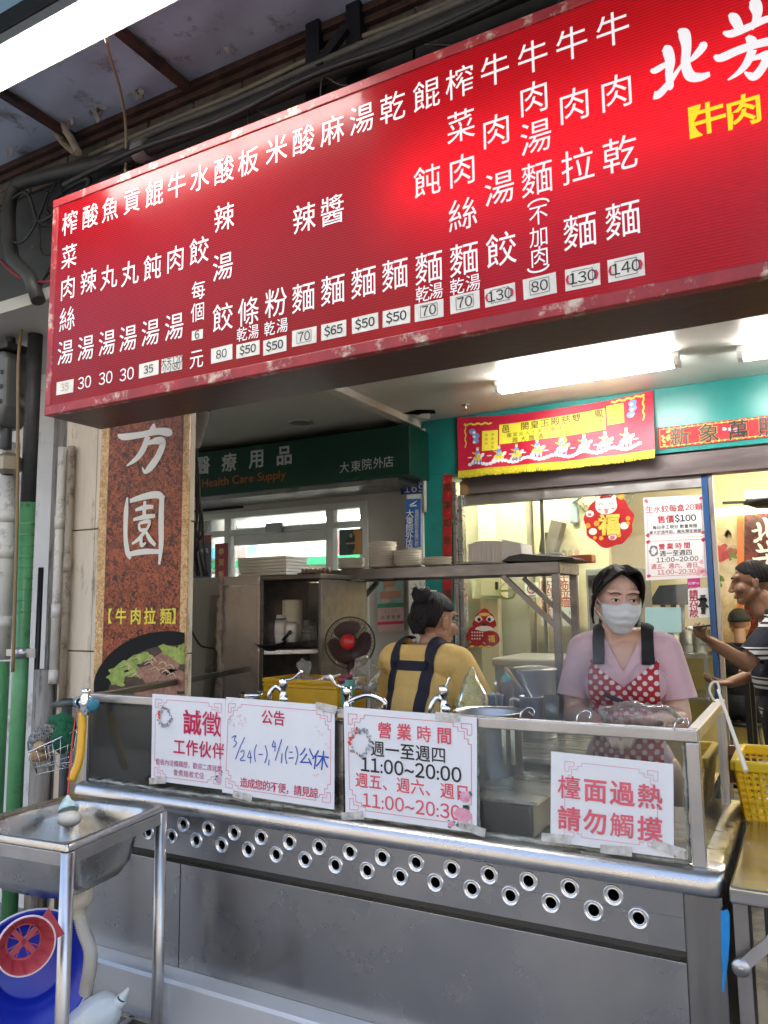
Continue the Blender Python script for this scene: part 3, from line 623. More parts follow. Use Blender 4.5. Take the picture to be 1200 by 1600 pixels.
# pipes against the pillar, left edge of the photo
GRN = M('green_plastic_pipe', (.10, .32, .13), .35, var=.2, vs=5, grime=(.06, .09, .05), gs=6, gt=.62)
DRK = M('dark_old_pipe', (.045, .045, .045), .5, var=.3, vs=9)
WPP = M('white_plastic_pipe', (.68, .65, .58), .4, var=.1, vs=6, grime=(.22, .19, .15), gs=6, gt=.58)
def vpipe(px, py, Y, r, z0, z1, mats, name, label, group=None, rings=()):
    p = at(px, py, Y=Y); x = p.x
    b = MB(); b.tube([(x, Y, z0), (x, Y, z1)], r, 18); o = b.build(name, mats)
    if rings:
        rb = MB()
        for z in rings: rb.lathe([(r, -.03), (r*1.16, -.03), (r*1.16, .03), (r, .03)], (x, Y, z), n=18)
        rb.build('coupling', mats, o)
    tag(o, label, 'pipe', group); return o, x
YQ = 2.30
o, xg = vpipe(34, 1000, YQ, .034, 0, 2.0, GRN, 'green_pipe', 'upright green pipe with a metal clamp nearest the pillar, bright green lower half', 'pipes by the pillar')
MB().tube([(xg, YQ, 1.96), (xg, YQ, 2.95)], .0335, 18).build('dark_upper_length', DRK, o)
b = MB(); b.lathe([(.036, -.022), (.0385, -.022), (.0385, .022), (.036, .022)], (xg, YQ, 1.315), n=20); b.box(xg+.036, xg+.10, YQ-.004, YQ+.0, 1.295, 1.335); b.box(xg-.10, xg-.036, YQ-.004, YQ, 1.30, 1.33); b.build('clamp', STEEL_TUBE, o)
b = MB(); b.tube(catmull([(xg, YQ, 2.45), (xg-.09, YQ-.02, 2.50), (xg-.2, YQ-.03, 2.53)]), .03, 14); b.build('branch', DRK, o)
b = MB()
for k in range(9): b.lathe([(.0345, -.004), (.0355, 0), (.0345, .004)], (xg, YQ, 1.5+.05*k), n=18)
b.build('ribs', GRN, o)
o, xw = vpipe(8, 900, YQ+.02, .040, 1.28, 2.3, WPP, 'white_pipe', 'thick white pipe at the left edge with collars', 'pipes by the pillar', (1.45, 1.78, 1.95))
MB().tube([(xw, YQ+.02, 0), (xw, YQ+.02, 1.27)], .039, 18).build('green_lower_length', GRN, o)
o, x2 = vpipe(86, 1000, YPL-.03, .019, 1.18, 2.25, WPP, 'thin_pipe', 'thin cream water pipe on the pillar, left one with joints', 'thin water pipes', (1.5, 1.9, 1.21))
o, x3 = vpipe(101, 1000, YPL-.025, .016, 1.1, 2.25, M('rusty_cream_pipe', (.36, .30, .22), .5, grime=(.12, .08, .05), gs=9, gt=.55), 'thin_pipe', 'thin rusty cream pipe beside the jointed water pipe', 'thin water pipes', (1.7,))
vpipe(53, 1150, YQ+.05, .012, 0, 1.7, BLACK_PL, 'thin_pipe', 'thin black conduit between the two green pipes', 'thin water pipes')
vpipe(64, 1200, YQ+.06, .045, 0, 1.24, STONE2, 'wooden_post', 'weathered grey wooden post beside the green pipe', None)
vpipe(100, 1230, YQ+.04, .022, 0, 1.12, DRK, 'thin_pipe', 'short dark pipe below the tap at the pillar foot', 'thin water pipes')
p = at(40, 480, Y=2.24)
tag(MB().tube(catmull([at(52, 385, Y=2.1), at(46, 440, Y=2.2), at(36, 500, Y=2.22), at(29, 560, Y=2.22), at(28, 640, Y=2.22), at(27, 800, Y=2.24), at(20, 1050, Y=2.24)]), .0075, 8).build('brown_cable', M('brown_cable', (.25, .17, .07), .45)), 'brown cable running down between the pipes', 'cable')
# grey meter box
c0 = at(-8, 600, Y=2.2)
gm = thing('gas_meter', 'grey rounded meter hanging among the pipes at the left edge', 'meter', c0)
b = MB()
b.prism([c0+Vector((x, 0, z)) for x, z in ((-.14, .16), (.05, .16), (.075, .12), (.075, -.11), (.03, -.20), (-.14, -.20))], (0, .14, 0)); b.build('body', M('grey_meter_paint', (.13, .135, .13), .4, var=.15, vs=9), gm, bevel=.02, seg=3)
b = MB(); b.box(c0.x-.14, c0.x+.085, c0.y-.005, c0.y+.145, c0.z+.165, c0.z+.195); b.tube([(c0.x+.0, c0.y+.07, c0.z+.19), (c0.x+.0, c0.y+.07, c0.z+.30)], .022, 12); b.tube([(c0.x, c0.y+.07, c0.z-.2), (c0.x, c0.y+.07, c0.z-.30)], .026, 12); b.build('lid', DRK, gm, bevel=.004)
for z in (.05, -.02, -.09): MB().lathe([(.012, 0), (.008, -.006), (.001, -.007)], (c0.x+.05, c0.y-.001, c0.z+z), (0, 1, 0), n=10).build('bolt', DRK, gm)
b = MB(); c = at(14, 725, Y=2.24); b.lathe([(.03, -.05), (.055, -.03), (.055, .03), (.03, .05)], c, n=6, smooth=False)
tag(b.build('pipe_union', M('brass_nut', (.30, .25, .17), .4, .6)), 'hexagonal metal pipe nut under the grey meter', 'pipe nut')

# =================================================================== NEIGHBOUR: THE CARE SUPPLY SHOP
YH = 5.0
WFR = M('white_window_frame', (.62, .62, .58), .45, var=.04, vs=5)
GSIGN = M('dark_green_sign', (.003, .040, .022), .35, var=.08, vs=3)
ps = thing('neighbour_shopfront', 'pale shopfront of the neighbouring care shop with transom windows', 'shop', (-3.6, YH, 0))
xp0, xp1 = -2.455, -2.335
MB().box(xp0, xp1, YW-.02, YW+.3, 0, CEIL-.052).build('white_post', M('white_rough_post', (.68, .66, .61), .6, var=.06, vs=6, bump=.25, bs=50, grime=(.4, .37, .3), gs=6, gt=.63), ps)
WALLC = M('beige_wall_panel', (.52, .49, .43), .5, var=.05, vs=3)
def P5(px, py): return at(px, py, Y=YH)
xa = P5(576, 850).x; zt = P5(600, 765).z
b = MB(); b.box(-8, xp0-.001, YH, YH+.06, P5(450, 815).z+.10, CEIL-.06); b.box(xa, xp0-.001, YH-.01, YH+.06, 0, P5(600, 775).z); b.build('wall_panel', WALLC, ps)
zA, zB, zC = P5(400, 800).z, P5(400, 825).z, P5(400, 842).z
b = MB()
zhead = P5(450, 812).z+.10; ztr = P5(450, 822).z
xm = [P5(x, 830).x for x in (300, 362, 517, 574)]
b.box(-8, xa-.001, YH-.015, YH+.05, zhead-.05, zhead); b.box(-8, xa-.001, YH-.015, YH+.05, ztr-.045, ztr)
for x in (xm[1]-.03, xm[2], xm[3]-.02): b.box(x-.035, x+.035, YH-.02, YH+.05, 0, zhead-.051)
b.box(xm[1]+.03, xm[2]-.04, YH-.012, YH+.05, ztr-.13, ztr-.05)
b.build('window_frame', WFR, ps, bevel=.004)
MB().box(-8, xa-.03, YH+.02, YH+.024, .1, zhead-.05).build('glass', GLASS, ps)
b = MB(); b.box(-6, xa, YH-.09, YH-.02, zhead+.14, zhead+.17); b.tube([(-6, YH-.05, zhead+.03), (P5(385, 800).x, YH-.05, zhead+.03)], .012, 8); b.build('shutter_rail', BLACK_PL, ps)
MB().box(P5(420, 820).x, P5(446, 820).x, YH-.05, YH-.02, ztr-.05, ztr+.03).build('door_closer', STEEL_DARK, ps, bevel=.004)
# inside that shop
ins = M('shop_interior_white', (.75, .76, .74), .5)
b = MB(); b.box(-9, -2.3, 8.6, 8.7, 0, 3); b.box(-9, -2.46, YH+.1, 8.6, 2.62, 2.66); b.build('back_wall', ins, ps); MB().box(-2.46, -2.42, YH+.07, 8.6, 0, 2.8).build('side_wall', ins, ps)
nl = thing('shop_lamp', 'bright ceiling lamp strips inside the neighbouring shop', 'lamp', (-4.2, 6.5, 2.6))
b = MB()
for y in (5.7, 6.9, 8.0): b.box(-6.6, -2.9, y, y+.10, 2.585, 2.60)
b.build('diffuser', M_emit('shop_lamp_glow', (1, 1, .97), 11), nl)
sh = thing('display_shelf', 'lit display shelf with pale packets and green price strips inside the neighbouring shop', 'shelf', (-4, 7.2, 0))
def P7(px, py): return at(px, py, Y=7.2)
b = MB(); x0, x1 = P7(365, 870).x, P7(530, 870).x; b.box(x0-1.2, x1+.5, 7.2, 7.6, 0, P7(450, 892).z); b.box(x0-1.2, x1+.5, 7.5, 7.6, 0, 2.4); b.build('body', ins, sh)
MB().box(x0-1.2, x1+.5, 7.19, 7.2, P7(450, 884).z, P7(450, 872).z).build('price_strip', M('green_strip', (.03, .38, .16), .4), sh)
random.seed(4)
cols_ = [(.75, .72, .25), (.15, .45, .65), (.75, .75, .72), (.8, .3, .3), (.7, .75, .78), (.85, .8, .7), (.7, .2, .25)]
for k in range(16):
    xx = x0-.6+k*.21; b = MB(); b.box(xx, xx+.15, 7.25, 7.4, P7(450, 868).z+.0, P7(450, 868).z+random.uniform(.14, .24))
    tag(b.build('packet', M('packet_%d' % k, cols_[k % 7], .4), None, bevel=.01), 'small pastel packet in the row on the lit shelf of the neighbouring shop', 'packet', 'packets on the neighbour shelf')
PN = M('pale_poster', (.80, .80, .70), .5, emit=0)
ad = thing('ad_panel', 'wide pale advertising panel above the shelf inside the neighbouring shop', 'poster', P7(450, 850))
FA = Flat(P7(384, 836), P7(540, 829), P7(540, 868), P7(384, 872)); FA.sheet(MB(), .01).build('board', PN, ad)
b = MB(); FA.rect(b, .02, .15, .12, .8); b.build('patch', M('sky_blue_print', (.2, .5, .7), .5), ad); b = MB(); FA.rect(b, .9, .0, 1, .95); b.build('patch', M('red_print', (.7, .12, .15), .5), ad)
b = MB(); FA.line(b, '護理用品', .5, .45, .35, .01); b.build('lettering', GREEN_INK, ad) if False else None
# green sign box
YGS = 4.55
gs = thing('green_shop_sign', 'dark green box sign of the neighbouring care shop', 'sign', at(470, 720, Y=YGS))
gx1, gz0, gz1 = at(640, 700, Y=YGS).x, at(640, 742, Y=YGS).z, at(640, 662, Y=YGS).z
MB().box(-7, gx1, YGS, YW+.1, gz0, gz1).build('box', GSIGN, gs, bevel=.006)
MB().box(-7, gx1-.1, YGS+.02, YW+.1, gz0-.035, gz0-.002).build('under_rail', STEEL_DARK, gs)
GREYW = M('dull_white_vinyl', (.50, .52, .50), .5); b = MB(); yy = YGS-.003
for ch, px, py in (('醫', 317, 727), ('療', 358, 722), ('用', 401, 716), ('品', 444, 711)): put(b, ch, at(px, py, Y=yy), XU, ZU, .152, .022)
for ch, px, py in (('大', 538, 730), ('東', 556, 728), ('院', 573, 725), ('外', 591, 723), ('店', 607, 721)): put(b, ch, at(px, py, Y=yy), XU, ZU, .085, 0)
b.build('lettering', GREYW, gs)
b = MB(); line(b, 'Health Care Supply', at(379, 748, Y=yy), XU, ZU, .092, .004, .0, sx=1.12); b.build('english_lettering', M('dim_orange_vinyl', (.42, .12, .02), .5), gs)
# plates on the white post
YPP = YW-.024
def flatpx(Y, tl, tr, br, bl): return Flat(*[at(x, y, Y=Y) for x, y in (tl, tr, br, bl)])
F = flatpx(YPP, (626, 746), (660, 744), (659, 771), (626, 773)); hn = tag(F.sheet(MB(), .006).build('house_number_plate', M('navy_enamel', (.02, .035, .14), .35)), 'small navy house number plate reading 169', 'number plate')
b = MB(); F.line(b, '光遠路', .62, .27, .34, 0, .25); F.line(b, '169', .64, .68, .62, 0, .12); F.line(b, '15', .14, .6, .22); b.build('lettering', GREYW, hn)
F = flatpx(YPP, (634, 780), (657, 779), (657, 855), (632, 856)); vp = tag(F.sheet(MB(), .006).build('vertical_shop_plate', M('blue_enamel', (.03, .13, .40), .35)), 'narrow blue vertical name plate on the white post', 'sign')
b = MB()
for i, ch in enumerate('大東院外店'): put(b, ch, F.p(.30, .30+.155*i, .002), XU, ZU, .062, .01)
for i, ch in enumerate('美德耐股份有限公司'): put(b, ch, F.p(.76, .27+.084*i, .002), XU, ZU, .034, 0)
brush(b, [[(F.p(.25, .13).x, F.p(.25, .13).z, .002), (F.p(.5, .10).x, F.p(.5, .10).z, .012), (F.p(.78, .04).x, F.p(.78, .04).z, .003)], [(F.p(.3, .15).x, F.p(.3, .15).z, .006), (F.p(.75, .14).x, F.p(.75, .14).z, .012)]], lambda x, z, l: Vector((x, YPP-.003, z)))
b.build('lettering', WHITE_PAPER, vp)
# notices in the neighbour's window
YN2 = YH-.022
def notice(name, label, quad, mat, Y=YN2, cat='poster', group='notices in the neighbour window'):
    F = flatpx(Y, *quad); o = tag(F.sheet(MB(), .002).build(name, mat), label, cat, group); return F, o
F, o = notice('poster', 'dark poster of a standing figure in the upper window pane', ((530, 828), (566, 826), (566, 866), (530, 868)), M('dark_teal_print', (.05, .10, .08), .4))
b = MB(); F.rect(b, .62, .02, .99, .98); b.build('orange_half', M('orange_print', (.45, .22, .06), .5), o)
b = MB(); F.blob(b, .52, .24, .022, .002); F.blob(b, .52, .52, .042, .002, 0, 14, 1.5); b.build('figure', M('figure_print', (.03, .05, .05), .5), o)
b = MB(); F.blob(b, .52, .25, .014, .0026); F.rect(b, .3, .52, .7, .58, .0026); b.build('figure_skin', M('skin_print', (.5, .3, .2), .5), o)
F, o = notice('poster', 'teal poster with small bottles behind the shelf', ((530, 900), (566, 900), (566, 920), (530, 921)), M('teal_print', (.05, .17, .19), .4))
b = MB()
for k in range(4): F.rect(b, .1+.22*k, .25, .2+.22*k, .8, .002)
b.build('bottles', WHITE_PAPER, o)
F, o = notice('notice', 'white notice with a red no entry mark and lines of text', ((530, 921), (568, 920), (568, 962), (530, 964)), WHITE_PAPER)
b = MB(); c = F.p(.3, .24, .002)
b.add(*(lambda n=20: ([c+XU*(r*math.cos(2*math.pi*k/n))+ZU*(r*math.sin(2*math.pi*k/n)) for r in (.03, .023) for k in range(n)], [(k, (k+1) % n, n+(k+1) % n, n+k) for k in range(n)]))())
b.build('ban_ring', RED_INK, o)
b = MB(); F.line(b, '騎士', .3, .25, .09, .02); F.line(b, '霸立固', .28, .55, .12, .01); F.rect(b, .6, .1, .9, .4, .002); 
for k in range(4): F.rect(b, .08, .7+.06*k, .9-.15*(k % 2), .725+.06*k, .002)
b.build('lettering', M('grey_ink', (.12, .12, .12), .6), o)
F, o = notice('poster', 'colourful teal and red poster of a street shop beside the post', ((590, 905), (631, 903), (631, 942), (590, 944)), M('pale_teal_print', (.30, .48, .44), .5), YH-.035)
b = MB(); F.rect(b, .1, .5, .9, .8, .002); F.blob(b, .4, .2, .05, .002); b.build('print', M('brick_print', (.55, .25, .16), .5), o); b = MB(); F.rect(b, .3, .35, .75, .5, .003); F.rect(b, .15, .82, .5, .95, .003); b.build('print_highlights', M('sand_print', (.6, .5, .35), .5), o)
F, o = notice('calendar', 'pink calendar sheet with a green heading beside the post', ((590, 944), (631, 942), (631, 986), (590, 988)), M('pink_print', (.66, .42, .40), .5), YH-.035, 'calendar')
b = MB(); F.rect(b, 0, 0, 1, .14, .002); b.build('heading', GREEN_INK, o); b = MB(); F.rect(b, 0, .64, 1, .74, .002); b.build('stripe', RED_INK, o); b = MB(); F.line(b, '4 1 2 3', .5, .28, .16)
for k in range(4): F.rect(b, .15+.2*k, .42, .27+.2*k, .54, .002)
b.build('figures', M('grey_ink2', (.3, .25, .2), .6), o)
F, o = notice('red_couplet', 'red strip with gold greeting characters in the window left of the door', ((336, 850), (356, 848), (356, 905), (336, 907)), M('deep_red_paper', (.30, .015, .02), .5))
b = MB(); F.line(b, '恭', .5, .22, .20, .01); F.line(b, '賀', .5, .52, .20, .01); F.line(b, '新', .5, .85, .20, .01); b.build('lettering', GOLD_INK, o)
F, o = notice('dark_notice', 'navy and red notice behind the dangling cables', ((296, 838), (330, 836), (330, 903), (296, 905)), M('navy_print', (.015, .02, .045), .4))
b = MB(); F.rect(b, 0, 0, 1, .15, .002); b.build('red_band', M('red_band', (.3, .03, .03), .5), o); b = MB(); F.line(b, '居家用具', .5, .36, .13); b.build('lettering', GREYW, o)
# =================================================================== THE NOODLE SHOP FRONT
TEAL = M('teal_paint', (.014, .20, .18), .3, var=.10, vs=2.5, grime=(.012, .13, .12), gs=3, gt=.62, bump=.05, bs=12)
def PW(px, py, d=0.0): return at(px, py, Y=YW-d)
zdh = PW(900, 722).z                                   # underside of the teal band = top of the lintel
xd0, xd1 = PW(705, 850).x, 3.2
tw = thing('shop_wall', 'teal painted shop wall above and beside the glass doors', 'wall', (-1, YW, 0))
MB().box(-2.334, 6, YW, YW+.25, zdh, CEIL-.001).build('band', TEAL, tw)
MB().box(-2.334, xd0, YW, YW+.25, 0, zdh-.001).build('column', TEAL, tw)
b = MB(); b.tube([PW(664, 800, .02), PW(662, 670, .02)], .014, 8); b.build('conduit', WFR, tw)
LINT = M('brown_steel_lintel', (.17, .14, .14), .35, .6, var=.12, vs=2, aniso=(1, 4, 12), rvar=.08)
zl0 = PW(900, 768).z
zl = PW(900, 757).z
ln = thing('door_frame', 'dull brown steel frame of the sliding glass doors', 'door frame', (-1, YW, zl))
MB().box(PW(720, 760).x, 3.2, YW+.02, YW+.12, zl, zdh-.004).build('lintel', LINT, ln, bevel=.004)
b = MB(); b.prism([(PW(718, 760).x-.004, YW+.018, zl-.002), (PW(731, 760).x, YW+.018, zl-.002), (PW(731, 760).x, YW+.018, zdh-.05), (PW(718, 760).x-.004, YW+.018, zdh-.05)], (0, -.004, 0)); b.build('wood_patch', M('old_wood', (.22, .12, .05), .6, var=.3, vs=30), ln)
zf = PW(900, 770).z
b = MB(); b.box(PW(720, 780).x, PW(1103, 780).x, YW+.05, YW+.10, zf-.02, zl-.002); b.build('top_rail', STEEL_TUBE, ln, bevel=.003)
x_ = PW(714, 850).x; b = MB(); b.box(x_-.03, x_+.0, YW+.0, YW+.10, 0, zdh-.05); b.box(x_+.005, x_+.035, YW+.02, YW+.08, 0, zl); b.build('jamb', STEEL, ln, bevel=.004)
xb = PW(1110, 900).x
MB().box(xb-.022, xb+.012, YW+.045, YW+.10, 0, zl-.003).build('stile', M('blue_film_stile', (.03, .09, .24), .35, .2), ln, bevel=.003)
MB().box(xb+.014, xb+.04, YW+.05, YW+.10, 0, zl-.003).build('stile', STEEL_TUBE, ln, bevel=.003)
MB().box(x_+.036, xb-.023, YW+.07, YW+.078, .05, zf-.02).build('glass', GLASS, ln)
b = MB(); xm_ = PW(842, 850).x; b.box(xm_-.012, xm_+.012, YW+.085, YW+.10, 0, zf-.02); b.build('middle_stile', M('pale_stile', (.6, .58, .45), .4), ln)
# embroidered banner hung over the lintel
YBN = YW-.02
CLOTH = M('red_satin', (.50, .010, .042), .45, var=.12, vs=4, bump=.15, bs=20)
def bq(u, v, d=0.0):
    xl_, xr_ = PW(718, 700).x, PW(1024, 660).x
    ztop = 2.80+(-.035*math.sin(math.pi*u))-.02*u*(1-u); zbot = 2.415-.008*math.sin(math.pi*u)
    wv = .012*math.sin(9*u+2*v)+.010*math.sin(23*u+1)*v
    return Vector((xl_+(xr_-xl_)*u, YBN+wv-.02*v-d-.012, ztop+(zbot-ztop)*v))
bt = thing('embroidered_banner', 'red temple banner with yellow scroll and fringe above the doors', 'banner', bq(.5, 1))
b = MB(); b.sheet([[bq(i/60, j/10) for i in range(61)] for j in range(11)]); b.sheet([[bq(i/60, j/10, -.003) for i in range(61)] for j in range(11)]); b.build('cloth', CLOTH, bt)
b = MB(); random.seed(2)
for i in range(300):
    u = (i+.5)/300; p = bq(u, .985, .003); l = .05+random.uniform(-.006, .006); q = p+Vector((random.uniform(-.004, .004), -.004, -l)); b.add([p-XU*.003, q-XU*.0025, q+XU*.0025, p+XU*.003], [(0, 1, 2, 3)])
b.build('fringe', M('yellow_fringe', (.62, .52, .02), .6, var=.2, vs=80), bt)
SCR = M('yellow_scroll_print', (.80, .72, .06), .5); BRN = M('brown_black_ink', (.06, .03, .01), .5)
def patch(mb, u0, v0, u1, v1, d, n=24, sh=0.0): mb.sheet([[bq(u0+(u1-u0)*i/n, v0+sh*i/n+(v1-v0)*j/4, d) for i in range(n+1)] for j in range(5)])
b = MB(); patch(b, .235, .18, .775, .56, .002, sh=-.05); patch(b, .14, .28, .228, .66, .0022, sh=0); patch(b, .782, .10, .862, .44, .0022, 8); b.build('scroll', SCR, bt)
def bline(mb, txt, u0, u1, v, em, off=0.0, d=.0045, dv=0.0):
    n = len(txt)
    for i, ch in enumerate(txt):
        if ch == ' ': continue
        t = (i+.5)/n; u = u0+(u1-u0)*t; vs, fs, x0, x1, cj = glyph(ch, off)
        W_, H_ = (bq(1, .5)-bq(0, .5)).length, .385
        mb.add([bq(u+(x-.5)*em/W_, v+dv*t-(y-.384)*em/H_, d+z) for x, y, z in vs], fs)
b = MB(); bline(b, '邑 閤皇玉殿慈雙 鳳', .245, .77, .27, .062, .008, dv=-.06); bline(b, '座安火入土謝成慶建啟年辰甲次歲', .275, .765, .40, .034, 0, dv=-.05); bline(b, '興大醮清安祈朝五建啟', .30, .75, .505, .042, 0, dv=-.05); b.build('lettering', BRN, bt)
b = MB()
for u, t_ in ((.165, '香燒木'), (.2, '奉獻如意')):
    for i, ch in enumerate(t_): bline(b, ch, u-.02, u+.02, .36+.08*i, .024)
for u, t_ in ((.805, '國泰民安'), (.84, '風調雨順')):
    for i, ch in enumerate(t_): bline(b, ch, u-.02, u+.02, .16+.075*i, .022)
b.build('small_lettering', M('orange_red_ink', (.6, .18, .03), .5), bt)
# riders, dancers and clouds along the foot: simple embroidered figures
random.seed(9); ew, eb, ey, eg = MB(), MB(), MB(), MB()
def bblob(mb, u, v, ru, rv, d, n=12, a=0.0): mb.poly([bq(u+ru*math.cos(2*math.pi*k/n)*math.cos(a)-rv*.33*math.sin(2*math.pi*k/n)*math.sin(a), v+(rv*math.sin(2*math.pi*k/n)*math.cos(a)+ru*3*math.cos(2*math.pi*k/n)*math.sin(a))*1.0, d) for k in range(n)])
for i in range(44):
    u = .07+.86*i/43; bblob(ew, u, .88-.03*math.sin(i*.9)-.02*(u-.5), .013, .032, .003+.00005*(i % 3)); 
    if i % 3 == 0: bblob(ew, u+random.uniform(-.01, .01), .76, .014, .011, .0032)
for k, u in enumerate((.115, .235, .33, .44, .56, .67, .77, .87)):
    v = .75+(-.04 if k > 2 else 0)
    bblob(ew if k > 3 else ey, u, v+.05, .028, .06, .0042, a=.1); bblob(ew, u+.028, v-.01, .01, .05, .0043, a=.7); bblob(ew, u-.03, v+.10, .006, .05, .0043, a=.5)
    for s in (-.018, .0, .018): bblob(ew if k % 2 else eb, u+s, v+.11, .005, .05, .0044)
    bblob(eb, u, v-.04, .015, .07, .0046); bblob(eg if k % 2 else ey, u+.008, v-.01, .012, .045, .0048); bblob(ew, u, v-.13, .008, .028, .005); bblob(ey, u, v-.16, .009, .014, .0052)
    bblob(ey, u-.02, v-.06, .014, .012, .005, a=.5)
for v in (.28, .36, .46): bblob(eb, .085+.02*(v > .3), v, .022-.03*abs(v-.36), .055, .004, a=.4); bblob(ew, .095, v+.02, .009, .025, .0042)
for v in (.14, .23, .33): bblob(eb, .905-.01*(v > .3), v, .02, .055, .004, a=-.4); bblob(ew, .90, v+.02, .008, .025, .0042)
bblob(ey, .565, .60, .022, .07, .0036)
for i in range(14):
    bblob(ey, .045+.011*i, .14+.012*math.sin(i*1.7), .008, .018, .004, a=.3*math.sin(i)); bblob(ey, .955-.011*i, .05+.012*math.sin(i*1.7), .008, .018, .004, a=.3*math.sin(i))
    bblob(ey, .045+.003*math.sin(i*1.3), .16+.03*i, .004, .02, .004); bblob(ey, .955+.003*math.sin(i*1.3), .07+.03*i, .004, .02, .004)
for mb, nm, c in ((ew, 'white_embroidery', (.78, .78, .80)), (eb, 'blue_embroidery', (.16, .28, .60)), (ey, 'gold_embroidery', (.80, .60, .06)), (eg, 'green_embroidery', (.45, .58, .15))): mb.build(nm, M(nm, c, .5, var=.15, vs=60), bt)
# red lucky strip right of the banner
F = flatpx(YW-.006, (1027, 669), (1330, 634), (1330, 668), (1028, 702)); rs = tag(F.sheet(MB(), .003).build('lucky_strip', M('red_gilt_paper', (.36, .005, .012), .6, var=.1, vs=8)), 'horizontal red and gold lucky strip with black characters over the door', 'sign')
b = MB(); F.outline(b, .012, .08, .99, .92, .003, .001)
for k in range(60): F.blob(b, .02+.96*k/60, .08 if k % 2 else .92, .006, .0012, 0, 6)
for k in range(12): F.blob(b, .025+random.random()*.05, .2+random.random()*.65, .008, .0013, 0, 7)
b.build('gilding', GOLD_INK, rs)
b = MB(); b2 = MB()
for i, ch in enumerate('新象萬照高年'):
    put(b2, ch, F.p(.128+.158*i, .5, .0016), F.U, F.V, .125, .022); put(b, ch, F.p(.128+.158*i, .5, .0030), F.U, F.V, .122, .010)
b2.build('gold_outline', GOLD_INK, rs); b.build('lettering', M('ink_black_green', (.008, .02, .015), .4), rs)
b = MB()
for u in (.37, .43, .40): F.blob(b, u, .4+.2*(u-.37)*8, .012, .003)
b.build('blossom', PINKISH, rs)
F = flatpx(YW-.006, (692, 742), (706, 741), (706, 946), (692, 948)); rc = tag(F.sheet(MB(), .002).build('door_couplet', M('red_couplet_paper', (.36, .01, .015), .4, grime=(.55, .42, .12), gs=26, gt=.62)), 'long narrow red couplet on the teal column', 'couplet')
b = MB()
for i, ch in enumerate('萬事如意行大運'): put(b, ch, F.p(.5, .10+.135*i, .001), XU, ZU, .062, .02)
b.build('lettering', M('black_gold_ink', (.05, .03, .01), .4), rc)
# papers on the glass door
YD = YW+.066
def paper(name, label, quad, mat=None, Y=YD, cat='notice', group='papers on the glass door'):
    F = flatpx(Y, *quad); o = tag(F.sheet(MB(), .002).build(name, mat or LAMINATE), label, cat, group); return F, o
F, o = paper('price_notice', 'white notice on the glass door with the dumpling box price', ((1005, 778), (1100, 773), (1104, 837), (1008, 842)))
b = MB(); F.outline(b, .05, .08, .95, .92, .002)
for u, v in ((.05, .08), (.95, .08), (.05, .92), (.95, .92)): F.blob(b, u, v, .012, .0012, 0, 8)
b.build('border', M('rose_border_ink', (.62, .12, .13), .5), o)
b = MB(); F.line(b, '生水餃每盒20顆', .5, .29, .185, .008, -.02); F.line(b, '售價', .36, .55, .20, .012); b.build('lettering', M('red_brown_ink', (.50, .03, .05), .5), o)
b = MB(); F.line(b, '$100', .68, .55, .20, .02); F.line(b, '每日手工現包 數量有限', .5, .74, .10, .006); F.line(b, '量大於過年前，需先預定謝謝', .5, .86, .092, .004); b.build('black_lettering', BLACK_INK, o)
F, o = paper('hours_notice', 'white opening hours notice on the glass door under the dumpling price', ((1008, 842), (1104, 838), (1107, 902), (1009, 907)))
b = MB(); F.outline(b, .04, .06, .96, .92, .002)
for u, v in ((.05, .08), (.95, .08), (.05, .90), (.95, .90)): F.blob(b, u, v, .012, .0012, 0, 8)
F.line(b, '營業時間', .48, .20, .155, .015, .25); F.line(b, '週五、週六、週日', .47, .68, .135, .004, .0); F.line(b, '11:00~20:30', .5, .83, .15, .004, .0); b.build('lettering', M('red_brown_ink2', (.55, .04, .08), .5), o)
b = MB(); F.line(b, '週一至週四', .5, .37, .15, .008, .0); F.line(b, '11:00~20:00', .52, .53, .15, .008, .05); b.build('black_lettering', BLACK_INK, o)
b = MB()
for k in range(16):
    a = 2*math.pi*k/16; F.blob(b, .14+.06*math.cos(a), .30+.11*math.sin(a), .005+.002*(k % 3), .0012, 0, 7)
b.build('wreath', M('wreath_grey', (.25, .22, .25), .5), o)
b = MB()
for u, v, r in ((.88, .80, .022), (.93, .88, .02), (.90, .62, .012), (.84, .9, .014)): F.blob(b, u, v, r, .0014)
b.build('blossom', PINKISH, o)
F, o = paper('pay_sticker', 'small magenta payment sticker between the two door notices', ((1074, 904), (1094, 903), (1094, 917), (1074, 918)), M('magenta_sticker', (.45, .03, .22), .4), YD-.003, 'sticker')
b = MB(); F.line(b, '台灣Pay', .5, .55, .35); b.build('lettering', WHITE_PAPER, o)
F, o = paper('pay_first_notice', 'narrow white pay first notice with a black waitress silhouette', ((1075, 920), (1108, 918), (1109, 964), (1076, 967)))
b = MB()
for i, ch in enumerate('請先付款'): put(b, ch, F.p(.26, .18+.22*i, .001), XU, ZU, .052, .018)
b.build('lettering', M('wine_ink', (.42, .02, .06), .5), o)
b = MB()
q = lambda u, v: F.p(u, v, .001)
for st in ([(.70, .24, .035), (.71, .30, .02)], [(.70, .32, .03), (.70, .42, .045), (.69, .50, .03), (.70, .62, .06), (.70, .66, .062)], [(.68, .36, .012), (.58, .40, .010), (.48, .37, .008), (.40, .36, .012)], [(.74, .35, .012), (.86, .42, .010), (.76, .50, .008)], [(.66, .66, .018), (.66, .80, .012), (.63, .88, .014)], [(.75, .66, .018), (.76, .80, .012), (.75, .89, .014)]):
    brush(b, [[(q(u, v).x, q(u, v).z, w_) for u, v, w_ in st]], lambda x, z, l: Vector((x, YD-.0045, z)))
b.build('silhouette', BLACK_INK, o)
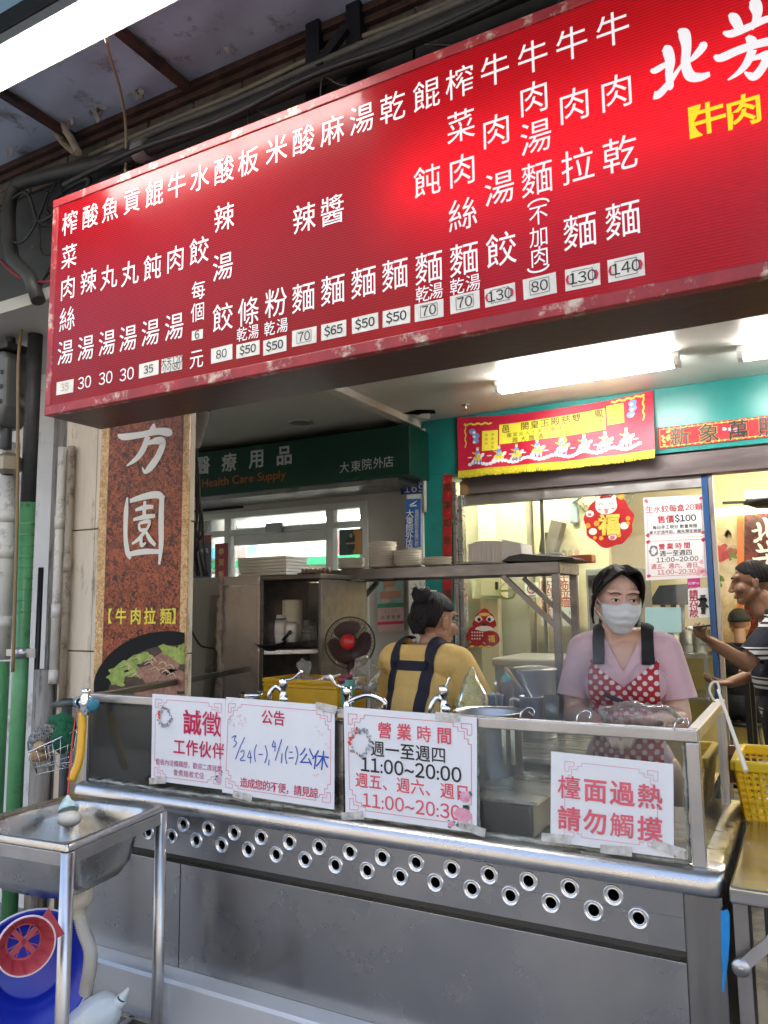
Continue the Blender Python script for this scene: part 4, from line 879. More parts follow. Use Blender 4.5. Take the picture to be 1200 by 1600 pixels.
F, o = paper('light_blue_notice', 'pale blue sheet on the glass behind the masked woman', ((1008, 949), (1064, 949), (1065, 988), (1008, 989)), M('pale_blue_sheet', (.35, .55, .58), .4), YD)
# round lucky cat decoration
cc = at(951, 812, Y=YD); R_ = .152
lc = thing('lucky_cat_decoration', 'round red new year decoration with a smiling white cat and gold character', 'decoration', cc)
b = MB(); b.prism([cc+Vector((R_*(1+.05*math.sin(9*a))*math.cos(a), 0, R_*1.08*(1+.05*math.cos(7*a))*math.sin(a)-.01)) for a in [2*math.pi*k/48 for k in range(48)]], (0, -.004, 0)); b.build('disc', M('festive_red', (.42, .012, .016), .4, var=.15, vs=25), lc)
yb = cc.y-.005
def fb(mb, x, z, rx, rz=None, d=0.0, n=18): mb.poly([Vector((cc.x+x+rx*math.cos(2*math.pi*k/n), yb-d, cc.z+z+(rz or rx)*math.sin(2*math.pi*k/n))) for k in range(n)])
b = MB(); fb(b, -.01, .088, .068, .054, .001)
for s in (-1, 1): b.poly([Vector((cc.x-.01+s*x, yb-.0012, cc.z+z)) for x, z in ((.02, .12), (.058, .165), (.066, .10))])
for x, z in ((-.10, -.07), (.095, -.045), (-.115, .045), (.02, -.11)): fb(b, x, z, .026, .022, .0015)
b.build('white_cat', M('cat_white', (.82, .76, .68), .5), lc)
b = MB()
for s in (-1, 1): brush(b, [[(cc.x-.01+s*.032+.014*math.cos(a), cc.z+.092+.012*math.sin(a), .004) for a in [math.pi*k/6 for k in range(7)]]], lambda x, z, l: Vector((x, yb-.003, z)))
brush(b, [[(cc.x-.028, cc.z+.07, .004), (cc.x-.018, cc.z+.062, .004), (cc.x-.01, cc.z+.07, .004), (cc.x-.002, cc.z+.062, .004), (cc.x+.008, cc.z+.07, .004)]], lambda x, z, l: Vector((x, yb-.003, z))); b.build('cat_face', M('cat_line', (.12, .03, .02), .5), lc)
b = MB(); fb(b, -.01, .052, .012, .014, .0035); fb(b, -.052, .068, .010, .006, .003); fb(b, .032, .068, .010, .006, .003); fb(b, .02, -.115, .016, .013, .004); fb(b, -.115, .04, .012, .01, .004); b.build('pink_marks', M('cat_pink', (.62, .2, .2), .5), lc)
b = MB(); put(b, '福', (cc.x+.005, yb-.0045, cc.z-.03), XU, ZU, .135, .05); b.build('gold_character', M('gold_relief', (.80, .56, .10), .3, bump=.3, bs=60), lc)
b2 = MB(); put(b2, '福', (cc.x+.005, yb-.0035, cc.z-.03), XU, ZU, .140, .075); b2.build('character_outline', M('brown_outline', (.30, .10, .02), .5), lc)  # wider brown copy of the character behind the gold one
b = MB()
for x, z, r in ((-.13, -.03, .017), (.12, .0, .014), (.085, .14, .02), (.06, -.10, .015), (-.05, -.115, .014), (.118, -.03, .012), (-.075, -.02, .018), (-.09, -.11, .012)): fb(b, x, z, r, r, .002)
b.build('gold_fruit', M('fruit_orange', (.75, .32, .04), .4), lc)
b = MB(); b.prism([Vector((cc.x-.01+x, yb-.002, cc.z+z)) for x, z in ((-.028, .138), (.02, .142), (.026, .165), (.0, .185), (-.03, .165))], (0, -.004, 0)); b.build('headdress', M('headdress_red', (.30, .02, .02), .4), lc)
# lion sticker low on the glass
lc2 = at(753, 982, Y=YW+.04); ls = thing('lion_sticker', 'red and gold lion dance sticker low on the glass by the steel jamb', 'sticker', lc2)
def ls_(mb, pts, d): mb.prism([Vector((at(x, y, Y=lc2.y).x, lc2.y-d, at(x, y, Y=lc2.y).z)) for x, y in pts], (0, -.001, 0))
el = lambda cx, cy, rx, ry, n=20, j=.1: [(cx+rx*(1+j*math.sin(5*2*math.pi*k/n))*math.cos(2*math.pi*k/n), cy+ry*(1+j*math.cos(4*2*math.pi*k/n))*math.sin(2*math.pi*k/n)) for k in range(n)]
b = MB(); ls_(b, el(746, 992, 17, 15), 0); ls_(b, el(757, 972, 18, 17), .001); ls_(b, el(768, 998, 13, 12, 20, .03), .0012); ls_(b, el(757, 956, 7, 5), .0005)
for x in (738, 752, 764): ls_(b, el(x, 1008, 6, 4), .0013)
b.build('body', M('lion_red', (.36, .015, .02), .5, var=.3, vs=40), ls)
b = MB(); ls_(b, el(757, 982, 14, 4), .003); ls_(b, el(748, 967, 6, 5), .003); ls_(b, el(766, 967, 6, 5), .003)
for k in range(14): ls_(b, el(738+(k % 5)*4, 988+(k//5)*5, 1.3, 1.3, 8), .003)
b.build('white_marks', M('lion_white', (.75, .7, .62), .5), ls)
b = MB(); ls_(b, el(749, 968, 2.6, 3), .0045); ls_(b, el(765, 968, 2.6, 3), .0045); ls_(b, el(757, 976, 4, 2), .0045); b.build('eyes', BLACK_INK, ls)
b = MB(); put(b, '福', at(768, 998, Y=lc2.y-.004), XU, ZU, .05, .03); ls_(b, el(757, 960, 9, 2.5), .003)
for x in (738, 752, 764): ls_(b, el(x, 1010, 4, 1.6), .003)
b.build('gold_marks', GOLD_INK, ls)
# electric switch on the teal column
F = flatpx(YW-.004, (670, 922), (682, 922), (682, 955), (670, 955)); tag(F.sheet(MB(), .02).build('switch_box', M('white_switch', (.6, .58, .55), .4), None, bevel=.004), 'small white switch box on the teal column behind the bun', 'switch')

# =================================================================== INSIDE THE NOODLE SHOP
CRM = M('cream_interior_wall', (.72, .63, .44), .45, var=.06, vs=2, grime=(.50, .42, .27), gs=2, gt=.62)
YI = 7.7
struct(MB().box(-2.45, 6, YI, YI+.1, 0, 2.72).build('interior_wall', CRM))
struct(MB().box(-2.45, -2.40, YW+.26, YI, 0, 2.72).build('interior_wall', CRM))
struct(MB().box(5.9, 6, YW+.26, YI, 0, 2.72).build('interior_wall', CRM))
def PI(px, py, Y): return at(px, py, Y=Y)
# a cream pier and wall block a little behind the glass
pr = thing('wall_pier', 'cream wall pier behind the glass with pale panels', 'wall', (-2, 5.6, 0))
xs_ = [PI(x, 850, 5.7).x for x in (722, 748, 775, 822, 842)]
b = MB(); b.box(xs_[0]-.2, xs_[1], 5.75, 5.95, 0, 2.7); b.box(xs_[2], xs_[3]-.02, 5.78, 5.95, 0, 2.7); b.build('grey_panel', M('greyish_cream', (.40, .38, .30), .4), pr); b = MB(); b.box(xs_[1]+.001, xs_[2]-.001, 5.70, 5.95, 0, 2.7); b.build('pale_panel', M('warm_cream', (.72, .62, .45), .5), pr)
MB().box(xs_[3], PI(950, 850, 5.9).x, 5.9, 6.0, 0, 2.7).build('tile_panel', M('cream_tiles', (.62, .54, .34), .3, var=.05, vs=3), pr)
Yb = 5.55
eb_ = thing('meter_cabinet', 'cream electric cabinet on the wall behind the shelf', 'cabinet', PI(765, 920, Yb))
p0, p1 = PI(737, 936, Yb), PI(783, 880, Yb); MB().box(p0.x, p1.x+.0, Yb, Yb+.14, p0.z, p1.z+.02).build('box', M('cabinet_cream', (.55, .50, .36), .4), eb_, bevel=.006)
p0, p1 = PI(752, 932, Yb), PI(783, 896, Yb); MB().box(p0.x, p1.x-.01, Yb-.012, Yb-.001, p0.z, p1.z).build('door', M('cabinet_door', (.62, .54, .36), .35), eb_, bevel=.004)
p = PI(776, 915, Yb-.014); MB().box(p.x-.012, p.x+.012, Yb-.02, Yb-.0125, p.z-.03, p.z+.03).build('handle', BLACK_PL, eb_, bevel=.003)
p = PI(793, 923, 5.4); b = MB(); b.lathe([(.052, -.012), (.066, -.012), (.066, .012), (.052, .012), (.052, -.012)], p, (0, 1, 0), n=28); b.box(p.x-.05, p.x+.05, p.y-.008, p.y+.008, p.z-.008, p.z+.008); tag(b.build('tape_roll', M('yellow_tape', (.55, .52, .18), .4)), 'pale yellow ring hanging right of the cream cabinet', 'tape roll')
Fq = flatpx(5.72, (844, 893), (904, 893), (905, 978), (846, 978)); wm = tag(Fq.sheet(MB(), .003).build('wall_menu', WHITE_PAPER), 'white paper menu with columns of orange characters behind the shelf posts', 'menu')
b = MB()
for k, t_ in enumerate(('牛筋半肉麵', '牛三寶', '牛筋拉麵', '豬肉拉麵')):
    for i, ch in enumerate(t_): put(b, ch, Fq.p(.13+.245*k, .09+.16*i, .001), XU, ZU, .078, .014)
b.build('lettering', M('brick_orange_ink', (.50, .10, .04), .5), wm)
b = MB(); Fq.line(b, '160', .14, .90, .07, .01); Fq.line(b, '130', .52, .80, .07, .01); Fq.line(b, '130', .82, .76, .07, .01); b.build('prices', M('grey_ink3', (.2, .2, .2), .5), wm)
Fq = flatpx(5.72, (820, 911), (841, 910), (841, 933), (820, 934)); ns = tag(Fq.sheet(MB(), .003).build('no_smoking_sign', WHITE_PAPER), 'small white no smoking sticker left of the paper menu', 'sign')
b = MB(); c = Fq.p(.5, .42, .002); n = 24
b.add([c+XU*(r*math.cos(2*math.pi*k/n))+ZU*(r*math.sin(2*math.pi*k/n)) for r in (.036, .028) for k in range(n)], [(k, (k+1) % n, n+(k+1) % n, n+k) for k in range(n)]); b.bar(c+Vector((-.022, -.0005, .022)), c+Vector((.022, -.0005, -.022)), .002, .007, (0, 1, 0)); Fq.rect(b, .2, .86, .8, .92, .002); b.build('ban_ring', M('dark_red_ink', (.35, .02, .03), .5), ns)
b = MB(); Fq.rect(b, .3, .39, .7, .45, .0012); b.build('cigarette', BLACK_INK, ns)
# bracket fan on the inner wall
wf = thing('wall_fan', 'grey wall fan seen through the glass beside the round decoration', 'fan', PI(905, 790, 5.85))
p = PI(896, 795, 5.85); b = MB(); b.box(p.x-.03, p.x+.03, 5.85, 5.89, p.z-.11, p.z+.11); b.bar((p.x, 5.83, p.z+.06), (p.x+.22, 5.6, p.z+.13), .03, .05); b.build('bracket', M('grey_blue_plastic', (.22, .27, .29), .4), wf, bevel=.006)
c = Vector((p.x+.30, 5.55, p.z+.10)); b = MB()
for r in (.08, .13, .18, .21): b.lathe([(r, -.004), (r+.005, 0), (r, .004)], c, (.3, -1, -.25), n=32)
q_ = Vector((0, 0, 1)).rotation_difference(Vector((.3, -1, -.25)).normalized())
for k in range(40): a = 2*math.pi*k/40; b.tube([c+q_ @ Vector((.03*math.cos(a), .03*math.sin(a), .03)), c+q_ @ Vector((.21*math.cos(a), .21*math.sin(a), 0))], .0022, 5)
b.build('guard', M('grey_guard', (.3, .34, .36), .4), wf)
b = MB(); b.lathe([(.05, 0), (.05, .08), (.03, .1), (.001, .1)], c, (-.3, 1, .25), n=20); b.build('motor', M('grey_blue_plastic2', (.25, .3, .32), .4), wf)
bx = thing('wall_speaker', 'dark slanted box leaning on the inner wall above the paper menu', 'box', PI(855, 860, 5.8))
b = MB(); b.prism([PI(x, y, 5.75) for x, y in ((849, 863), (861, 812), (879, 816), (865, 865))], (0, .12, 0)); b.build('body', M('brown_box', (.10, .085, .07), .5), bx); b = MB(); b.prism([PI(x, y, 5.87) for x, y in ((842, 862), (846, 832), (858, 832), (850, 864))], (0, .03, 0)); b.build('back', BLACK_PL, bx)
bs = thing('framed_cards', 'row of small framed cards on a ledge above the paper menu', 'cards', PI(886, 863, 5.86)); 
for k in range(4):
    p = PI(871+10*k, 865, 5.84); MB().prism([p+Vector((-.018, 0, -.02)), p+Vector((.018, 0, -.02)), p+Vector((.018, 0, .02)), p+Vector((0, 0, .034)), p+Vector((-.018, 0, .02))], (0, .008, 0)).build('card', M('olive_card_%d' % k, (.2+.05*k, .2, .11), .5), bs)
# back room: food posters, lamps, counters
YF = 7.3
fp = thing('food_poster', 'large photo panel of beef and dumplings on the back wall of the shop', 'poster', PI(1150, 900, YF))
Ff = flatpx(YF, (1112, 806), (1162, 805), (1162, 1000), (1112, 1000)); Ff.sheet(MB(), .01).build('board', M('food_print', (.50, .40, .27), .4, var=.25, vs=6), fp)
b = MB(); random.seed(8)
for k in range(22): Ff.blob(b, random.uniform(.12, .78), random.uniform(.24, .36), random.uniform(.02, .035), .002+.0003*k)
b.build('beef', M('raw_beef_print', (.34, .03, .03), .4, var=.5, vs=14), fp)
b = MB()
for k in range(9): Ff.blob(b, random.uniform(.55, .75), random.uniform(.26, .36), random.uniform(.008, .016), .008)
for k in range(7): Ff.blob(b, random.uniform(.05, .45), random.uniform(.5, .58), random.uniform(.015, .03), .003)
b.build('herbs', M('herb_print', (.08, .18, .03), .5), fp)
b = MB()
for k in range(16): Ff.blob(b, random.uniform(.1, .95), random.uniform(.62, .93), random.uniform(.045, .07), .006+.0003*k)
for k in range(4): Ff.blob(b, .35+.15*k, .15+.03*(k % 2), .06, .004)
b.build('dumplings', M('dumpling_print', (.66, .54, .34), .4, col2=(.40, .29, .15), vs=9), fp)
b = MB(); Ff.rect(b, .80, .0, .99, 1, .012); b.build('orange_band', M('orange_band', (.55, .14, .02), .4), fp)
Fm = flatpx(YF-.02, (1163, 805), (1290, 790), (1290, 1010), (1163, 1000)); mp = tag(Fm.sheet(MB(), .01).build('name_panel', voro(M('maroon_marble', (.1, .02, .02), .2, coat=.5), 30, (.05, .008, .006), (.16, .03, .02))), 'maroon panel with white brush characters on the back wall', 'sign')
b = MB(); o_ = PI(1195, 822, YF-.03)
def bp(strokes, cx, cy, k, c, wk): return [[(c.x+(x-cx)*k, c.z-(y-cy+.32*(x-cx))*k, wd*wk) for x, y, wd in st] for st in strokes]
pb1, pb2 = PI(1195, 830, YF-.03), PI(1198, 868, YF-.03)
brush(b, bp(BEI, 790, 300, .00072, pb1, .00075), lambda x, z, l: Vector((x, YF-.034-.0003*l, z))); brush(b, bp(FANG, 1110, 190, .00068, pb2, .00072), lambda x, z, l: Vector((x, YF-.034-.0003*l, z)))
b.build('lettering', CRW, mp)
MB().box(PI(1112, 800, YF).x, PI(1162, 800, YF).x+2, YF-.06, YF, PI(1150, 805, YF).z, PI(1150, 793, YF).z).build('light_box', M_emit('warm_strip', (1, .80, .25), 3.0), None)
bpy.context.scene.objects['light_box']['label'] = 'warm yellow light strip above the food panel'; bpy.context.scene.objects['light_box']['category'] = 'lamp'
MB().box(PI(1112, 985, YF).x-.6, PI(1162, 800, YF).x+2, YF-.35, YF-.02, 0, PI(1150, 1003, YF).z).build('yellow_ledge', M('yellow_ledge', (.70, .52, .12), .4), None)
tag(bpy.context.scene.objects['yellow_ledge'], 'warm yellow ledge under the food panel at the back of the shop', 'ledge')
for i, (xa_, ya_, lab) in enumerate(((-.55, 5.55, 'bright tube lamp just inside the open shop door'), (-2.15, 5.35, 'unseen tube lamp placed to brighten the cream walls behind the glass'), (1.2, 6.4, 'tube lamp deep inside the dining room'))):  # the second lamp is set out of sight to brighten the cream walls
    lt = thing('tube_lamp', lab, 'lamp', (xa_, ya_, 2.6)); zz = 2.60; WG = WARM_GLOW
    MB().tube([(xa_-.1, ya_, zz), (xa_+1.05, ya_, zz)], .016, 10).build('tube', WG, lt); MB().box(xa_-.14, xa_+1.1, ya_-.04, ya_+.04, zz+.025, zz+.08).build('housing', LAMP_WHITE, lt, bevel=.004)
fxt = thing('ceiling_fan', 'ceiling fan unit with a white cover inside the open door', 'fan', PI(1190, 782, 5.9))
p = PI(1190, 775, 5.9); MB().box(p.x-.10, p.x+.3, 5.8, 6.1, p.z-.03, p.z+.03).build('cover', WHITE_PAPER, fxt, bevel=.01); b = MB(); b.lathe([(.16, 0), (.17, -.02), (.10, -.05), (.001, -.05)], p+Vector((.05, 0, -.03)), n=24); b.bar(p+Vector((-.25, 0, -.03)), p+Vector((-.08, 0, -.035)), .05, .015); b.build('motor', BLACK_PL, fxt)
# kitchen bench and pots seen through the glass behind the masked woman
Yk = 6.3
kb = thing('kitchen_bench', 'steel kitchen bench with shelf behind the glass door', 'bench', (-.8, Yk, 0))
zk = PI(1060, 1020, Yk).z; x0, x1 = PI(1000, 1020, Yk).x, PI(1105, 1020, Yk).x
b = MB(); b.box(x0-.3, x1, Yk, Yk+.6, zk-.04, zk); b.box(x0-.3, x1, Yk, Yk+.6, zk-.36, zk-.33); b.build('top', STEEL, kb, bevel=.004)
for xx in (x0-.28, x1-.03): MB().box(xx, xx+.03, Yk+.02, Yk+.05, 0, zk-.041).build('leg', STEEL_TUBE, kb)
for i, (px, py) in enumerate(((1075, 1020), (1095, 1022), (1055, 1020), (1040, 1018))):
    c = PI(px, py, Yk+.15); c.z = zk+.002; o = MB().lathe([(.001, 0), (.075, 0), (.078, .01), (.078, .17), (.083, .172), (.083, .176), (.076, .176), (.074, .02), (.001, .018)], c, n=24).build('tall_pot', STEEL); tag(o, 'tall steel pot in the row on the kitchen bench', 'pot', 'pots on the kitchen bench')
hd = thing('range_hood', 'dark range hood and piping over the kitchen bench', 'hood', PI(1045, 930, 6.5)); b = MB(); b.prism([PI(x, y, 6.5) for x, y in ((1012, 945), (1030, 915), (1075, 912), (1085, 945))], (0, .5, 0)); b.build('hood', M('dark_blue_steel', (.05, .06, .09), .35, .7), hd); b = MB()
for px in (1036, 1052, 1066): b.tube([PI(px, 945, 6.6), PI(px, 1000, 6.6)], .02, 8)
b.build('pipes', STEEL_DARK, hd)
fr = thing('white_freezer', 'pale green white chest freezer behind the stock pots', 'freezer', PI(820, 1060, 4.35))
p0, p1 = PI(772, 1036, 4.25), PI(900, 1036, 4.25)
MB().box(p0.x, p1.x+.35, 4.25, 4.75, 0, p0.z-.02).build('body', M('freezer_paint', (.50, .52, .42), .35, var=.05, vs=3), fr, bevel=.012); MB().box(p0.x-.01, p1.x+.36, 4.23, 4.76, p0.z-.018, p0.z+.03).build('lid', M('freezer_lid', (.58, .55, .40), .3), fr, bevel=.012)
fz = thing('display_fridge', 'dark framed glass fridge behind the masked woman', 'fridge', PI(925, 950, 5.6)); xf0, xf1 = PI(917, 950, 5.6).x, PI(1000, 950, 5.6).x
MB().box(xf0, xf1, 5.6, 6.1, 0, PI(930, 888, 5.6).z).build('cabinet', M('fridge_grey', (.25, .26, .25), .4, .4), fz, bevel=.01); b = MB(); zt_ = PI(930, 888, 5.6).z-.05; b.box(xf0+.02, xf0+.05, 5.585, 5.599, .3, zt_); b.box(xf1-.05, xf1-.02, 5.585, 5.599, .3, zt_); b.box(xf0+.051, xf1-.051, 5.585, 5.599, zt_-.04, zt_); b.build('door_frame', BLACK_PL, fz)
# =================================================================== THE STEEL COUNTER WITH ITS GLASS CASE
XL, XR, XS = -2.17, -.199, -.283
ct = thing('noodle_counter', 'long stainless steel cooking counter with glass case and two rows of round vents', 'counter', (-1.2, 2.1, 0))
prof = [(YG+.03, .938), (YL+.028, .936), (YL+.012, .930), (YL+.003, .918), (YL, .905), (YL, .887), (YL+.018, .887)]
def lipx(y): return XR-.0
b = MB(); rows = [[(x, y, z) for y, z in prof] for x in (XL, -1.4, -.7, XR-.03)]
rr = []
for k, x_ in enumerate((XR-.03, XR-.015, XR-.005, XR)):
    dy = (0, .003, .012, .03)[k]; rr.append([(x_, max(y, YL+dy) if z > .0 else y, z) for y, z in prof])
b.sheet(rows+rr[1:])
b.sheet([[(XR-.06, 2.5, .937), (XR-.06, YG, .937)], [(XR-.012, 2.5, .935), (XR-.012, YG-.0, .935)], [(XR-.002, 2.5, .925), (XR-.002, YG-.03, .925)], [(XR, 2.5, .887), (XR, YL+.03, .887)]])
b.build('lip', M('polished_lip', (.55, .54, .53), .30, 1.0, var=.06, vs=5, rvar=.06, aniso=(1, 6, 6), bump=.02, bs=30), ct)
# vent panel made of square cells, each with a round hole
ZV0, ZV1, ZVM = .762, .887, .829
b = MB(); sp = .0985; RH = .0125
def cell(cx, cz, x0, x1, z0, z1):
    n = 24; ring = [(cx+RH*math.cos(2*math.pi*k/n), cz+RH*math.sin(2*math.pi*k/n)) for k in range(n)]; sq = []
    for x, z in ring:
        dx, dz = x-cx, z-cz; t = min((x1-cx)/dx if dx > 1e-9 else ((x0-cx)/dx if dx < -1e-9 else 1e9), (z1-cz)/dz if dz > 1e-9 else ((z0-cz)/dz if dz < -1e-9 else 1e9)); sq.append((cx+dx*t, cz+dz*t))
    cor = [(x1, z1), (x0, z1), (x0, z0), (x1, z0)]
    vs = [(x, YP, z) for x, z in ring]+[(x, YP, z) for x, z in sq]; fs = [(k, (k+1) % n, n+(k+1) % n, n+k) for k in range(n)]
    b.add(vs, fs)
    for k in range(n):
        a, c = sq[k], sq[(k+1) % n]
        if abs(a[0]-c[0]) > 1e-7 and abs(a[1]-c[1]) > 1e-7:
            q = min(cor, key=lambda p: (p[0]-a[0])**2+(p[1]-a[1])**2 + (p[0]-c[0])**2+(p[1]-c[1])**2); b.add([(a[0], YP, a[1]), (c[0], YP, c[1]), (q[0], YP, q[1])], [(0, 1, 2)])
holes = []
for cz, xs0, n_, z0, z1 in ((.8535, -1.711-sp*4, 18, ZVM+.0005, ZV1), (.8135, -1.757-sp*3, 18, ZV0, ZVM)):
    for i in range(n_):
        cx = xs0+sp*i
        zz = cz
        if cx-sp/2 < XL: continue
        x0 = cx-sp/2; x1 = min(cx+sp/2, XS)
        if x1-cx < RH+.003: continue
        cell(cx, zz, x0, x1, z0, z1); holes.append((cx, zz)); last = x1; first = x0 if i == 0 else None
    if last < XS-.001: b.add([(last, YP, z0), (XS, YP, z0), (XS, YP, z1), (last, YP, z1)], [(0, 1, 2, 3)])
b.build('vent_panel', STEEL_PANEL, ct)
ring = None
for cx, cz in holes:
    if ring is None:
        m_ = MB(); m_.lathe([(.0123, .012), (.0123, .0), (.0130, -.0025), (.0150, -.0028), (.0165, -.0012), (.0180, -.0035), (.0205, -.0052), (.0225, -.0045), (.0235, .001)], (cx, YP, cz), (0, 1, 0), n=28)
        ring = m_.build('vent_ring', M('bright_vent_ring', (.82, .82, .80), .22, 1.0), ct); c0_ = (cx, cz); r0 = ring
    else:
        r0 = ring.copy(); COL.objects.link(r0); r0.parent = ct; r0.location = (cx-c0_[0], 0, cz-c0_[1])
b = MB(); b.box(XL+.03, XS-.01, YP+.065, YP+.07, .5, .88); b.build('dark_inside', BLACK, ct)  # black sheet stands in for the darkness seen through the vent holes
MB().box(XL+.02, XS, YP+.026, YP+.03, .735, .765).build('recess', M('shadow_dark_recess', (.09, .09, .085), .5, .6), ct)  # the gap's shadow is put into this strip's dark colour
for xa_, xb_ in ((XL+.02, -1.722), (-1.719, XS)): MB().box(xa_, xb_, YP+.0, YP+.03, .30, .738).build('front_panel', STEEL_PANEL, ct, bevel=.001)
MB().box(XS+.001, XR-.004, YP-.004, YP+.06, .0, .8865).build('end_panel', M('end_panel_steel', (.24, .235, .225), .35, 1.0, var=.15, vs=2, aniso=(6, 6, .7), rvar=.08), ct, bevel=.004)
MB().box(XR-.012, XR-.005, YP+.061, 2.5, .0, .886).build('side_panel', STEEL_DARK, ct)
MB().box(XL, XL+.015, YP+.031, 2.5, .0, .886).build('side_panel', STEEL_DARK, ct)
b = MB(); b.prism([(XL-.05, y, z) for y, z in ((YP-.001, .30), (1.768, .30), (1.768, .432), (1.776, .440), (YP-.001, .443))], (XS-XL+.02, 0, 0)); b.build('foot_ledge', M('ledge_steel', (.62, .63, .64), .5, .45, var=.08, vs=2, rvar=.1), ct)
MB().box(XL+.05, XS, YP+.01, YP+.04, 0, .299).build('kick_panel', STEEL_DARK, ct)
ZT = 1.223
b = MB()
b.box(XL, XR-.036, YG-.018, YG+.012, ZT-.026, ZT)
b.build('front_rail', STEEL_TUBE, ct, bevel=.003)
MB().box(XR-.060, XR-.035, YG+.0125, 2.47, ZT-.0265, ZT+.0005).build('side_rail', STEEL_TUBE, ct, bevel=.003)
pe = at(414, 1037, Z=ZT); MB().bar((XL+.012, YG+.02, ZT-.013), (pe.x, pe.y, ZT-.012), .022, .024).build('side_rail', M('dull_rail', (.2, .195, .18), .4, 1.0), ct, bevel=.003)
MB().bar((pe.x, pe.y, ZT-.03), (pe.x, pe.y, .93), .022, .022, (0, 1, 0)).build('post', STEEL_TUBE, ct)
b = MB(); b.box(XR-.062, XR-.034, YG-.017, YG+.012, .936, ZT-.0265); b.build('post', STEEL_TUBE, ct, bevel=.003)
MB().box(XR-.060, XR-.036, 2.44, 2.468, .936, ZT-.035).build('post', STEEL_TUBE, ct)
xp = at(531, 1180, Y=YG).x; MB().box(xp-.016, xp+.016, YG-.008, YG+.016, .938, ZT-.035).build('post', M('grimy_post', (.35, .33, .3), .4, .9, grime=(.1, .09, .08), gs=14, gt=.55), ct)
MB().box(XL, XL+.012, YG-.012, YG+.012, .938, ZT-.035).build('post', STEEL_TUBE, ct)
xq = at(747, 1210, Y=YG).x
for x0, x1 in ((XL+.013, xp-.017), (xp+.017, xq-.001), (xq+.001, XR-.067)): MB().box(x0, x1, YG-.003, YG+.003, .939, ZT-.0262).build('glass_pane', GLASS_CASE, ct)
MB().box(XR-.052, XR-.047, YG+.02, 2.43, .939, ZT-.036).build('glass_pane', GLASS_CASE, ct)
SIL = M('grimy_silicone', (.32, .33, .30), .5, var=.4, vs=30, grime=(.02, .02, .02), gs=22, gt=.60, bump=.3, bs=70)
b = MB(); pts = [(XL+.02+(XR-.09-XL)*k/80, YG-.006+random.uniform(-.003, .002), .940+random.uniform(-.002, .003)) for k in range(81)]; b.tube(pts, [random.uniform(.004, .0075) for _ in pts], 6)
b.tube([(xq+random.uniform(-.002, .002), YG-.005, .94+.245*k/20) for k in range(21)], [random.uniform(.003, .006) for k in range(21)], 6); b.tube([(XR-.068+random.uniform(-.002, .002), YG-.004, .94+.245*k/20) for k in range(21)], [random.uniform(.002, .006) for k in range(21)], 6)
b.build('sealant', SIL, ct)
# work surface, wells
b = MB(); b.box(XL+.016, XR-.013, YG+.03, 2.5, .88, .90); b.build('worktop', STEEL, ct)
b = MB(); xw0, xw1 = at(770, 1250, Y=2.2).x, at(870, 1250, Y=2.2).x
b.box(xw0, xw1, 1.98, 2.30, .901, .99); b.build('dark_well', M('dark_well_steel', (.10, .10, .095), .35, .9), ct, bevel=.01)
b = MB(); b.box(xw0-.9, xw0-.03, 2.30, 2.44, .901, 1.06); b.box(xw0+.0, xw1+.02, 1.96, 2.32, .991, 1.0); b.build('inner_tray', STEEL, ct, bevel=.006)
for px in (786, 800): MB().tube([at(px, 1130, Y=2.05), at(px+3, 1195, Y=2.05)], .006, 8).build('inner_rod', CREAM, ct)
# ---- posters on the case
def cposter(name, label, quad, dy, mat=LAMINATE):
    F = flatpx(YG-.0215-dy, *quad); b = F.sheet(MB(), .0015); o = b.build(name, mat); tag(o, label, 'poster', 'posters on the counter glass'); return F, o
def wreath(F, o, u, v, r, seed):
    random.seed(seed); g, rd = MB(), MB()
    for k in range(44):
        a = 2*math.pi*k/44+random.uniform(-.1, .1); rr_ = r*random.uniform(.8, 1.15); rad = random.uniform(.002, .0055)
        F.blob(rd if (2.6 < a < 3.6 or random.random() < .12) else g, u+rr_*math.cos(a)/F.W, v-rr_*math.sin(a)/F.H, rad, .0013+.00012*k, 0, 7, random.uniform(.5, 1.4))
    g.build('wreath', M('wreath_slate', (.10, .13, .17), .5, col2=(.45, .48, .5), vs=90), o); rd.build('koi', M('koi_red', (.62, .08, .03), .5), o)
def flowers(F, o, pts, seed, col=(.78, .42, .52)):
    random.seed(seed); p_, l_ = MB(), MB()
    for u, v, r in pts:
        for k in range(7): a = k*.9+random.random(); F.blob(p_, u+r*.6*math.cos(a)/F.W, v+r*.6*math.sin(a)/F.H, r*.55, .0014+.0001*k, 0, 10)
        for k in range(4): a = random.random()*6.3; F.blob(l_, u+r*1.25*math.cos(a)/F.W, v+r*1.25*math.sin(a)/F.H, r*.45, .0011, 0, 8, .6)
    p_.build('blossom', M('blossom_pink', col, .5, col2=(.72, .25, .36), vs=60), o); l_.build('leaves', M('leaf_teal', (.06, .20, .16), .5), o)
Fa, oa = cposter('hiring_poster', 'white hiring poster with crimson characters, leftmost on the counter glass', ((238, 1084), (352, 1092), (350, 1234), (236, 1219)), 0)
b = MB(); Fa.fret(b, .0013, 0, .05, .055, .012); b.build('border', M('rose_border', (.66, .09, .20), .5), oa)
b = MB(); Fa.line(b, '誠徵', .70, .29, .29, .024, .0); Fa.line(b, '工作伙伴', .66, .58, .19, .018, .04); b.build('lettering', CRIMSON_INK, oa)
b = MB(); Fa.line(b, '意者內洽備履歷，歡迎二度就業', .52, .775, .075, 0, -.03); Fa.line(b, '會煮麵者尤佳', .53, .875, .078, 0, .02); b.build('small_lettering', M('plum_ink', (.42, .05, .18), .5), oa)
wreath(Fa, oa, .19, .26, .026, 1); flowers(Fa, oa, [(.93, .90, .009), (.95, .82, .006)], 3, (.6, .5, .75))
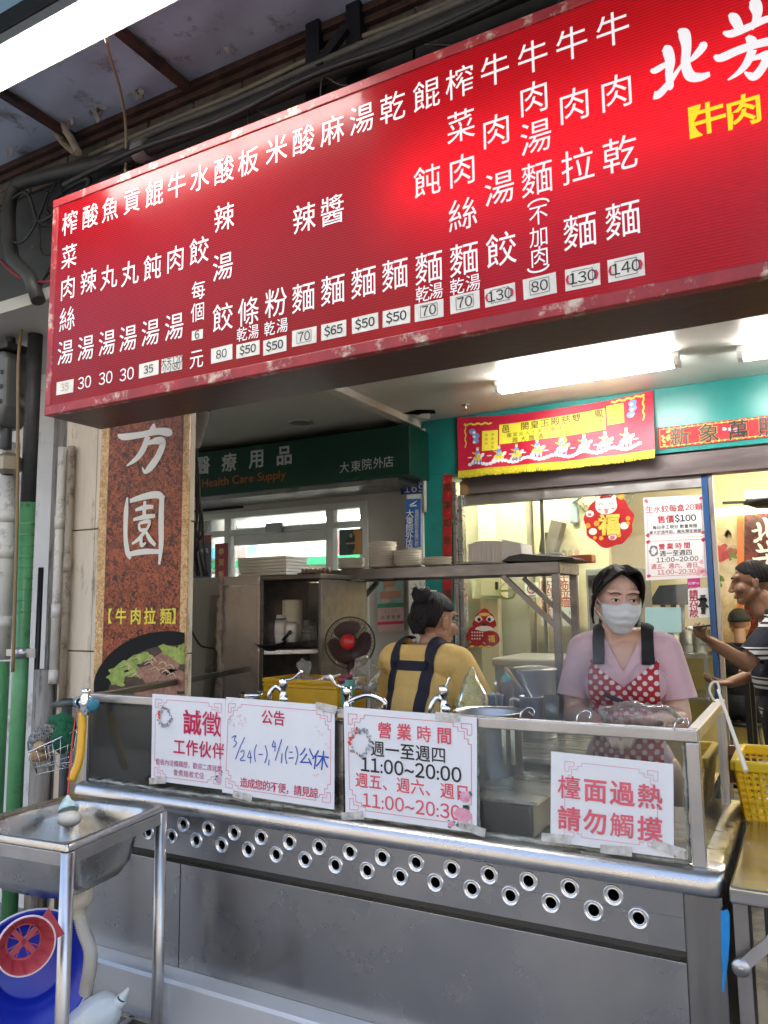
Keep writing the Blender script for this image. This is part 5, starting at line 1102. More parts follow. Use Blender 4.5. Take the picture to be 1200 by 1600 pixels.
Fb, ob = cposter('closing_notice', 'white closing notice with blue handwritten dates', ((353, 1089), (523, 1103), (522, 1265), (347, 1238)), .004)
b = MB(); Fb.fret(b, .0013, 0, .03, .06, .012); b.build('border', M('rose_border2', (.70, .10, .22), .5), ob)
b = MB(); Fb.line(b, '公告', .46, .17, .155, .014, .0); Fb.line(b, '造成您的不便，請見諒', .52, .865, .105, .010, -.06); b.build('lettering', CRIMSON_INK, ob)
b = MB()
hand = lambda strokes: brush(b, [[(Fb.p(u, v).x, Fb.p(u, v).z, w_) for u, v, w_ in s_] for s_ in strokes], lambda x, z, l: Vector((x, Fb.p(.5, .5).y-.0014-.00005*l, z)))
T_ = .0030
hand([[(.075, .42, T_), (.115, .395, T_), (.10, .44, T_), (.125, .47, T_), (.095, .52, T_)], [(.20, .40, T_), (.155, .52, T_), (.12, .64, T_)],
      [(.165, .56, T_), (.195, .54, T_), (.195, .59, T_), (.165, .64, T_), (.215, .64, T_)], [(.255, .53, T_), (.235, .60, T_), (.275, .60, T_)], [(.262, .55, T_), (.262, .66, T_)],
      [(.315, .46, T_), (.295, .55, T_), (.31, .64, T_)], [(.335, .56, T_), (.375, .555, T_)], [(.395, .46, T_), (.415, .55, T_), (.395, .64, T_)], [(.435, .60, T_), (.43, .66, T_)],
      [(.475, .40, T_), (.46, .46, T_), (.495, .46, T_)], [(.485, .42, T_), (.485, .51, T_)], [(.545, .38, T_), (.515, .50, T_), (.49, .60, T_)], [(.55, .52, T_), (.545, .62, T_)],
      [(.60, .44, T_), (.58, .53, T_), (.595, .62, T_)], [(.615, .50, T_), (.645, .495, T_)], [(.61, .56, T_), (.655, .55, T_)], [(.67, .43, T_), (.69, .52, T_), (.67, .62, T_)]])
put(b, '公', Fb.p(.765, .52, .0014), Fb.U, (Fb.V+Fb.U*.12).normalized(), .052, -.006); put(b, '休', Fb.p(.885, .54, .0014), Fb.U, (Fb.V+Fb.U*.12).normalized(), .058, -.006)
b.build('handwriting', BLUE_INK, ob)
b = MB(); random.seed(6)
for k in range(40):
    u, v = (random.uniform(.03, .2), random.uniform(.18, .30)) if k < 20 else (random.uniform(.8, .96), random.uniform(.22, .72)); Fb.blob(b, u, v, random.uniform(.0015, .0045), .0009, 0, 6)
b.build('pale_sprig', M('pale_rose_print', (.80, .66, .66), .5), ob)
Fc, oc = cposter('hours_poster', 'white opening hours poster with black and red times in the middle of the counter glass', ((537, 1104), (745, 1121), (745, 1302), (540, 1273)), .002)
b = MB(); Fc.fret(b, .0013, 0, .035, .06, .0125); b.build('border', M('rose_border3', (.68, .10, .16), .5), oc)
b = MB(); Fc.line(b, '營業時間', .55, .185, .155, .020, .32); Fc.line(b, '週五、週六、週日', .52, .665, .145, .010, .02); Fc.line(b, '11:00~20:30', .515, .845, .165, .008, .02); b.build('lettering', PINK_INK, oc)
b = MB(); Fc.line(b, '週一至週四', .50, .36, .155, .014, .02); Fc.line(b, '11:00~20:00', .515, .52, .17, .014, .02); b.build('black_lettering', BLACK_INK, oc)
wreath(Fc, oc, .135, .32, .032, 2); flowers(Fc, oc, [(.90, .87, .020), (.92, .70, .013), (.82, .95, .008)], 4)
Fd, od = cposter('hot_surface_poster', 'white hot surface warning poster with big pink characters at the counter end', ((861, 1174), (1052, 1194), (1053, 1341), (860, 1315)), 0, M('worn_laminate', (.80, .80, .80), .32, var=.04, vs=5, coat=.3, grime=(.62, .56, .5), gs=5, gt=.68))
b = MB(); Fd.fret(b, .0013, 0, .12, .09, .010); b.build('border', M('rose_border4', (.70, .35, .45), .5), od)
b = MB(); Fd.line(b, '檯面過熱', .49, .375, .275, .022, .08); Fd.line(b, '請勿觸摸', .49, .72, .275, .022, .08); b.build('lettering', M('faded_rose_ink', (.72, .13, .17), .5, var=.15, vs=14), od)
TAPE = M_glass('clear_tape', tint=(.95, .95, .93), refl=1.2, dirt=.5, dcol=(.9, .88, .82), ds=30)
random.seed(77)
for F_, o_, sp in ((Fa, oa, ((.1, .99),)), (Fb, ob, ((.2, 1.0), (.93, .02))), (Fc, oc, ((.06, .995), (.97, .96), (.8, .01))), (Fd, od, ((.05, .95), (.55, .99), (.96, .9)))):
    for u, v in sp:
        c = F_.p(u, v, .003); a = random.uniform(-.25, .25); U_ = F_.U*math.cos(a)+F_.V*math.sin(a); V_ = F_.V*math.cos(a)-F_.U*math.sin(a); b = MB(); b.prism([c-U_*.035-V_*.010, c+U_*.035-V_*.011, c+U_*.036+V_*.010, c-U_*.034+V_*.009], F_.N*.0006); b.build('tape', TAPE, o_)
# ---- taps
def tap(name, label, base, lev, spout, Y=1.955):
    c = at(*base, Y=Y); c.x += 0; o = thing(name, label, 'tap', (c.x, c.y, 1.10), 'chrome taps behind the posters')
    b = MB(); b.lathe([(.013, -.12), (.013, -.035), (.011, -.03), (.010, -.014), (.014, -.010), (.014, .010), (.011, .015), (.001, .017)], c, n=20); b.build('body', CHROME, o)
    L_ = at(*lev, Y=Y); b = MB(); b.tube(catmull([c+Vector((0, 0, .012)), c*.5+L_*.5+Vector((0, -.005, -.004)), L_]), [.004]*6+[.003]*4+[.005]*3, 8); b.build('lever', CHROME, o)
    S_ = at(*spout, Y=Y-.02); b = MB(); b.tube(catmull([c+Vector((0, 0, -.03)), c*.45+S_*.55+Vector((0, 0, .006)), S_, S_+Vector((-.002, 0, -.02))]), .0075, 10); b.lathe([(.013, 0), (.013, .010), (.001, .010)], c+Vector((.012, -.012, -.045)), (.6, -1, .2), n=16); b.build('spout', CHROME, o)
tap('chrome_tap', 'chrome lever tap with its lever raised to the right, behind the closing notice', (443, 1068), (472, 1049), (422, 1083))
tap('chrome_tap', 'chrome lever tap with its lever raised to the left, behind the gap of two posters', (543, 1082), (514, 1055), (600, 1096))
tap('chrome_tap', 'chrome lever tap with an upright lever, in front of the yellow blouse', (693, 1080), (703, 1058), (674, 1104))
for px, py in ((826, 1114), (914, 1119), (1066, 1131)):
    c = at(px, py, Y=YG); tag(MB().tube(catmull([c+Vector(q) for q in ((-.014, -.022, -.012), (-.012, -.02, .004), (-.004, -.004, .012), (.006, .004, .012), (.012, .008, .004), (.010, .0, -.004), (.004, -.014, .006))]), .0018, 6).build('wire_hook', CHROME), 'small bent wire hook on the front rail, '+{826: 'the one by the tumbler', 914: 'the one under the plastic bag', 1066: 'the one nearest the corner post'}[px], 'hook', 'wire hooks on the rail')
# wall tap at the left with hose and soap net
c = at(134, 1098, Y=1.80)
wt = thing('wall_tap', 'chrome pipe tap with a blue handle at the left end of the counter', 'tap', c)
b = MB(); b.lathe([(.011, -.04), (.013, -.03), (.017, -.02), (.017, .02), (.012, .028), (.014, .034), (.014, .044), (.001, .046)], c, n=18); b.lathe([(.012, -.045), (.012, .045)], c, (1, 0, 0), n=16); b.build('body', CHROME, wt)
b = MB(); b.tube([at(84, 1101, Y=2.2), c+Vector((-.03, 0, 0))], .013, 12); b.build('supply_pipe', PIPEG, wt)
b = MB(); b.lathe([(.014, -.006), (.021, -.004), (.021, .005), (.012, .008), (.001, .008)], c+Vector((.045, -.01, -.004)), (1, -.4, 0), n=20); b.lathe([(.018, -.006), (.02, .006)], c+Vector((-.035, 0, .0)), (1, 0, 0), n=16); b.build('handle', M('blue_plastic_handle', (.04, .22, .32), .35), wt)
hs = [at(129, 1113, Y=1.80), at(128, 1150, Y=1.79), at(123, 1190, Y=1.77), at(111, 1220, Y=1.745)]
tag(MB().tube(catmull(hs), .0135, 14).build('yellow_hose', M('yellow_hose', (.82, .42, .01), .3, sss=.0)), 'short yellow hose on the left tap', 'hose')
sp_ = [at(119, 1112, Y=1.78), at(114, 1150, Y=1.76), at(109, 1200, Y=1.70), at(106, 1243, Y=1.62)]
so_ = thing('soap_net', 'bar of soap in a pale green net hanging over the sink', 'soap', at(106, 1285, Y=1.6))
MB().tube(catmull(sp_), .0022, 6).build('string', M('red_string', (.6, .06, .03), .6), so_)
b = MB(); top_ = at(106, 1243, Y=1.62); cs = at(108, 1279, Y=1.6); b.ball(cs, .040, .030, .023, n=20); b.build('soap', M('cream_soap', (.70, .64, .52), .45), so_)
b = MB(); b.lathe([(.004, 0), (.010, -.015), (.022, -.030), (.030, -.040), (.028, -.044)], top_, (cs-top_)*-1, n=16); b.prism([top_+Vector(q) for q in ((0, 0, 0), (-.02, .0, -.012), (-.038, 0, -.038), (-.028, .0, -.042), (-.006, 0, -.02))], (0, .004, 0)); b.build('net', M('pale_green_net', (.60, .76, .73), .6, var=.15, vs=90), so_)
# wire basket with scrubbers
cb = at(78, 1165, Y=1.95); wb = thing('wire_basket', 'hanging wire basket holding scrubbing pads beside the left tap', 'basket', cb)
b = MB(); R0 = [Vector((-.135, .10, .04)), Vector((.15, .10, .07)), Vector((.16, -.10, .05)), Vector((-.02, -.11, -.0)), Vector((-.15, -.02, .0))]
R0 = [Vector((-.15, .02, .0)), Vector((.0, .10, .05)), Vector((.145, .03, .075)), Vector((.0, -.09, -.01))]; R1 = [Vector((q.x*.72+.02, q.y*.72, q.z*.3-.085)) for q in R0]
for R_2, r_ in ((R0, .0028), (R1, .0018)): b.tube([cb+q for q in R_2+R_2[:1]], r_, 6)
for i in range(4):
    for t in [k/7 for k in range(8)]:
        a_ = R0[i].lerp(R0[(i+1) % 4], t); c_ = R1[i].lerp(R1[(i+1) % 4], t); b.tube([cb+a_, cb+c_], .0012, 5)
    for t in (.35, .7): b.tube([cb+R0[i].lerp(R1[i], t), cb+R0[(i+1) % 4].lerp(R1[(i+1) % 4], t)], .0012, 5)
for t in [k/7 for k in range(8)]: b.tube([cb+R1[0].lerp(R1[1], t), cb+R1[3].lerp(R1[2], t)], .0012, 5)
b.build('wire', CHROME, wb)
GSC = M('green_scourer', (.015, .13, .06), .95, var=.3, vs=80, bump=.6, bs=250)
random.seed(12)
def pad(name, label, c, rx, ry, rz, mat, n=24, k=14, jit=.12, e=None):
    b = MB(); b.ball((0, 0, 0), rx, ry, rz, None, n, k)
    for i, v in enumerate(b.v): s_ = 1+jit*math.sin(v.x*90+v.z*70)*math.cos(v.y*80+1); b.v[i] = v*s_
    from mathutils import Euler
    q = Euler(e or (0, 0, 0)).to_quaternion(); b.v = [c+q @ v for v in b.v]; return tag(b.build(name, mat), label, 'scrubber')
pad('green_scourer', 'dark green scouring pad standing at the back of the wire basket', cb+Vector((-.01, .05, .055)), .085, .02, .055, GSC, e=(.2, -.35, 0))
pad('green_scourer', 'dark green scouring pad leaning on the right side of the wire basket', cb+Vector((.075, .0, .035)), .045, .02, .06, GSC, e=(.2, .2, .4))
SW = M('steel_wool', (.55, .54, .52), .35, .8, col2=(.03, .03, .03), vs=160, bump=1.0, bs=300)
pad('steel_wool', 'tangled steel wool ball in the wire basket', cb+Vector((-.025, -.01, .035)), .065, .04, .04, SW, 32, 20, .06, (.0, -.35, 0))
b = MB(); b.ball(cb+Vector((.012, -.05, .005)), .026, .022, .02, n=16); b.lathe([(.02, 0), (.030, -.012), (.034, -.035), (.028, -.04)], cb+Vector((.0, -.045, -.005)), n=18); tag(b.build('pot_brush', M('wood_brush', (.20, .09, .03), .6, col2=(.50, .36, .18), vs=25)), 'round wooden pot brush low in the wire basket', 'brush')

# ------------------------------------------------------------------ sink on its stand
ZS = .934
FR, BR, BL = at(105, 1321, Z=ZS), at(258, 1257, Z=ZS), at(112, 1240, Z=ZS); FL = FR+(BL-BR)*1.16
sk = thing('sink', 'freestanding stainless steel sink on a tube stand at the counter corner', 'sink', (FR.x-.2, FR.y+.2, 0))
def SP(u, v, dz=0.0): return FL*(1-u)*(1-v)+FR*u*(1-v)+BR*u*v+BL*(1-u)*v+Vector((0, 0, dz))
def rrect(u0, u1, v0, v1, r, n=6):
    out = []
    for cu, cv, a0 in ((u1-r, v1-r, 0), (u0+r, v1-r, math.pi/2), (u0+r, v0+r, math.pi), (u1-r, v0+r, 1.5*math.pi)):
        for k in range(n+1): a = a0+math.pi/2*k/n; out.append((cu+r*math.cos(a), cv+r*math.sin(a)))
    return out
b = MB(); loops = [(0, 0, .02, -.016), (.002, 0, .02, -.002), (.008, 0, .02, 0), (.022, 0, .03, .001), (.07, 0, .09, -.006), (.085, 0, .11, -.012), (.10, 0, .14, -.05), (.13, 0, .16, -.13), (.17, 0, .18, -.160), (.26, 0, .2, -.172), (.44, 0, .05, -.176)]
vs, fs = [], []; nL = 28
for ins_, _, r, dz in loops:
    for u, v in rrect(ins_, 1-ins_, ins_, 1-ins_, min(r, .49-ins_)): vs.append(SP(u, v, dz))
for i in range(len(loops)-1):
    for k in range(nL): fs.append((i*nL+k, i*nL+(k+1) % nL, (i+1)*nL+(k+1) % nL, (i+1)*nL+k))
fs.append(tuple((len(loops)-1)*nL+k for k in range(nL))); b.add(vs, fs, True)
vs2 = [v+Vector((0, 0, -.004)) for v in vs[4*nL:]]; b.add(vs2, [tuple(i-4*nL for i in f) for f in fs if min(f) >= 4*nL], True)
b.build('basin', M('sink_steel', (.52, .51, .48), .3, 1.0, var=.1, vs=5, rvar=.1, bump=.02, bs=30, grime=(.40, .36, .28), gs=4, gt=.6), sk)
b = MB()
for a_, c_ in ((SP(0, 0), SP(1, 0)), (SP(1, 0), SP(1, 1)), (SP(1, 1), SP(0, 1)), (SP(0, 1), SP(0, 0))):
    dn = Vector((0, 0, -.034)); b.bar(a_+dn, c_+dn, .006, .032)
b.build('apron_frame', STEEL_TUBE, sk, bevel=.001)
for (u, v) in ((.985, .025), (.985, .975), (.02, .02), (.02, .98)):
    p = SP(u, v); MB().tube([(p.x, p.y, 0), (p.x, p.y, ZS-.018)], .0165, 16).build('leg', STEEL_TUBE, sk)
b = MB(); zl_ = .33
for a_, c_ in (((0.02, .02), (.985, .025)), ((.985, .025), (.985, .975)), ((.985, .975), (.02, .98)), ((.5, .02), (.5, .98)), ((.75, .02), (.75, .98))):
    p, q = SP(*a_), SP(*c_); b.bar((p.x, p.y, zl_), (q.x, q.y, zl_), .02, .028)
b.build('lower_rail', STEEL_DARK, sk, bevel=.002)
pd_ = at(126, 1385, D=2.05); pd_ = Vector((pd_.x, pd_.y, 0))
zz = lambda py: at(126, py, X=None, Y=pd_.y).z
b = MB(); b.lathe([(.032, zz(1378)), (.034, zz(1400)), (.032, zz(1412)), (.018, zz(1418)), (.018, zz(1432))], (pd_.x, pd_.y, 0), n=20); b.build('drain_cup', M('yellowed_plastic', (.62, .55, .40), .4, var=.15, vs=12), sk)
hp = [Vector((pd_.x, pd_.y, zz(1430))), at(131, 1455, Y=pd_.y), at(141, 1485, Y=pd_.y), at(140, 1515, Y=pd_.y), at(133, 1560, Y=pd_.y+.02), at(130, 1640, Y=pd_.y+.03)]
hc = catmull(hp, 16); b = MB(); b.tube(hc, [.0155+.003*(i % 2) for i in range(len(hc))], 12); b.build('drain_hose', M('grey_corrugated_hose', (.52, .48, .40), .45), sk)
# bucket, red colander, jug under the sink
BLU = M('blue_plastic', (.012, .03, .40), .3, var=.1, vs=5)
cbk = at(48, 1522, D=1.98); ax = (EYE-cbk).normalized(); ax = Vector((ax.x+.12, ax.y-.1, ax.z*.3+.05)).normalized(); s_ = .97
bk = thing('blue_bucket', 'big blue plastic tub leaning on its side under the sink', 'bucket', (cbk.x, cbk.y, .40))
b = MB(); b.lathe([(.001, -.13), (.085, -.13), (.092, -.125), (.098, -.08), (.110, -.078), (.116, -.03), (.130, -.028), (.142, .0), (.150, .004), (.152, 0), (.146, -.012), (.118, -.14), (.001, -.14)], cbk, ax, n=44); b.build('tub', BLU, bk)
b = MB(); b.lathe([(.150, .003), (.1535, .004), (.1545, .0), (.151, -.004)], cbk, ax, n=44); b.build('pale_rim', M('pale_rim', (.7, .7, .72), .4), bk)
cr_ = at(41, 1478, D=1.74); ax2 = (EYE-cr_).normalized(); ax2 = Vector((ax2.x+.25, ax2.y, ax2.z*.4)).normalized()
rc_ = thing('red_colander', 'dull red plastic colander with a cross ribbed bottom hanging before the blue tub', 'colander', cr_)
q_ = Vector((0, 0, 1)).rotation_difference(ax2)
b = MB(); b.lathe([(.034, -.045), (.036, -.047), (.040, -.044), (.0585, 0), (.061, .002), (.062, -.002), (.0605, -.004)], cr_, ax2, n=40)
for a in (.2, .2+math.pi/2):
    d_ = q_ @ Vector((math.cos(a), math.sin(a), 0)); b.bar(cr_-d_*.036+ax2*-.044, cr_+d_*.036+ax2*-.044, .012, .005, ax2)
for k in range(8):
    a = .2+math.pi/4*k+math.pi/8; d_ = q_ @ Vector((math.cos(a), math.sin(a), 0)); b.bar(cr_+ax2*-.046, cr_+d_*.036+ax2*-.046, .002, .003, ax2)
for k in range(12):
    a = 2*math.pi*k/12; d_ = q_ @ Vector((math.cos(a), math.sin(a), 0)); b.bar(cr_+d_*.041+ax2*-.042, cr_+d_*.058+ax2*-.002, .004, .004, ax2)
b.prism([cr_+q_ @ Vector((x, y, z)) for x, y, z in ((-.03, .056, -.002), (.03, .056, -.002), (.036, .075, -.012), (-.036, .075, -.012))], ax2*.004)
b.build('bowl', M('dull_red_plastic', (.42, .05, .06), .4, var=.1, vs=9), rc_)
MB().lathe([(.0595, .002), (.0625, .003), (.0635, -.001)], cr_, ax2, n=40).build('pale_rim', M('pale_pink_rim', (.72, .55, .55), .4), rc_)
cj = at(168, 1600, D=2.02); jg = thing('white_jug', 'translucent white jug with a pointed spout lying under the sink', 'jug', cj)
WPL = M('milky_plastic', (.66, .72, .72), .3, trans=.15)
tip = at(202, 1543, D=2.0); nk = at(186, 1566, D=2.0); bd = at(165, 1585, D=2.0)
b = MB(); b.lathe([(.003, 0), (.004, -.004), (.010, -.028), (.012, -.03)], tip, (tip-nk), n=16); b.lathe([(.012, 0), (.016, -.003), (.017, -.02), (.015, -.022)], nk+(tip-nk)*.25, (tip-nk), n=18); b.build('spout', WPL, jg)
b = MB(); d1 = (nk-bd).normalized(); b.lathe([(.014, .0), (.03, -.012), (.045, -.03), (.05, -.06), (.05, -.17), (.001, -.17)], nk, Vector((d1.x, d1.y, d1.z*.7)), n=24); b.lathe([(.018, .0), (.03, -.01), (.04, -.03), (.042, -.12), (.001, -.12)], at(150, 1573, D=1.99), Vector((.25, .05, .95)), n=20); b.build('body', WPL, jg)

# ------------------------------------------------------------------ side table on the right
XT = -.187; ZTT = .92
st = thing('side_table', 'stainless steel side table beside the counter on the right', 'table', (.2, 2.2, 0))
b = MB(); b.box(XT, .9, 1.80, 2.95, ZTT-.034, ZTT); b.build('top', M('table_steel', (.48, .46, .42), .22, 1.0, var=.08, vs=3, rvar=.08), st, bevel=.006, seg=3)
for x, y in ((XT+.018, 1.83), (XT+.018, 2.9), (.86, 1.83)): MB().box(x-.014, x+.014, y-.014, y+.014, 0, ZTT-.035).build('leg', STEEL_DARK, st)
MB().box(XT+.06, XT+.075, 1.845, 2.9, .2, ZTT-.035).build('side_panel', M('dark_side', (.05, .05, .05), .4, .6), st)
b = MB(); p, q = at(1158, 1512, Y=1.79), at(1215, 1462, Y=1.79); b.bar(p, q, .006, .022, (0, 0, 1)); b.lathe([(.001, -.006), (.017, -.006), (.017, .006), (.001, .006)], p, (0, 1, 0), n=20); b.lathe([(.001, -.01), (.005, -.01), (.005, -.006)], p, (0, 1, 0), n=12); b.build('folding_bracket', STEEL_TUBE, st)
b = MB(); pts = [at(x, y, Y=1.822) for x, y in ((1126, 1424), (1137, 1421), (1140, 1428), (1140, 1465), (1138, 1500), (1134, 1530), (1131, 1552), (1128, 1548), (1129, 1520), (1127, 1480))]; b.prism(pts, (.0, .002, 0)); tag(b.build('blue_tape', M('blue_tape', (.01, .25, .62), .35, var=.1, vs=30, bump=.2, bs=60)), 'torn strip of bright blue tape on the counter end', 'tape')
YEL = M('yellow_plastic', (.85, .55, .01), .35, var=.05, vs=6)
def basket(name, label, x0, x1, y0, y1, z0, h, group, sticks=True):
    o = thing(name, label, 'basket', ((x0+x1)/2, (y0+y1)/2, z0), group); t = .018
    b = MB(); lo_ = [(x0+t, y0+t), (x1-t, y0+t), (x1-t, y1-t), (x0+t, y1-t)]; hi = [(x0, y0), (x1, y0), (x1, y1), (x0, y1)]
    def lat(a, c, d, e, nu, nv):            # wall of lattice bars
        a, c, d, e = map(Vector, (a, c, d, e)); P = lambda u, v: (a*(1-u)+c*u)*(1-v)+(e*(1-u)+d*u)*v
        for i in range(nu+1): b.bar(P(i/nu, 0), P(i/nu, 1), .006, .004, (0, 0, 1))
        for j in range(nv+1): b.bar(P(0, j/nv), P(1, j/nv), .004, .006)
    for i in range(4):
        a, c = lo_[i], lo_[(i+1) % 4]; d, e = hi[(i+1) % 4], hi[i]; lat((*a, z0), (*c, z0), (*d, z0+h), (*e, z0+h), 18, 8)
    b.box(x0+t, x1-t, y0+t, y1-t, z0, z0+.004); b.build('lattice', YEL, o)
    b = MB(); r_ = .012
    for (xa, ya), (xb_, yb_) in zip(hi, hi[1:]+hi[:1]): b.bar((xa, ya, z0+h+.006), (xb_, yb_, z0+h+.006), .022, .028)
    b.build('rim', YEL, o, bevel=.005); return o
basket('yellow_basket', 'yellow lattice basket full of wooden chopsticks on the side table', at(1147, 1190, Y=2.34).x, .13, 2.34, 2.62, ZTT+.001, .135, 'yellow baskets by the counter')
random.seed(31); CHOP = M('pale_bamboo', (.72, .62, .46), .6, var=.1, vs=40)
for k in range(26):
    a = random.uniform(0, math.pi); c = Vector((random.uniform(-.08, .06), random.uniform(2.40, 2.56), ZTT+.10+random.uniform(0, .045))); d_ = Vector((math.cos(a), math.sin(a), random.uniform(-.15, .25)))*.085
    tag(MB().tube([c-d_, c+d_], [.0022, .0035], 6).build('chopstick', CHOP), 'pale bamboo chopstick lying loose in the yellow basket on the side table', 'chopstick', 'chopsticks in the yellow basket')
st_ = [at(1117, 1097, Y=2.05), at(1109, 1080, Y=2.05), at(1112, 1068, Y=2.05), at(1120, 1066, Y=2.05), at(1124, 1076, Y=2.04), at(1124, 1085, Y=2.02)]
b = MB(); b.tube(catmull(st_), .003, 8); b.tube([at(1122, 1078, Y=2.02), at(1166, 1205, Y=1.86)], [.0035, .0055], 8); tag(b.build('long_chopsticks', M('pale_bamboo2', (.75, .68, .55), .5)), 'long pale cooking stick with a hook hanging over the glass corner', 'cooking stick')
c = at(1150, 1172, Y=3.0); tag(MB().lathe([(.001, -.1), (.06, -.1), (.085, 0), (.09, .002), (.088, -.004), (.06, -.09), (.001, -.09)], c, n=28).build('brown_pot', M('brown_glaze', (.16, .07, .03), .3)), 'small brown pot behind the second yellow basket', 'pot')
# =================================================================== THE REAR SHELF AND THE WORK TABLE
YR = 3.3
zs = at(700, 886, Y=YR).z; xs0, xs1 = at(502, 890, Y=YR).x, at(873, 885, Y=YR).x
RACK = M('rack_steel', (.19, .18, .175), .36, .95, var=.15, vs=5, rvar=.1, aniso=(1, 5, 5))
rk = thing('shelf_rack', 'long dull steel overhead shelf on square posts behind the counter', 'shelf', (-1.5, YR, 0))
b = MB(); b.box(xs0, xs1, YR, YR+.32, zs-.0, zs+.004); b.box(xs0, xs1, YR-.004, YR, zs-.045, zs+.006); b.box(xs1, xs1+.004, YR, YR+.32, zs-.045, zs+.006); b.box(xs0, xs1, YR+.32, YR+.324, zs-.045, zs+.006); b.build('shelf_board', RACK, rk, bevel=.0015)
for y in (YR+.012, YR+.30):
    MB().box(xs1-.034, xs1-.002, y-.014, y+.016, 0, zs-.046).build('post', RACK, rk, bevel=.002)
    MB().bar((xs1-.26, y, zs-.05), (xs1-.03, y, zs-.27), .022, .022).build('brace', RACK, rk); MB().bar((xs0+.16, y, zs-.05), (xs0+.005, y, zs-.19), .022, .022).build('brace', RACK, rk)
random.seed(14)
PLATE = M('cream_melamine', (.88, .84, .74), .3, var=.04, vs=6)
pm = MB(); pm.lathe([(.001, 0), (.034, 0), (.036, .003), (.050, .006), (.073, .0135), (.0745, .0145), (.073, .0155), (.050, .009), (.034, .0045), (.001, .004)], (0, 0, 0), n=32)
proto = None
for cx, bot, top_, n_, nm in ((549, 888, 867, 7, 'leftmost low'), (598, 886, 842, 16, 'tallest'), (637, 884, 856, 10, 'middle'), (683, 882, 868, 5, 'small right')):
    c = at(cx, bot, Y=YR+.14); z = zs+.008
    for k in range(n_):
        loc = (c.x+random.uniform(-.003, .003), YR+.14+random.uniform(-.003, .003), z+.0082*k)
        if k == 0: lab = 'cream plate at the bottom of the %s stack on the shelf' % nm
        elif k == n_-1: lab = 'cream plate on top of the %s stack on the shelf' % nm
        else: lab = 'cream plate inside the %s stack on the shelf, between its top and bottom plates' % nm
        if proto is None: proto = pm.build('plate', PLATE, loc=(0, 0, 0)); o = proto; o.location = loc
        else: o = proto.copy(); COL.objects.link(o); o.location = loc
        tag(o, lab, 'plate', 'plates stacked on the shelf')
# white folded boxes, grey mat, black bag on the shelf
c = at(765, 879, Y=YR+.12); b = MB(); p0, p1 = at(733, 880, Y=YR+.06), at(786, 880, Y=YR+.06); h = (at(765, 845, Y=YR+.1).z-zs)
for k in range(22):
    x = p0.x+(p1.x-p0.x)*k/22; t = random.uniform(.0, .004); b.box(x, x+(p1.x-p0.x)/22-.0012, YR+.05+t, YR+.24, zs+.012, zs+h-.012*abs(k/11-1)**2-t)
b.prism([(p1.x, YR+.05, zs+.012), (p1.x+.085, YR+.08, zs+.03), (p1.x+.08, YR+.08, zs+h-.02), (p1.x, YR+.05, zs+h)], (0, .16, 0))
tag(b.build('box_stack', M('white_card', (.74, .71, .66), .55), bevel=.001), 'stack of white folded food boxes on the shelf right of the plates', 'boxes')
b = MB(); b.prism([at(707, 881, Y=YR+.02), at(790, 880, Y=YR+.02), at(790, 879, Y=YR+.02), at(740, 877, Y=YR+.02)], (0, .2, 0)); tag(b.build('mat', M('grey_mat', (.4, .38, .35), .6)), 'thin grey mat under the white boxes on the shelf', 'mat')
b = MB()
for j in range(3):
    pts = [at(x, y+j*1.5-3, Y=YR+.0+.05*j) for x, y in ((783, 880), (795, 872), (815, 868), (850, 871), (893, 873), (897, 876), (860, 880), (820, 881))]; b.prism(pts, (0, .2, 0))
bb = tag(b.build('black_bag', M('black_sheet_plastic', (.012, .012, .012), .4, bump=.4, bs=30), bevel=.003), 'flat pile of black plastic bags at the right end of the shelf', 'bag')
b = MB(); p = at(893, 872, Y=YR+.25); b.box(p.x-.01, p.x+.10, YR+.22, YR+.30, zs+.008, zs+.045); tag(b.build('orange_box', M('orange_card', (.55, .16, .04), .5), bevel=.003), 'small orange box behind the black bags on the shelf', 'box')
b = MB(); p = at(850, 869, Y=YR+.2); b.box(p.x-.10, p.x+.08, YR+.22, YR+.27, zs+.05, zs+.058); tag(b.build('white_card_sheet', WHITE_PAPER), 'thin white card sheet lying on the black bags', 'lid')
# steel cabinet with open compartment at the left end of the shelf
YCB = 3.0
def PC(px, py, Y=YCB): return at(px, py, Y=Y)
x0, x1, x2 = PC(344, 900).x, PC(409, 900).x, PC(502, 900).x; zt = PC(410, 899).z
cbn = thing('steel_cabinet', 'worn steel cabinet with an open shelf compartment behind the counter', 'cabinet', (x1, YCB, 0))
WORN = M('worn_cabinet_steel', (.62, .58, .60), .35, .9, var=.15, vs=2.5, rvar=.1, grime=(.48, .42, .40), gs=3, gt=.58, bump=.06, bs=9)
b = MB(); b.box(x0, x1-.012, YCB, YCB+.02, 0, zt-.05); b.box(x0, x1-.01, YCB-.006, YCB+.5, zt-.045, zt+.0); b.build('front_panel', WORN, cbn, bevel=.003)
b = MB(); pts = [(x0+.012+random.uniform(-.012, .012), YCB-.006+random.uniform(-.004, .004), .9+(zt-.9)*k/24) for k in range(25)]; b.tube(pts, [random.uniform(.008, .022) for _ in pts], 7); b.build('clear_wrap', M('crinkled_wrap', (.36, .28, .22), .18, bump=.8, bs=60, var=.3, vs=25), cbn)
b = MB(); b.box(x1-.010, x1+.012, YCB-.004, YCB+.02, 0, zt-.024); b.box(x2-.018, x2, YCB+.0, YCB+.02, 0, zt-.03); b.box(x1-.009, x2+.0, YCB-.003, YCB+.42, zt-.023, zt-.002); b.box(x1-.01, x1+.0, YCB+.021, YCB+.42, 0, zt-.024); b.box(x2-.012, x2-.001, YCB+.021, YCB+.42, 0, zt-.03); b.build('frame', RACK, cbn, bevel=.002)
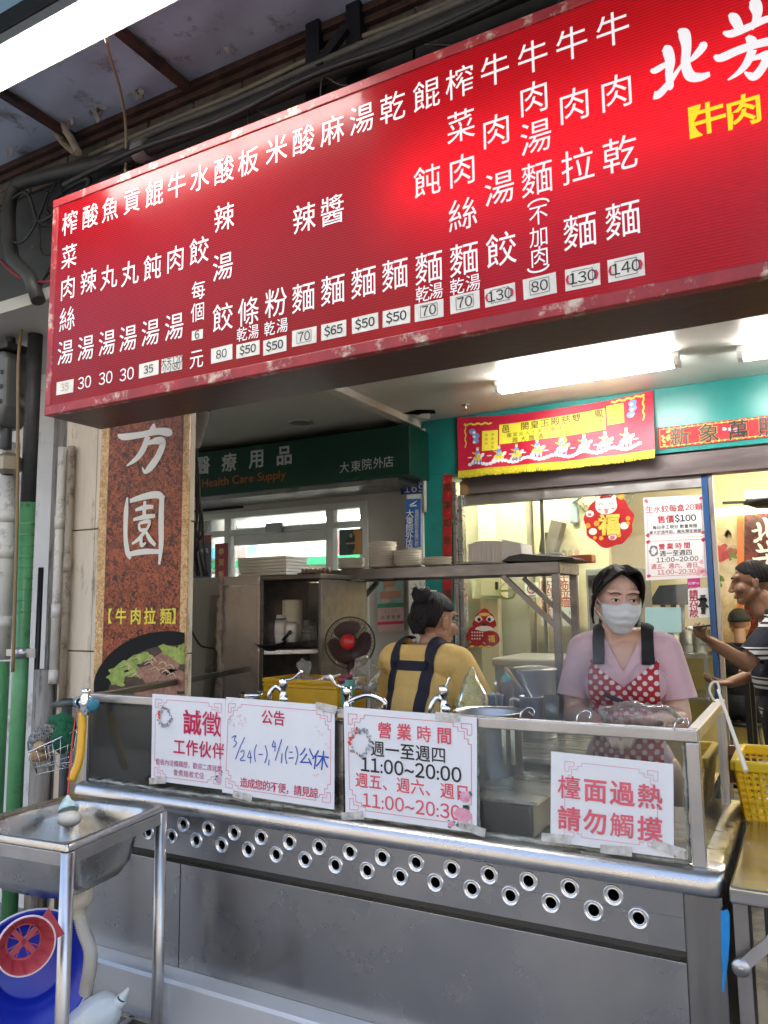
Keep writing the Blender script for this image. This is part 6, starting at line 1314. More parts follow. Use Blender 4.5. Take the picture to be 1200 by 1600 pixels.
p = PC(413, 1016); q = at(500, 1001, Z=p.z); b = MB(); b.prism([(x1+.003, YCB-.0, p.z-.022), (x2-.014, YCB+.25, p.z-.022), (x2-.014, YCB+.42, p.z-.022), (x1+.003, YCB+.42, p.z-.022)], (0, 0, .022)); b.build('middle_board', STEEL, cbn, bevel=.002)
b = MB(); xm_ = PC(433, 900, YCB+.4).x; b.box(xm_+.06, x2-.02, YCB+.40, YCB+.41, 0, zt-.03); b.build('back_panel', M('brown_steel_back', (.44, .40, .36), .4, .8, var=.1, vs=3), cbn); b = MB(); b.box(xm_, xm_+.03, YCB+.39, YCB+.42, 0, zt-.03); b.box(x1+.003, xm_+.059, YCB+.40, YCB+.41, 0, p.z-.03); b.build('back_post', STEEL_DARK, cbn)
gp = thing('grey_board', 'plain grey board standing between the banner and the steel cabinet', 'board', (x0-.2, 3.2, 0)); zz = at(310, 903, Y=3.2).z
MB().box(at(275, 950, Y=3.2).x, at(344, 950, Y=3.2).x+.05, 3.2, 3.22, 0, zz).build('board', M('grey_board_paint', (.34, .335, .32), .5, var=.05, vs=3), gp); a_, c_ = at(325, 1100, Y=3.12), at(338, 930, Y=3.12); MB().bar(a_, c_, .05, .03, (0, 1, 0)).build('leaning_bar', STEEL_DARK, gp)
tag(MB().tube(catmull([at(292, 970, Y=3.0), at(310, 1005, Y=3.0), at(325, 1012, Y=3.0), at(342, 1013, Y=2.98)]), .005, 6).build('cable', CABLE), 'thin black cable drooping in front of the grey board', 'cable')
b = MB(); random.seed(17)
for k in range(7):
    x = random.uniform(296, 318); b.tube(catmull([at(300+random.uniform(-6, 10), 700, Y=2.9), at(x, 790+random.uniform(-30, 30), Y=2.85), at(x+random.uniform(-8, 12), 850, Y=2.85), at(x+random.uniform(-12, 10), 900, Y=2.9)]), .006, 6)
b.box(at(297, 900, Y=2.9).x, at(312, 900, Y=2.9).x, 2.85, 2.9, at(300, 893, Y=2.9).z, at(300, 878, Y=2.9).z)
tag(b.build('cable_bundle', CABLE), 'dangling black cables and plug right of the banner', 'cables')
b = MB()
for k in range(14): b.lathe([(.045+.004*(k % 2), -.012), (.05, 0), (.045, .012)], at(300+1.2*k, 668-4*k+20, Y=2.75), (1, 0, .8), n=16)
tag(b.build('corrugated_duct', M('grey_duct', (.18, .17, .15), .5)), 'corrugated grey hose end at the ceiling behind the red sign', 'duct')
# things on and in the cabinet
for (xa, xb, ya, yb_, Y, lab) in ((371, 412, 870, 897, YCB+.12, 'white foam box block at the left on the steel cabinet'), (404, 447, 868, 898, YCB+.05, 'white stack of foam boxes over the open compartment')):
    p0, p1 = at(xa, yb_, Y=Y), at(xb, ya, Y=Y); b = MB()
    for k in range(6): z0 = zt+.002+(p1.z-zt)*k/6; b.prism([(p0.x+random.uniform(-.003, .003), Y, z0), (p1.x, Y+.0, z0), (p1.x-.01, Y+.2, z0), (p0.x, Y+.2, z0)], (.002, 0, (p1.z-zt)/6-.0015))
    tag(b.build('foam_boxes', M('white_foam', (.74, .73, .68), .6), bevel=.004), lab, 'foam boxes', 'white foam boxes on the cabinet')
et = thing('egg_tray', 'dark tray with a row of brown eggs on the cabinet top', 'tray', PC(485, 893, YCB+.2)); c = PC(485, 893, YCB+.2); b = MB(); b.box(c.x-.11, c.x+.06, c.y-.05, c.y+.1, zt, zt+.012); b.build('tray', BLACK_PL, et); em = M('brown_egg', (.25, .16, .09), .5, var=.2, vs=30)
for k in range(9): MB().ball((c.x-.10+.026*k, c.y-.0, zt+.022), .0125, .0125, .015, n=12, k=8).build('egg', em, et)
def stack(px0, px1, pytop, pybot, Y, n, mat, name, label, cat, taper=.85, zb=None):
    a, c_ = at(px0, pybot, Y=Y), at(px1, pybot, Y=Y); r = (c_.x-a.x)/2; zt_, zb_ = at(px0, pytop, Y=Y).z, zb if zb else at(px0, pybot, Y=Y).z; b = MB(); pr = []
    H_ = zt_-zb_; hc_ = min(H_*.5, r*1.3)
    pr.append((.001, 0)); pr.append((r*taper, 0)); pr.append((r*.97, hc_))
    for k in range(n): z = hc_+(H_-hc_)*k/n; pr += [(r*.97, z), (r, z+.001), (r, z+(H_-hc_)/n*.55), (r*.97, z+(H_-hc_)/n*.6)]
    pr += [(r*.9, H_), (r*.8, H_-.03), (.001, H_-.035)]
    b.lathe(pr, ((a.x+c_.x)/2, Y, zb_), n=28); return tag(b.build(name, mat), label, cat)
zsh = p.z+.001 if False else None
stack(441, 470, 937, 1002, YCB+.22, 14, CREAM, 'paper_cup_stack', 'tall stack of cream paper bowls in the open compartment', 'cups')
stack(467, 493, 968, 1000, YCB+.28, 9, M_glass('clear_lid', tint=(.86, .88, .86), refl=2, dirt=.25, dcol=(.75, .75, .72)), 'lid_stack', 'stack of clear plastic lids right of the paper bowls', 'lids', .98)
wc_ = stack(429, 448, 968, 1007, YCB+.14, 1, M('white_cup', (.76, .74, .70), .5), 'lidded_cup', 'white takeaway cup with a lid beside the paper bowls', 'cup', .8)
c = at(438, 965, Y=YCB+.14); MB().lathe([(.001, .014), (.022, .014), (.024, .004), (.0265, .003), (.0265, -.004), (.024, -.004)], (wc_.location.x, wc_.location.y, c.z), n=24).build('lid', WHITE_PAPER, wc_)
wc2 = stack(447, 463, 972, 1003, YCB+.12, 1, M('printed_cup', (.76, .73, .68), .5, grime=(.35, .25, .06), gs=60, gt=.68), 'printed_cup', 'small paper cup with coloured specks before the tall bowl stack', 'cup', .8)
c = at(424, 1000, Y=YCB+.06); b = MB(); b.lathe([(.001, -.065), (.03, -.06), (.065, -.03), (.083, .0), (.086, .001), (.083, -.004), (.06, -.036), (.001, -.058)], c, (.05, -.25, 1), n=28); b.tube([c+Vector((.07, 0, .0)), c+Vector((.115, -.01, .035))], .008, 8); b.ball(c+Vector((.118, -.01, .037)), .011); tag(b.build('black_wok', M('black_enamel', (.012, .012, .012), .3)), 'small black pan with its handle up in the open compartment', 'pan')
c = at(422, 935, Y=YCB+.2); b = MB(); b.lathe([(.006, .10), (.02, .08), (.035, .03), (.04, -.04), (.034, -.09), (.001, -.10)], c, n=18, sx=1, sy=.5); tag(b.build('clear_bag', M('yellowish_bag', (.48, .46, .32), .2, bump=.8, bs=50, var=.4, vs=22)), 'yellowish clear bag hanging in the open compartment', 'bag')
# left work table, yellow crate and what lies in it
wt_ = thing('work_table', 'steel work table behind the glass case with the crate on it', 'table', (-2.0, 2.8, 0)); zwt = .985
MB().box(-2.42, -1.66, 2.52, 2.98, zwt-.03, zwt).build('top', STEEL, wt_, bevel=.004)
for x, y in ((-2.4, 2.54), (-1.69, 2.54), (-2.4, 2.96), (-1.69, 2.96)): MB().box(x-.015, x+.015, y-.015, y+.015, 0, zwt-.031).build('leg', STEEL_TUBE, wt_)
YCR = 2.72
p0, p1 = at(412, 1095, Y=YCR), at(527, 1095, Y=YCR); z1_ = at(470, 1062, Y=YCR).z
cr = thing('yellow_crate', 'mustard yellow plastic crate heaped with plastic bags and spoons', 'crate', ((p0.x+p1.x)/2, YCR+.12, zwt+.001))
def wall(b, a, c_, z0, z1, t): b.bar((a[0], a[1], (z0+z1)/2), (c_[0], c_[1], (z0+z1)/2), t, z1-z0)
b = MB(); cs_ = [(p0.x, YCR), (p1.x, YCR), (p1.x, YCR+.23), (p0.x, YCR+.23)]
for i in range(4):
    a, c_ = cs_[i], cs_[(i+1) % 4]; wall(b, a, c_, zwt+.002, z1_-.035, .006); wall(b, a, c_, z1_-.034, z1_-.022, .016); wall(b, a, c_, z1_-.014, z1_, .018); wall(b, a, c_, z1_-.0219, z1_-.0141, .005)
b.box(p0.x, p1.x, YCR, YCR+.23, zwt+.002, zwt+.01); b.build('shell', M('mustard_plastic', (.62, .36, .01), .4, var=.1, vs=9), cr, bevel=.002)
random.seed(23); b = MB()
def crumple(mb, c, rx, ry, rz, k=0.25, sd=1):
    random.seed(sd); b0 = len(mb.v); mb.ball((0, 0, 0), rx, ry, rz, None, 22, 14)
    ph = [random.uniform(0, 6) for _ in range(6)]
    for i in range(b0, len(mb.v)):
        v = mb.v[i]; s__ = 1+k*(math.sin(v.x*60+ph[0])*math.sin(v.z*75+ph[1])+.5*math.sin(v.y*90+v.x*110+ph[2])*math.cos(v.z*120+ph[3])); mb.v[i] = Vector(c)+v*s__
b = MB(); crumple(b, at(455, 1068, Y=YCR+.1), .05, .05, .03, .3, 2); crumple(b, at(493, 1066, Y=YCR+.12), .055, .05, .025, .3, 3); crumple(b, at(475, 1045, Y=YCR+.15), .028, .03, .055, .35, 4); tag(b.build('plastic_bags', M_glass('white_film', film=True, tint=(.95, .95, .93), refl=1.2, dirt=.4, dcol=(.75, .74, .7))), 'crumpled clear plastic bags lying in the mustard crate', 'bags')
SPN = M('white_spoon', (.78, .76, .70), .3)
for k, (x, y) in enumerate(((470, 1068), (480, 1066), (490, 1070), (503, 1062), (512, 1058))):
    c = at(x, y, Y=YCR+.03+.03*k); b = MB(); b.ball(c, .022, .03, .008, n=14, k=8); b.tube([c+Vector((.015, .0, 0)), c+Vector((.055, .02, .012))], [.006, .004], 6); tag(b.build('soup_spoon', SPN), 'white soup spoon lying on the plastic bags in the mustard crate', 'spoon', 'white spoons in the crate')
c = at(395, 1083, Y=2.62); tag(MB().lathe([(.001, -.06), (.05, -.06), (.055, -.01), (.058, 0), (.055, .002), (.05, -.05), (.001, -.052)], c, n=28).build('steel_bowl', CHROME), 'shiny steel bowl behind the closing notice at the left', 'bowl')
c = at(543, 1062, Y=2.55); rr = (at(553, 1070, Y=2.55).x-at(533, 1070, Y=2.55).x)/2; tag(MB().lathe([(.001, -.13), (rr*.82, -.13), (rr, 0), (rr*1.06, .002), (rr*.98, .0), (rr*.8, -.12), (.001, -.12)], c, n=28).build('turquoise_cup', M('turquoise_plastic', (.20, .55, .46), .35)), 'turquoise plastic cup in front of the small fan', 'cup')
b = MB(); crumple(b, c+Vector((0, 0, .006)), .03, .03, .02, .4, 9); tag(b.build('red_film', M('dark_red_film', (.22, .03, .05), .3)), 'crumpled dark red film stuffed in the turquoise cup', 'film')
b = MB(); crumple(b, at(572, 1055, Y=2.75), .06, .05, .07, .3, 12); tag(b.build('clear_bag', M_glass('dull_film', film=True, tint=(.93, .92, .88), refl=1.2, dirt=.25, dcol=(.7, .66, .58))), 'dull clear plastic bag between the fan and the yellow blouse', 'bag')
# small fan
cf = at(547, 1004, Y=3.05); Rf = 40*(cf-EYE).dot(FWD)/CAM_F
fa = (EYE-cf).normalized(); fa = Vector((fa.x-.25, fa.y, fa.z+.05)).normalized()
fn = thing('small_fan', 'small black caged fan with a red hub behind the mustard crate', 'fan', (cf.x, cf.y, zwt))
q_ = Vector((0, 0, 1)).rotation_difference(fa)
b = MB()
def circ(r, dz): return [cf+q_ @ Vector((r*math.cos(2*math.pi*k/48), r*math.sin(2*math.pi*k/48), dz)) for k in range(49)]
for r, dz in ((Rf, 0), (Rf*.99, .012), (Rf*.72, .035), (Rf*.36, .042)): b.tube(circ(r, dz), .0024 if r > Rf*.9 else .0014, 6, False)
for k in range(72):
    a = 2*math.pi*k/72; e = lambda r, dz: cf+q_ @ Vector((r*math.cos(a+.5*(1-r/Rf)), r*math.sin(a+.5*(1-r/Rf)), dz)); b.tube([e(Rf*.28, .043), e(Rf*.62, .038), e(Rf*.88, .022), e(Rf, .006)], .0009, 4, False)
for k in range(36):
    a = 2*math.pi*k/36; e = lambda r, dz: cf+q_ @ Vector((r*math.cos(a), r*math.sin(a), dz)); b.tube([e(Rf*.3, -.05), e(Rf*.85, -.035), e(Rf, -.002)], .001, 4, False)
b.build('cage', M('black_fan_wire', (.02, .018, .018), .4), fn)
b = MB()
for k in range(3):
    a0 = 2*math.pi*k/3; rows = []
    for i in range(9):
        r = Rf*(.16+.70*i/8); wd = .55+.45*math.sin(math.pi*i/9); rows.append([cf+q_ @ Vector((r*math.cos(a0+t*wd), r*math.sin(a0+t*wd), .012-.02*t)) for t in (-1, -.5, 0, .5, 1)])
    b.sheet(rows); b.sheet([[v-fa*.002 for v in rw] for rw in rows])
b.build('blades', M('smoky_red_blade', (.10, .035, .035), .3, trans=.2), fn)
MB().lathe([(Rf*.30, .034), (Rf*.30, .044), (Rf*.27, .050), (.001, .052)], cf, fa, n=28).build('hub_cap', M('red_hub', (.50, .02, .02), .25), fn)
b = MB(); b.lathe([(.03, 0), (.035, -.02), (.03, -.08), (.001, -.085)], cf, fa, n=20); b.tube([cf+Vector((0, .02, -.02)), (cf.x-.01, cf.y+.02, cf.z-.18), (cf.x-.01, cf.y, zwt+.02)], [.018, .018, .02], 10); b.lathe([(.001, .03), (.05, .028), (.08, .01), (.082, 0), (.001, 0)], (cf.x-.01, cf.y, zwt), n=28); b.build('stand', M('dark_red_fan_stand', (.09, .02, .022), .4), fn)
fs_ = thing('fan_stool', 'low steel table under the small fan', 'table', (cf.x, cf.y, 0)); MB().box(cf.x-.2, cf.x+.16, cf.y-.06, cf.y+.2, zwt-.03, zwt-.001).build('top', STEEL_DARK, fs_)
for x in (cf.x-.18, cf.x+.14): MB().box(x, x+.02, cf.y+.0, cf.y+.02, 0, zwt-.031).build('leg', STEEL_DARK, fs_)
# pots and tools between the two women
def potp(name, label, px0, px1, pyrim, Y, hgt, mat=STEEL_TUBE, zfloor=None, lid=False):
    a, c_ = at(px0, pyrim, Y=Y), at(px1, pyrim, Y=Y); r = (c_.x-a.x)/2; c = Vector(((a.x+c_.x)/2, Y, a.z)); b = MB()
    b.lathe([(.001, -hgt), (r*.95, -hgt), (r*.97, -hgt+.01), (r*.97, -.006), (r*1.03, -.002), (r*1.04, .002), (r*1.02, .004), (r*.93, -.004), (r*.92, -hgt+.012), (.001, -hgt+.01)], c, n=40)
    o = b.build(name, mat); tag(o, label, 'pot'); return o, c, r
o, c, r = potp('boiling_pot', 'wide steel pot with a rolled rim standing behind the counter rail', 714, 814, 1109, 2.28, .30)
MB().disc(c+Vector((0, 0, -.035)), (0, 0, 1), r*.9, 32).build('broth', M('cloudy_broth', (.42, .38, .28), .15), o)
o, c, r = potp('stock_pot', 'tall steel stock pot with a lid between the two women', 799, 867, 1045, 3.05, .26)
MB().lathe([(.001, .018), (r*.5, .014), (r*1.02, .006), (r*1.06, .002), (r*1.05, 0)], c, n=36).build('lid', M('pale_steel_lid', (.62, .60, .55), .3, 1.0), o)
bt2 = thing('back_table', 'steel bench carrying the stock pot and sauce bottle', 'bench', (-1.0, 3.0, 0)); MB().box(-1.28, -.70, 2.55, 3.2, .955, .98).build('top', STEEL, bt2, bevel=.003)
for x, y in ((-1.26, 2.57), (-.72, 2.57), (-1.26, 3.18), (-.72, 3.18)): MB().box(x-.012, x+.012, y-.012, y+.012, 0, .954).build('leg', STEEL_TUBE, bt2)
o, c, r = potp('steel_mug', 'steel mug with a curved handle holding tongs in the steam', 812, 852, 1088, 2.62, .14); hnd = MB(); hnd.tube(catmull([c+Vector((-r, 0, -.015)), c+Vector((-r-.03, 0, -.01)), c+Vector((-r-.035, 0, -.06)), c+Vector((-r, 0, -.09))]), .005, 8); hnd.build('handle', CHROME, o)
for (xa, ya, xb, yb_, nm, lab, mt_) in ((812, 1052, 834, 1096, 'steel_tongs', 'steel tongs leaning in the steel mug', CHROME), (805, 1048, 826, 1095, 'black_tongs', 'black handled tongs leaning in the steel mug', BLACK_PL), (790, 1043, 818, 1080, 'wooden_chopstick', 'long wooden chopstick leaning in the steel mug', M('wood_stick', (.45, .28, .12), .5))):
    tag(MB().tube([at(xa, ya, Y=2.66), at(xb, yb_, Y=2.62)], [.007, .005], 8).build(nm, mt_), lab, 'utensil')
a = at(861, 1087, Y=2.45); rr = (at(874, 1090, Y=2.45).x-at(850, 1090, Y=2.45).x)/2; tb = thing('plastic_tumbler', 'clear plastic tumbler with red liquid behind the rail hook', 'tumbler', a+Vector((0, 0, -.11)))
MB().lathe([(.001, -.11), (rr*.85, -.11), (rr, 0), (rr*.96, 0), (rr*.82, -.105), (.001, -.105)], a, n=28).build('wall', M_glass('tumbler_plastic', tint=(.85, .85, .85), refl=2.5, dirt=.25), tb); MB().lathe([(.001, -.10), (rr*.8, -.10), (rr*.86, -.045), (.001, -.045)], a, n=28).build('red_liquid', M('red_sauce', (.25, .03, .03), .3), tb)
a = at(791, 1062, Y=2.75); sb = thing('sauce_bottle', 'clear sauce bottle with a turquoise cap beside the stock pot', 'bottle', a+Vector((0, 0, -.12))); MB().lathe([(.001, -.13), (.024, -.13), (.025, -.03), (.02, -.012), (.012, 0)], a, n=20).build('body', M('brown_sauce_body', (.20, .13, .10), .2), sb); MB().lathe([(.016, -.012), (.019, .0), (.016, .012), (.006, .018), (.004, .04), (.001, .04)], a, n=18).build('cap', M('turquoise_cap', (.15, .45, .40), .35), sb)
a = at(771, 1087, Y=2.70); bb_ = thing('blue_container', 'pale blue round container with a ladle hook left of the sauce bottle', 'container', a+Vector((0, 0, -.06))); MB().lathe([(.001, -.07), (.033, -.07), (.036, 0), (.038, .004), (.03, .008), (.001, .008)], a, n=24).build('body', M('pale_blue_plastic', (.20, .30, .42), .35), bb_); MB().lathe([(.006, -.05), (.007, -.04), (.005, .03), (.008, .04), (.001, .045)], a+Vector((.022, -.03, .01)), n=12).build('knob', CHROME, bb_)
# =================================================================== PEOPLE
TMP = bpy.data.scenes.new('workshop')
def fused(mb, voxel, smooth=4, fac=.5):               # one continuous skin over overlapping volumes
    me = bpy.data.meshes.new('t'); me.from_pydata(mb.v, [], mb.f); o = bpy.data.objects.new('t', me); TMP.collection.objects.link(o)
    r = o.modifiers.new('r', 'REMESH'); r.mode = 'VOXEL'; r.voxel_size = voxel
    s = o.modifiers.new('s', 'SMOOTH'); s.iterations = smooth; s.factor = fac
    vl = TMP.view_layers[0]; vl.update(); dg = vl.depsgraph; dg.update()
    me2 = bpy.data.meshes.new_from_object(o.evaluated_get(dg)); bpy.data.objects.remove(o); bpy.data.meshes.remove(me); return me2
def inside(p, planes): return all((p-c).dot(n) > 0 for c, n in planes)
def cut(me, remove=(), keep=None, push=0.0):           # planes cut clean hems; remove / keep are lists of convex regions
    bm = bmesh.new(); bm.from_mesh(me); bm.normal_update()
    if push:
        for v in bm.verts: v.co += v.normal*push
    for reg in list(remove)+list(keep or []):
        for c, n in reg: bmesh.ops.bisect_plane(bm, geom=bm.verts[:]+bm.edges[:]+bm.faces[:], plane_co=c, plane_no=n, dist=1e-5)
    kill = []
    for f in bm.faces:
        p = f.calc_center_median()
        if any(inside(p, r) for r in remove) or (keep is not None and not any(inside(p, r) for r in keep)): kill.append(f)
    bmesh.ops.delete(bm, geom=kill, context='FACES')
    m2 = bpy.data.meshes.new('cut'); bm.to_mesh(m2); bm.free(); return m2
def place(name, me, T, parent, mat, solid=0.0, sub=0):
    o0 = Vector(parent['_o']); me = me.copy(); me.transform(Matrix.Translation(-o0) @ T); me.materials.clear(); me.materials.append(mat)
    me.polygons.foreach_set('use_smooth', [True]*len(me.polygons)); me.update()
    o = bpy.data.objects.new(name, me); COL.objects.link(o); o.parent = parent; o['_o'] = tuple(o0)
    if solid: s = o.modifiers.new('thickness', 'SOLIDIFY'); s.thickness = solid; s.offset = 1
    return o
def frame(loc, heading, lean=0.0):                     # local: x = the person's left, -y = front; heading = world direction faced
    a = math.atan2(heading[1], heading[0])+math.pi/2
    return Matrix.Translation(Vector(loc)) @ Matrix.Rotation(a, 4, 'Z') @ Matrix.Rotation(lean, 4, 'X')
def headframe(c, yaw, pitch, roll=0): return Matrix.Translation(Vector(c)) @ Matrix.Rotation(yaw, 4, 'Z') @ Matrix.Rotation(pitch, 4, 'X') @ Matrix.Rotation(roll, 4, 'Y')
def head_volumes(mb, Hm, k=1.0, male=False, lips=True):
    P = lambda x, y, z: Hm @ Vector((x*k, y*k, z*k)); q = Hm.to_quaternion()
    E = lambda c, r: mb.ball(P(*c), r[0]*k, r[1]*k, r[2]*k, q, 20, 14)
    E((0, .014, .026), (.073, .090, .086)); E((0, -.028, -.03), (.060, .060, .078)); E((0, -.056, -.094), (.030 if not male else .034, .028, .022))
    for s in (-1, 1):
        mb.cap(P(s*.050, .012, -.048), P(s*.018, -.056, -.096), .022*k, .020*k); E((s*.036, -.056, -.028), (.030, .030, .030)); E((s*.028, -.068, .034), (.030, .016, .012 if not male else .016))
        E((s*.077, .016, -.010), (.007, .018, .030)); mb.ball(P(s*.079, .020, .004), .006*k, .017*k, .014*k, q, 10, 8); mb.ball(P(s*.010, -.098, -.040), .009*k, .010*k, .008*k, q, 10, 8)
    mb.cap(P(0, -.083, .018), P(0, -.106, -.034), .008*k, .0125*k, 12)
    if lips: mb.cap(P(-.018, -.086, -.066), P(.018, -.086, -.066), .006*k, .006*k, 10); mb.cap(P(-.014, -.087, -.075), P(.014, -.087, -.075), .0065*k, .0065*k, 10); mb.cap(P(-.0, -.089, -.066), P(0, -.090, -.074), .007*k, .007*k, 10)
    mb.cap(P(0, .018, -.07), P(0, .03, -.16), .050*k if male else .043*k, .052*k if male else .046*k)
def eyes(Hm, root, k=1.0, brow=.0035):
    w_, d_, br = MB(), MB(), MB()
    for s in (-1, 1):
        P = lambda x, y, z: Hm @ Vector(((s*.031+x)*k, (y)*k, (.006+z)*k))
        surf = lambda x, z: -.0855-.0+(.5*(x*s+.006)**2*8 if x*s > -.01 else 0)+.3*abs(z)
        up_ = [(x, .0044*math.sqrt(max(0, 1-(x/.0145)**2))) for x in [-.0145+.029*i/12 for i in range(13)]]; dn_ = [(x, -.0030*math.sqrt(max(0, 1-(x/.0145)**2))) for x, _ in up_]
        w_.sheet([[P(x, surf(x, z), z) for x, z in up_], [P(x, surf(x, z)-.001, z) for x, z in dn_]])
        d_.poly([P(.0052*math.cos(a)+.002, surf(0, 0)-.0025, min(.0048, .0052*math.sin(a)+.0008)) for a in [2*math.pi*i/16 for i in range(16)]])
        d_.tube([P(x, surf(x, z)-.0015, z+.0008) for x, z in up_], .0014*k, 6)
        br.tube(catmull([P(-.019, -.086, .021), P(-.006, -.0885, .0255), P(.008, -.0865, .0255) if s < 0 else P(.008, -.0865, .0255), P(.021, -.077, .019)]), [brow*k*(.55+.45*math.sin(math.pi*min(1, (i+2)/20))) for i in range(19)], 6)
    # mirrored x for the brows of the left side is handled by s in P
    w_.build('eye_whites', M('eye_white', (.72, .70, .68), .2), root); d_.build('irises', M('dark_iris', (.018, .010, .008), .15), root); br.build('eyebrows', M('brow_hair', (.02, .014, .012), .7), root)
def haircap(Hm, root, limit, mat, k=1.0, rx=.083, ry=.101, rz=.096, cy=.014, cz=.024, amp=.0025, name='hair', freq=46):
    out, inn = [], []; nphi, nr = 96, 22
    for i in range(nphi+1):
        ph = 2*math.pi*i/nphi; L_ = limit(ph); ro, ri = [], []
        for j in range(nr+1):
            th = L_*j/nr; sx, sy, sz = math.sin(th)*math.sin(ph), -math.sin(th)*math.cos(ph), math.cos(th)
            n_ = amp*(math.sin(freq*ph+3*th)+.6*math.sin(freq*.43*ph+1+5*th))*math.sin(th)
            th_ = 1.0 if j < nr else .93
            ro.append(Hm @ Vector(((rx+n_)*sx*k*th_, (cy+(ry+n_)*sy*th_)*k, (cz+(rz+n_)*sz)*k))); ri.append(Hm @ Vector(((rx-.013)*sx*k, (cy+(ry-.013)*sy)*k, (cz+(rz-.013)*sz)*k)))
        out.append(ro); inn.append(ri)
    b = MB(); b.sheet(out); b.sheet(inn); b.sheet([[r[-1] for r in out], [r[-1] for r in inn]]); return b.build(name, mat, root)
def hand(mb, wr, d, n, side, curl=.6, k=1.0):          # d: direction of the fingers, n: palm normal, side +1/-1: where the thumb leaves
    d, n = Vector(d).normalized(), Vector(n).normalized(); s = d.cross(n).normalized()*side; n = s.cross(d).normalized()*(1 if s.cross(d).dot(n) > 0 else -1)
    wr = Vector(wr)
    for t in (-.026, -.009, .009, .026): mb.cap(wr+s*t*.7*k, wr+d*.085*k+s*t*k, .015*k, .0115*k, 10)
    for t, l in ((.030, .066), (.0105, .074), (-.0105, .069), (-.030, .053)):
        p = wr+d*.088*k+s*t*k; a = curl
        d1 = (d*math.cos(a*.7)+n*math.sin(a*.7)); d2 = (d*math.cos(a*1.7)+n*math.sin(a*1.7)); d3 = (d*math.cos(a*2.5)+n*math.sin(a*2.5))
        q1 = p+d1*l*.45*k; q2 = q1+d2*l*.32*k; q3 = q2+d3*l*.22*k
        mb.cap(p, q1, .0088*k, .0082*k, 10); mb.cap(q1, q2, .0082*k, .0076*k, 10); mb.cap(q2, q3, .0076*k, .0068*k, 10)
    b0 = wr+d*.022*k+s*.026*k; t1 = b0+(d*.55+s*.62+n*.25)*.042*k; t2 = t1+(d*.8+s*.15+n*.4)*.034*k
    mb.cap(b0, t1, .0135*k, .0105*k, 10); mb.cap(t1, t2, .0105*k, .0085*k, 10)
SKIN = M('skin', (.72, .47, .36), .45, sss=.10, var=.05, vs=14, bump=.03, bs=150)
SKIN2 = M('tanned_skin', (.44, .245, .155), .45, sss=.1, var=.06, vs=14, bump=.04, bs=150)
SKIN3 = M('weathered_skin', (.26, .135, .08), .45, sss=.1, var=.08, vs=14, bump=.05, bs=150)
HAIR = M('black_hair', (.010, .008, .008), .55, spec=.25, bump=.5, bs=8, aniso=(30, 30, 3)); HAIRG = M('greying_hair', (.016, .015, .014), .7, spec=.15, var=.5, vs=90, bump=.4, bs=120)
def legs(mb, hw=.085, zt=.90, r=.085):
    for s in (-1, 1):
        mb.cap((s*hw, 0, zt), (s*hw*1.05, -.01, .48), r, .058); mb.cap((s*hw*1.05, -.01, .48), (s*hw*1.1, .01, .09), .056, .04); mb.cap((s*hw*1.1, .03, .045), (s*hw*1.25, -.15, .03), .04, .032)
ALL = None
# ---------------------------------------------------------------- masked woman serving behind the counter
W1 = thing('person', 'woman in white face mask, lilac t-shirt and red polka dot apron behind the counter', 'person', (-.575, 2.77, 0))
T1 = frame((-.575, 2.77, .03), (.14, -.99)); H1 = T1 @ headframe((-.012, -.035, 1.488), .34, .15, .05)
def torso(mb, w=1.0, f=0.0, bust=True, belly=0.0):
    mb.ball((0, 0, .93), .155*w+f, .11+f+belly, .13, None, 28, 18); mb.ball((0, .0, 1.06), .128*w+f, .092+f+belly, .13, None, 28, 18); mb.ball((0, .005, 1.21), .148*w+f, .100+f, .145, None, 28, 18)
    mb.cap((-.125*w, .012, 1.315), (.125*w, .012, 1.315), .056+f, .056+f); mb.cap((-.06, .018, 1.345), (.06, .018, 1.345), .05+f, .05+f)
    if bust:
        for s in (-1, 1): mb.ball((s*.068, -.072, 1.205), .062+f, .05+f, .062+f, None, 18, 12)
b = MB(); torso(b, .90, -.006); legs(b); body = b
A = [((-.134, .005, 1.312), (-.172, -.01, 1.09), (-.075, -.235, 1.095)), ((.132, .005, 1.312), (.165, -.01, 1.09), (.075, -.235, 1.095))]
for sh_, el_, wr_ in A: b.cap(sh_, el_, .047, .042); b.cap(el_, wr_, .042, .028)
hand(b, A[0][2], (.55, -.8, -.1), (.2, .1, -1), 1, .5); hand(b, A[1][2], (-.55, -.8, -.1), (-.2, .1, -1), -1, .5)
Hl = T1.inverted() @ H1; head_volumes(b, Hl, .97, False, False)
me = fused(b, .0038, 5); place('body', me, T1, W1, SKIN)
eyes(H1, W1, .97, .0023)
def lim1(ph):
    a = abs((ph+math.pi) % (2*math.pi)-math.pi)           # 0 front .. pi back
    return .68+.42*min(1, a/.7)**1.3 if a < .7 else (1.10+.36*min(1, (a-.7)/.5) if a < 1.85 else 1.46+.74*min(1, (a-1.85)/.4))
haircap(H1, W1, lim1, HAIR, .97, amp=.0016, freq=60)
b = MB(); P = lambda x, y, z: H1 @ Vector((x, y, z))
for k in range(30):
    a = random.uniform(-.5, .5); b.tube(catmull([P(.06*math.sin(a), .10*math.cos(a)*.9, .02), P(.055*math.sin(a), .115, -.05), P(.05*math.sin(a)+random.uniform(-.01, .01), .10, -.13), P(.045*math.sin(a), .085, -.19)]), .008, 6)
for k in range(3):      # locks falling beside the cheek on her right side
    t = k*.003; b.tube(catmull([P(-.066, -.045+t, .065), P(-.080, -.022+t, .02), P(-.084, -.005+t, -.03), P(-.081, .006+t, -.06), P(-.076+.003*k, .014, -.09)]), [.0055]*20+[.002]*5, 6)
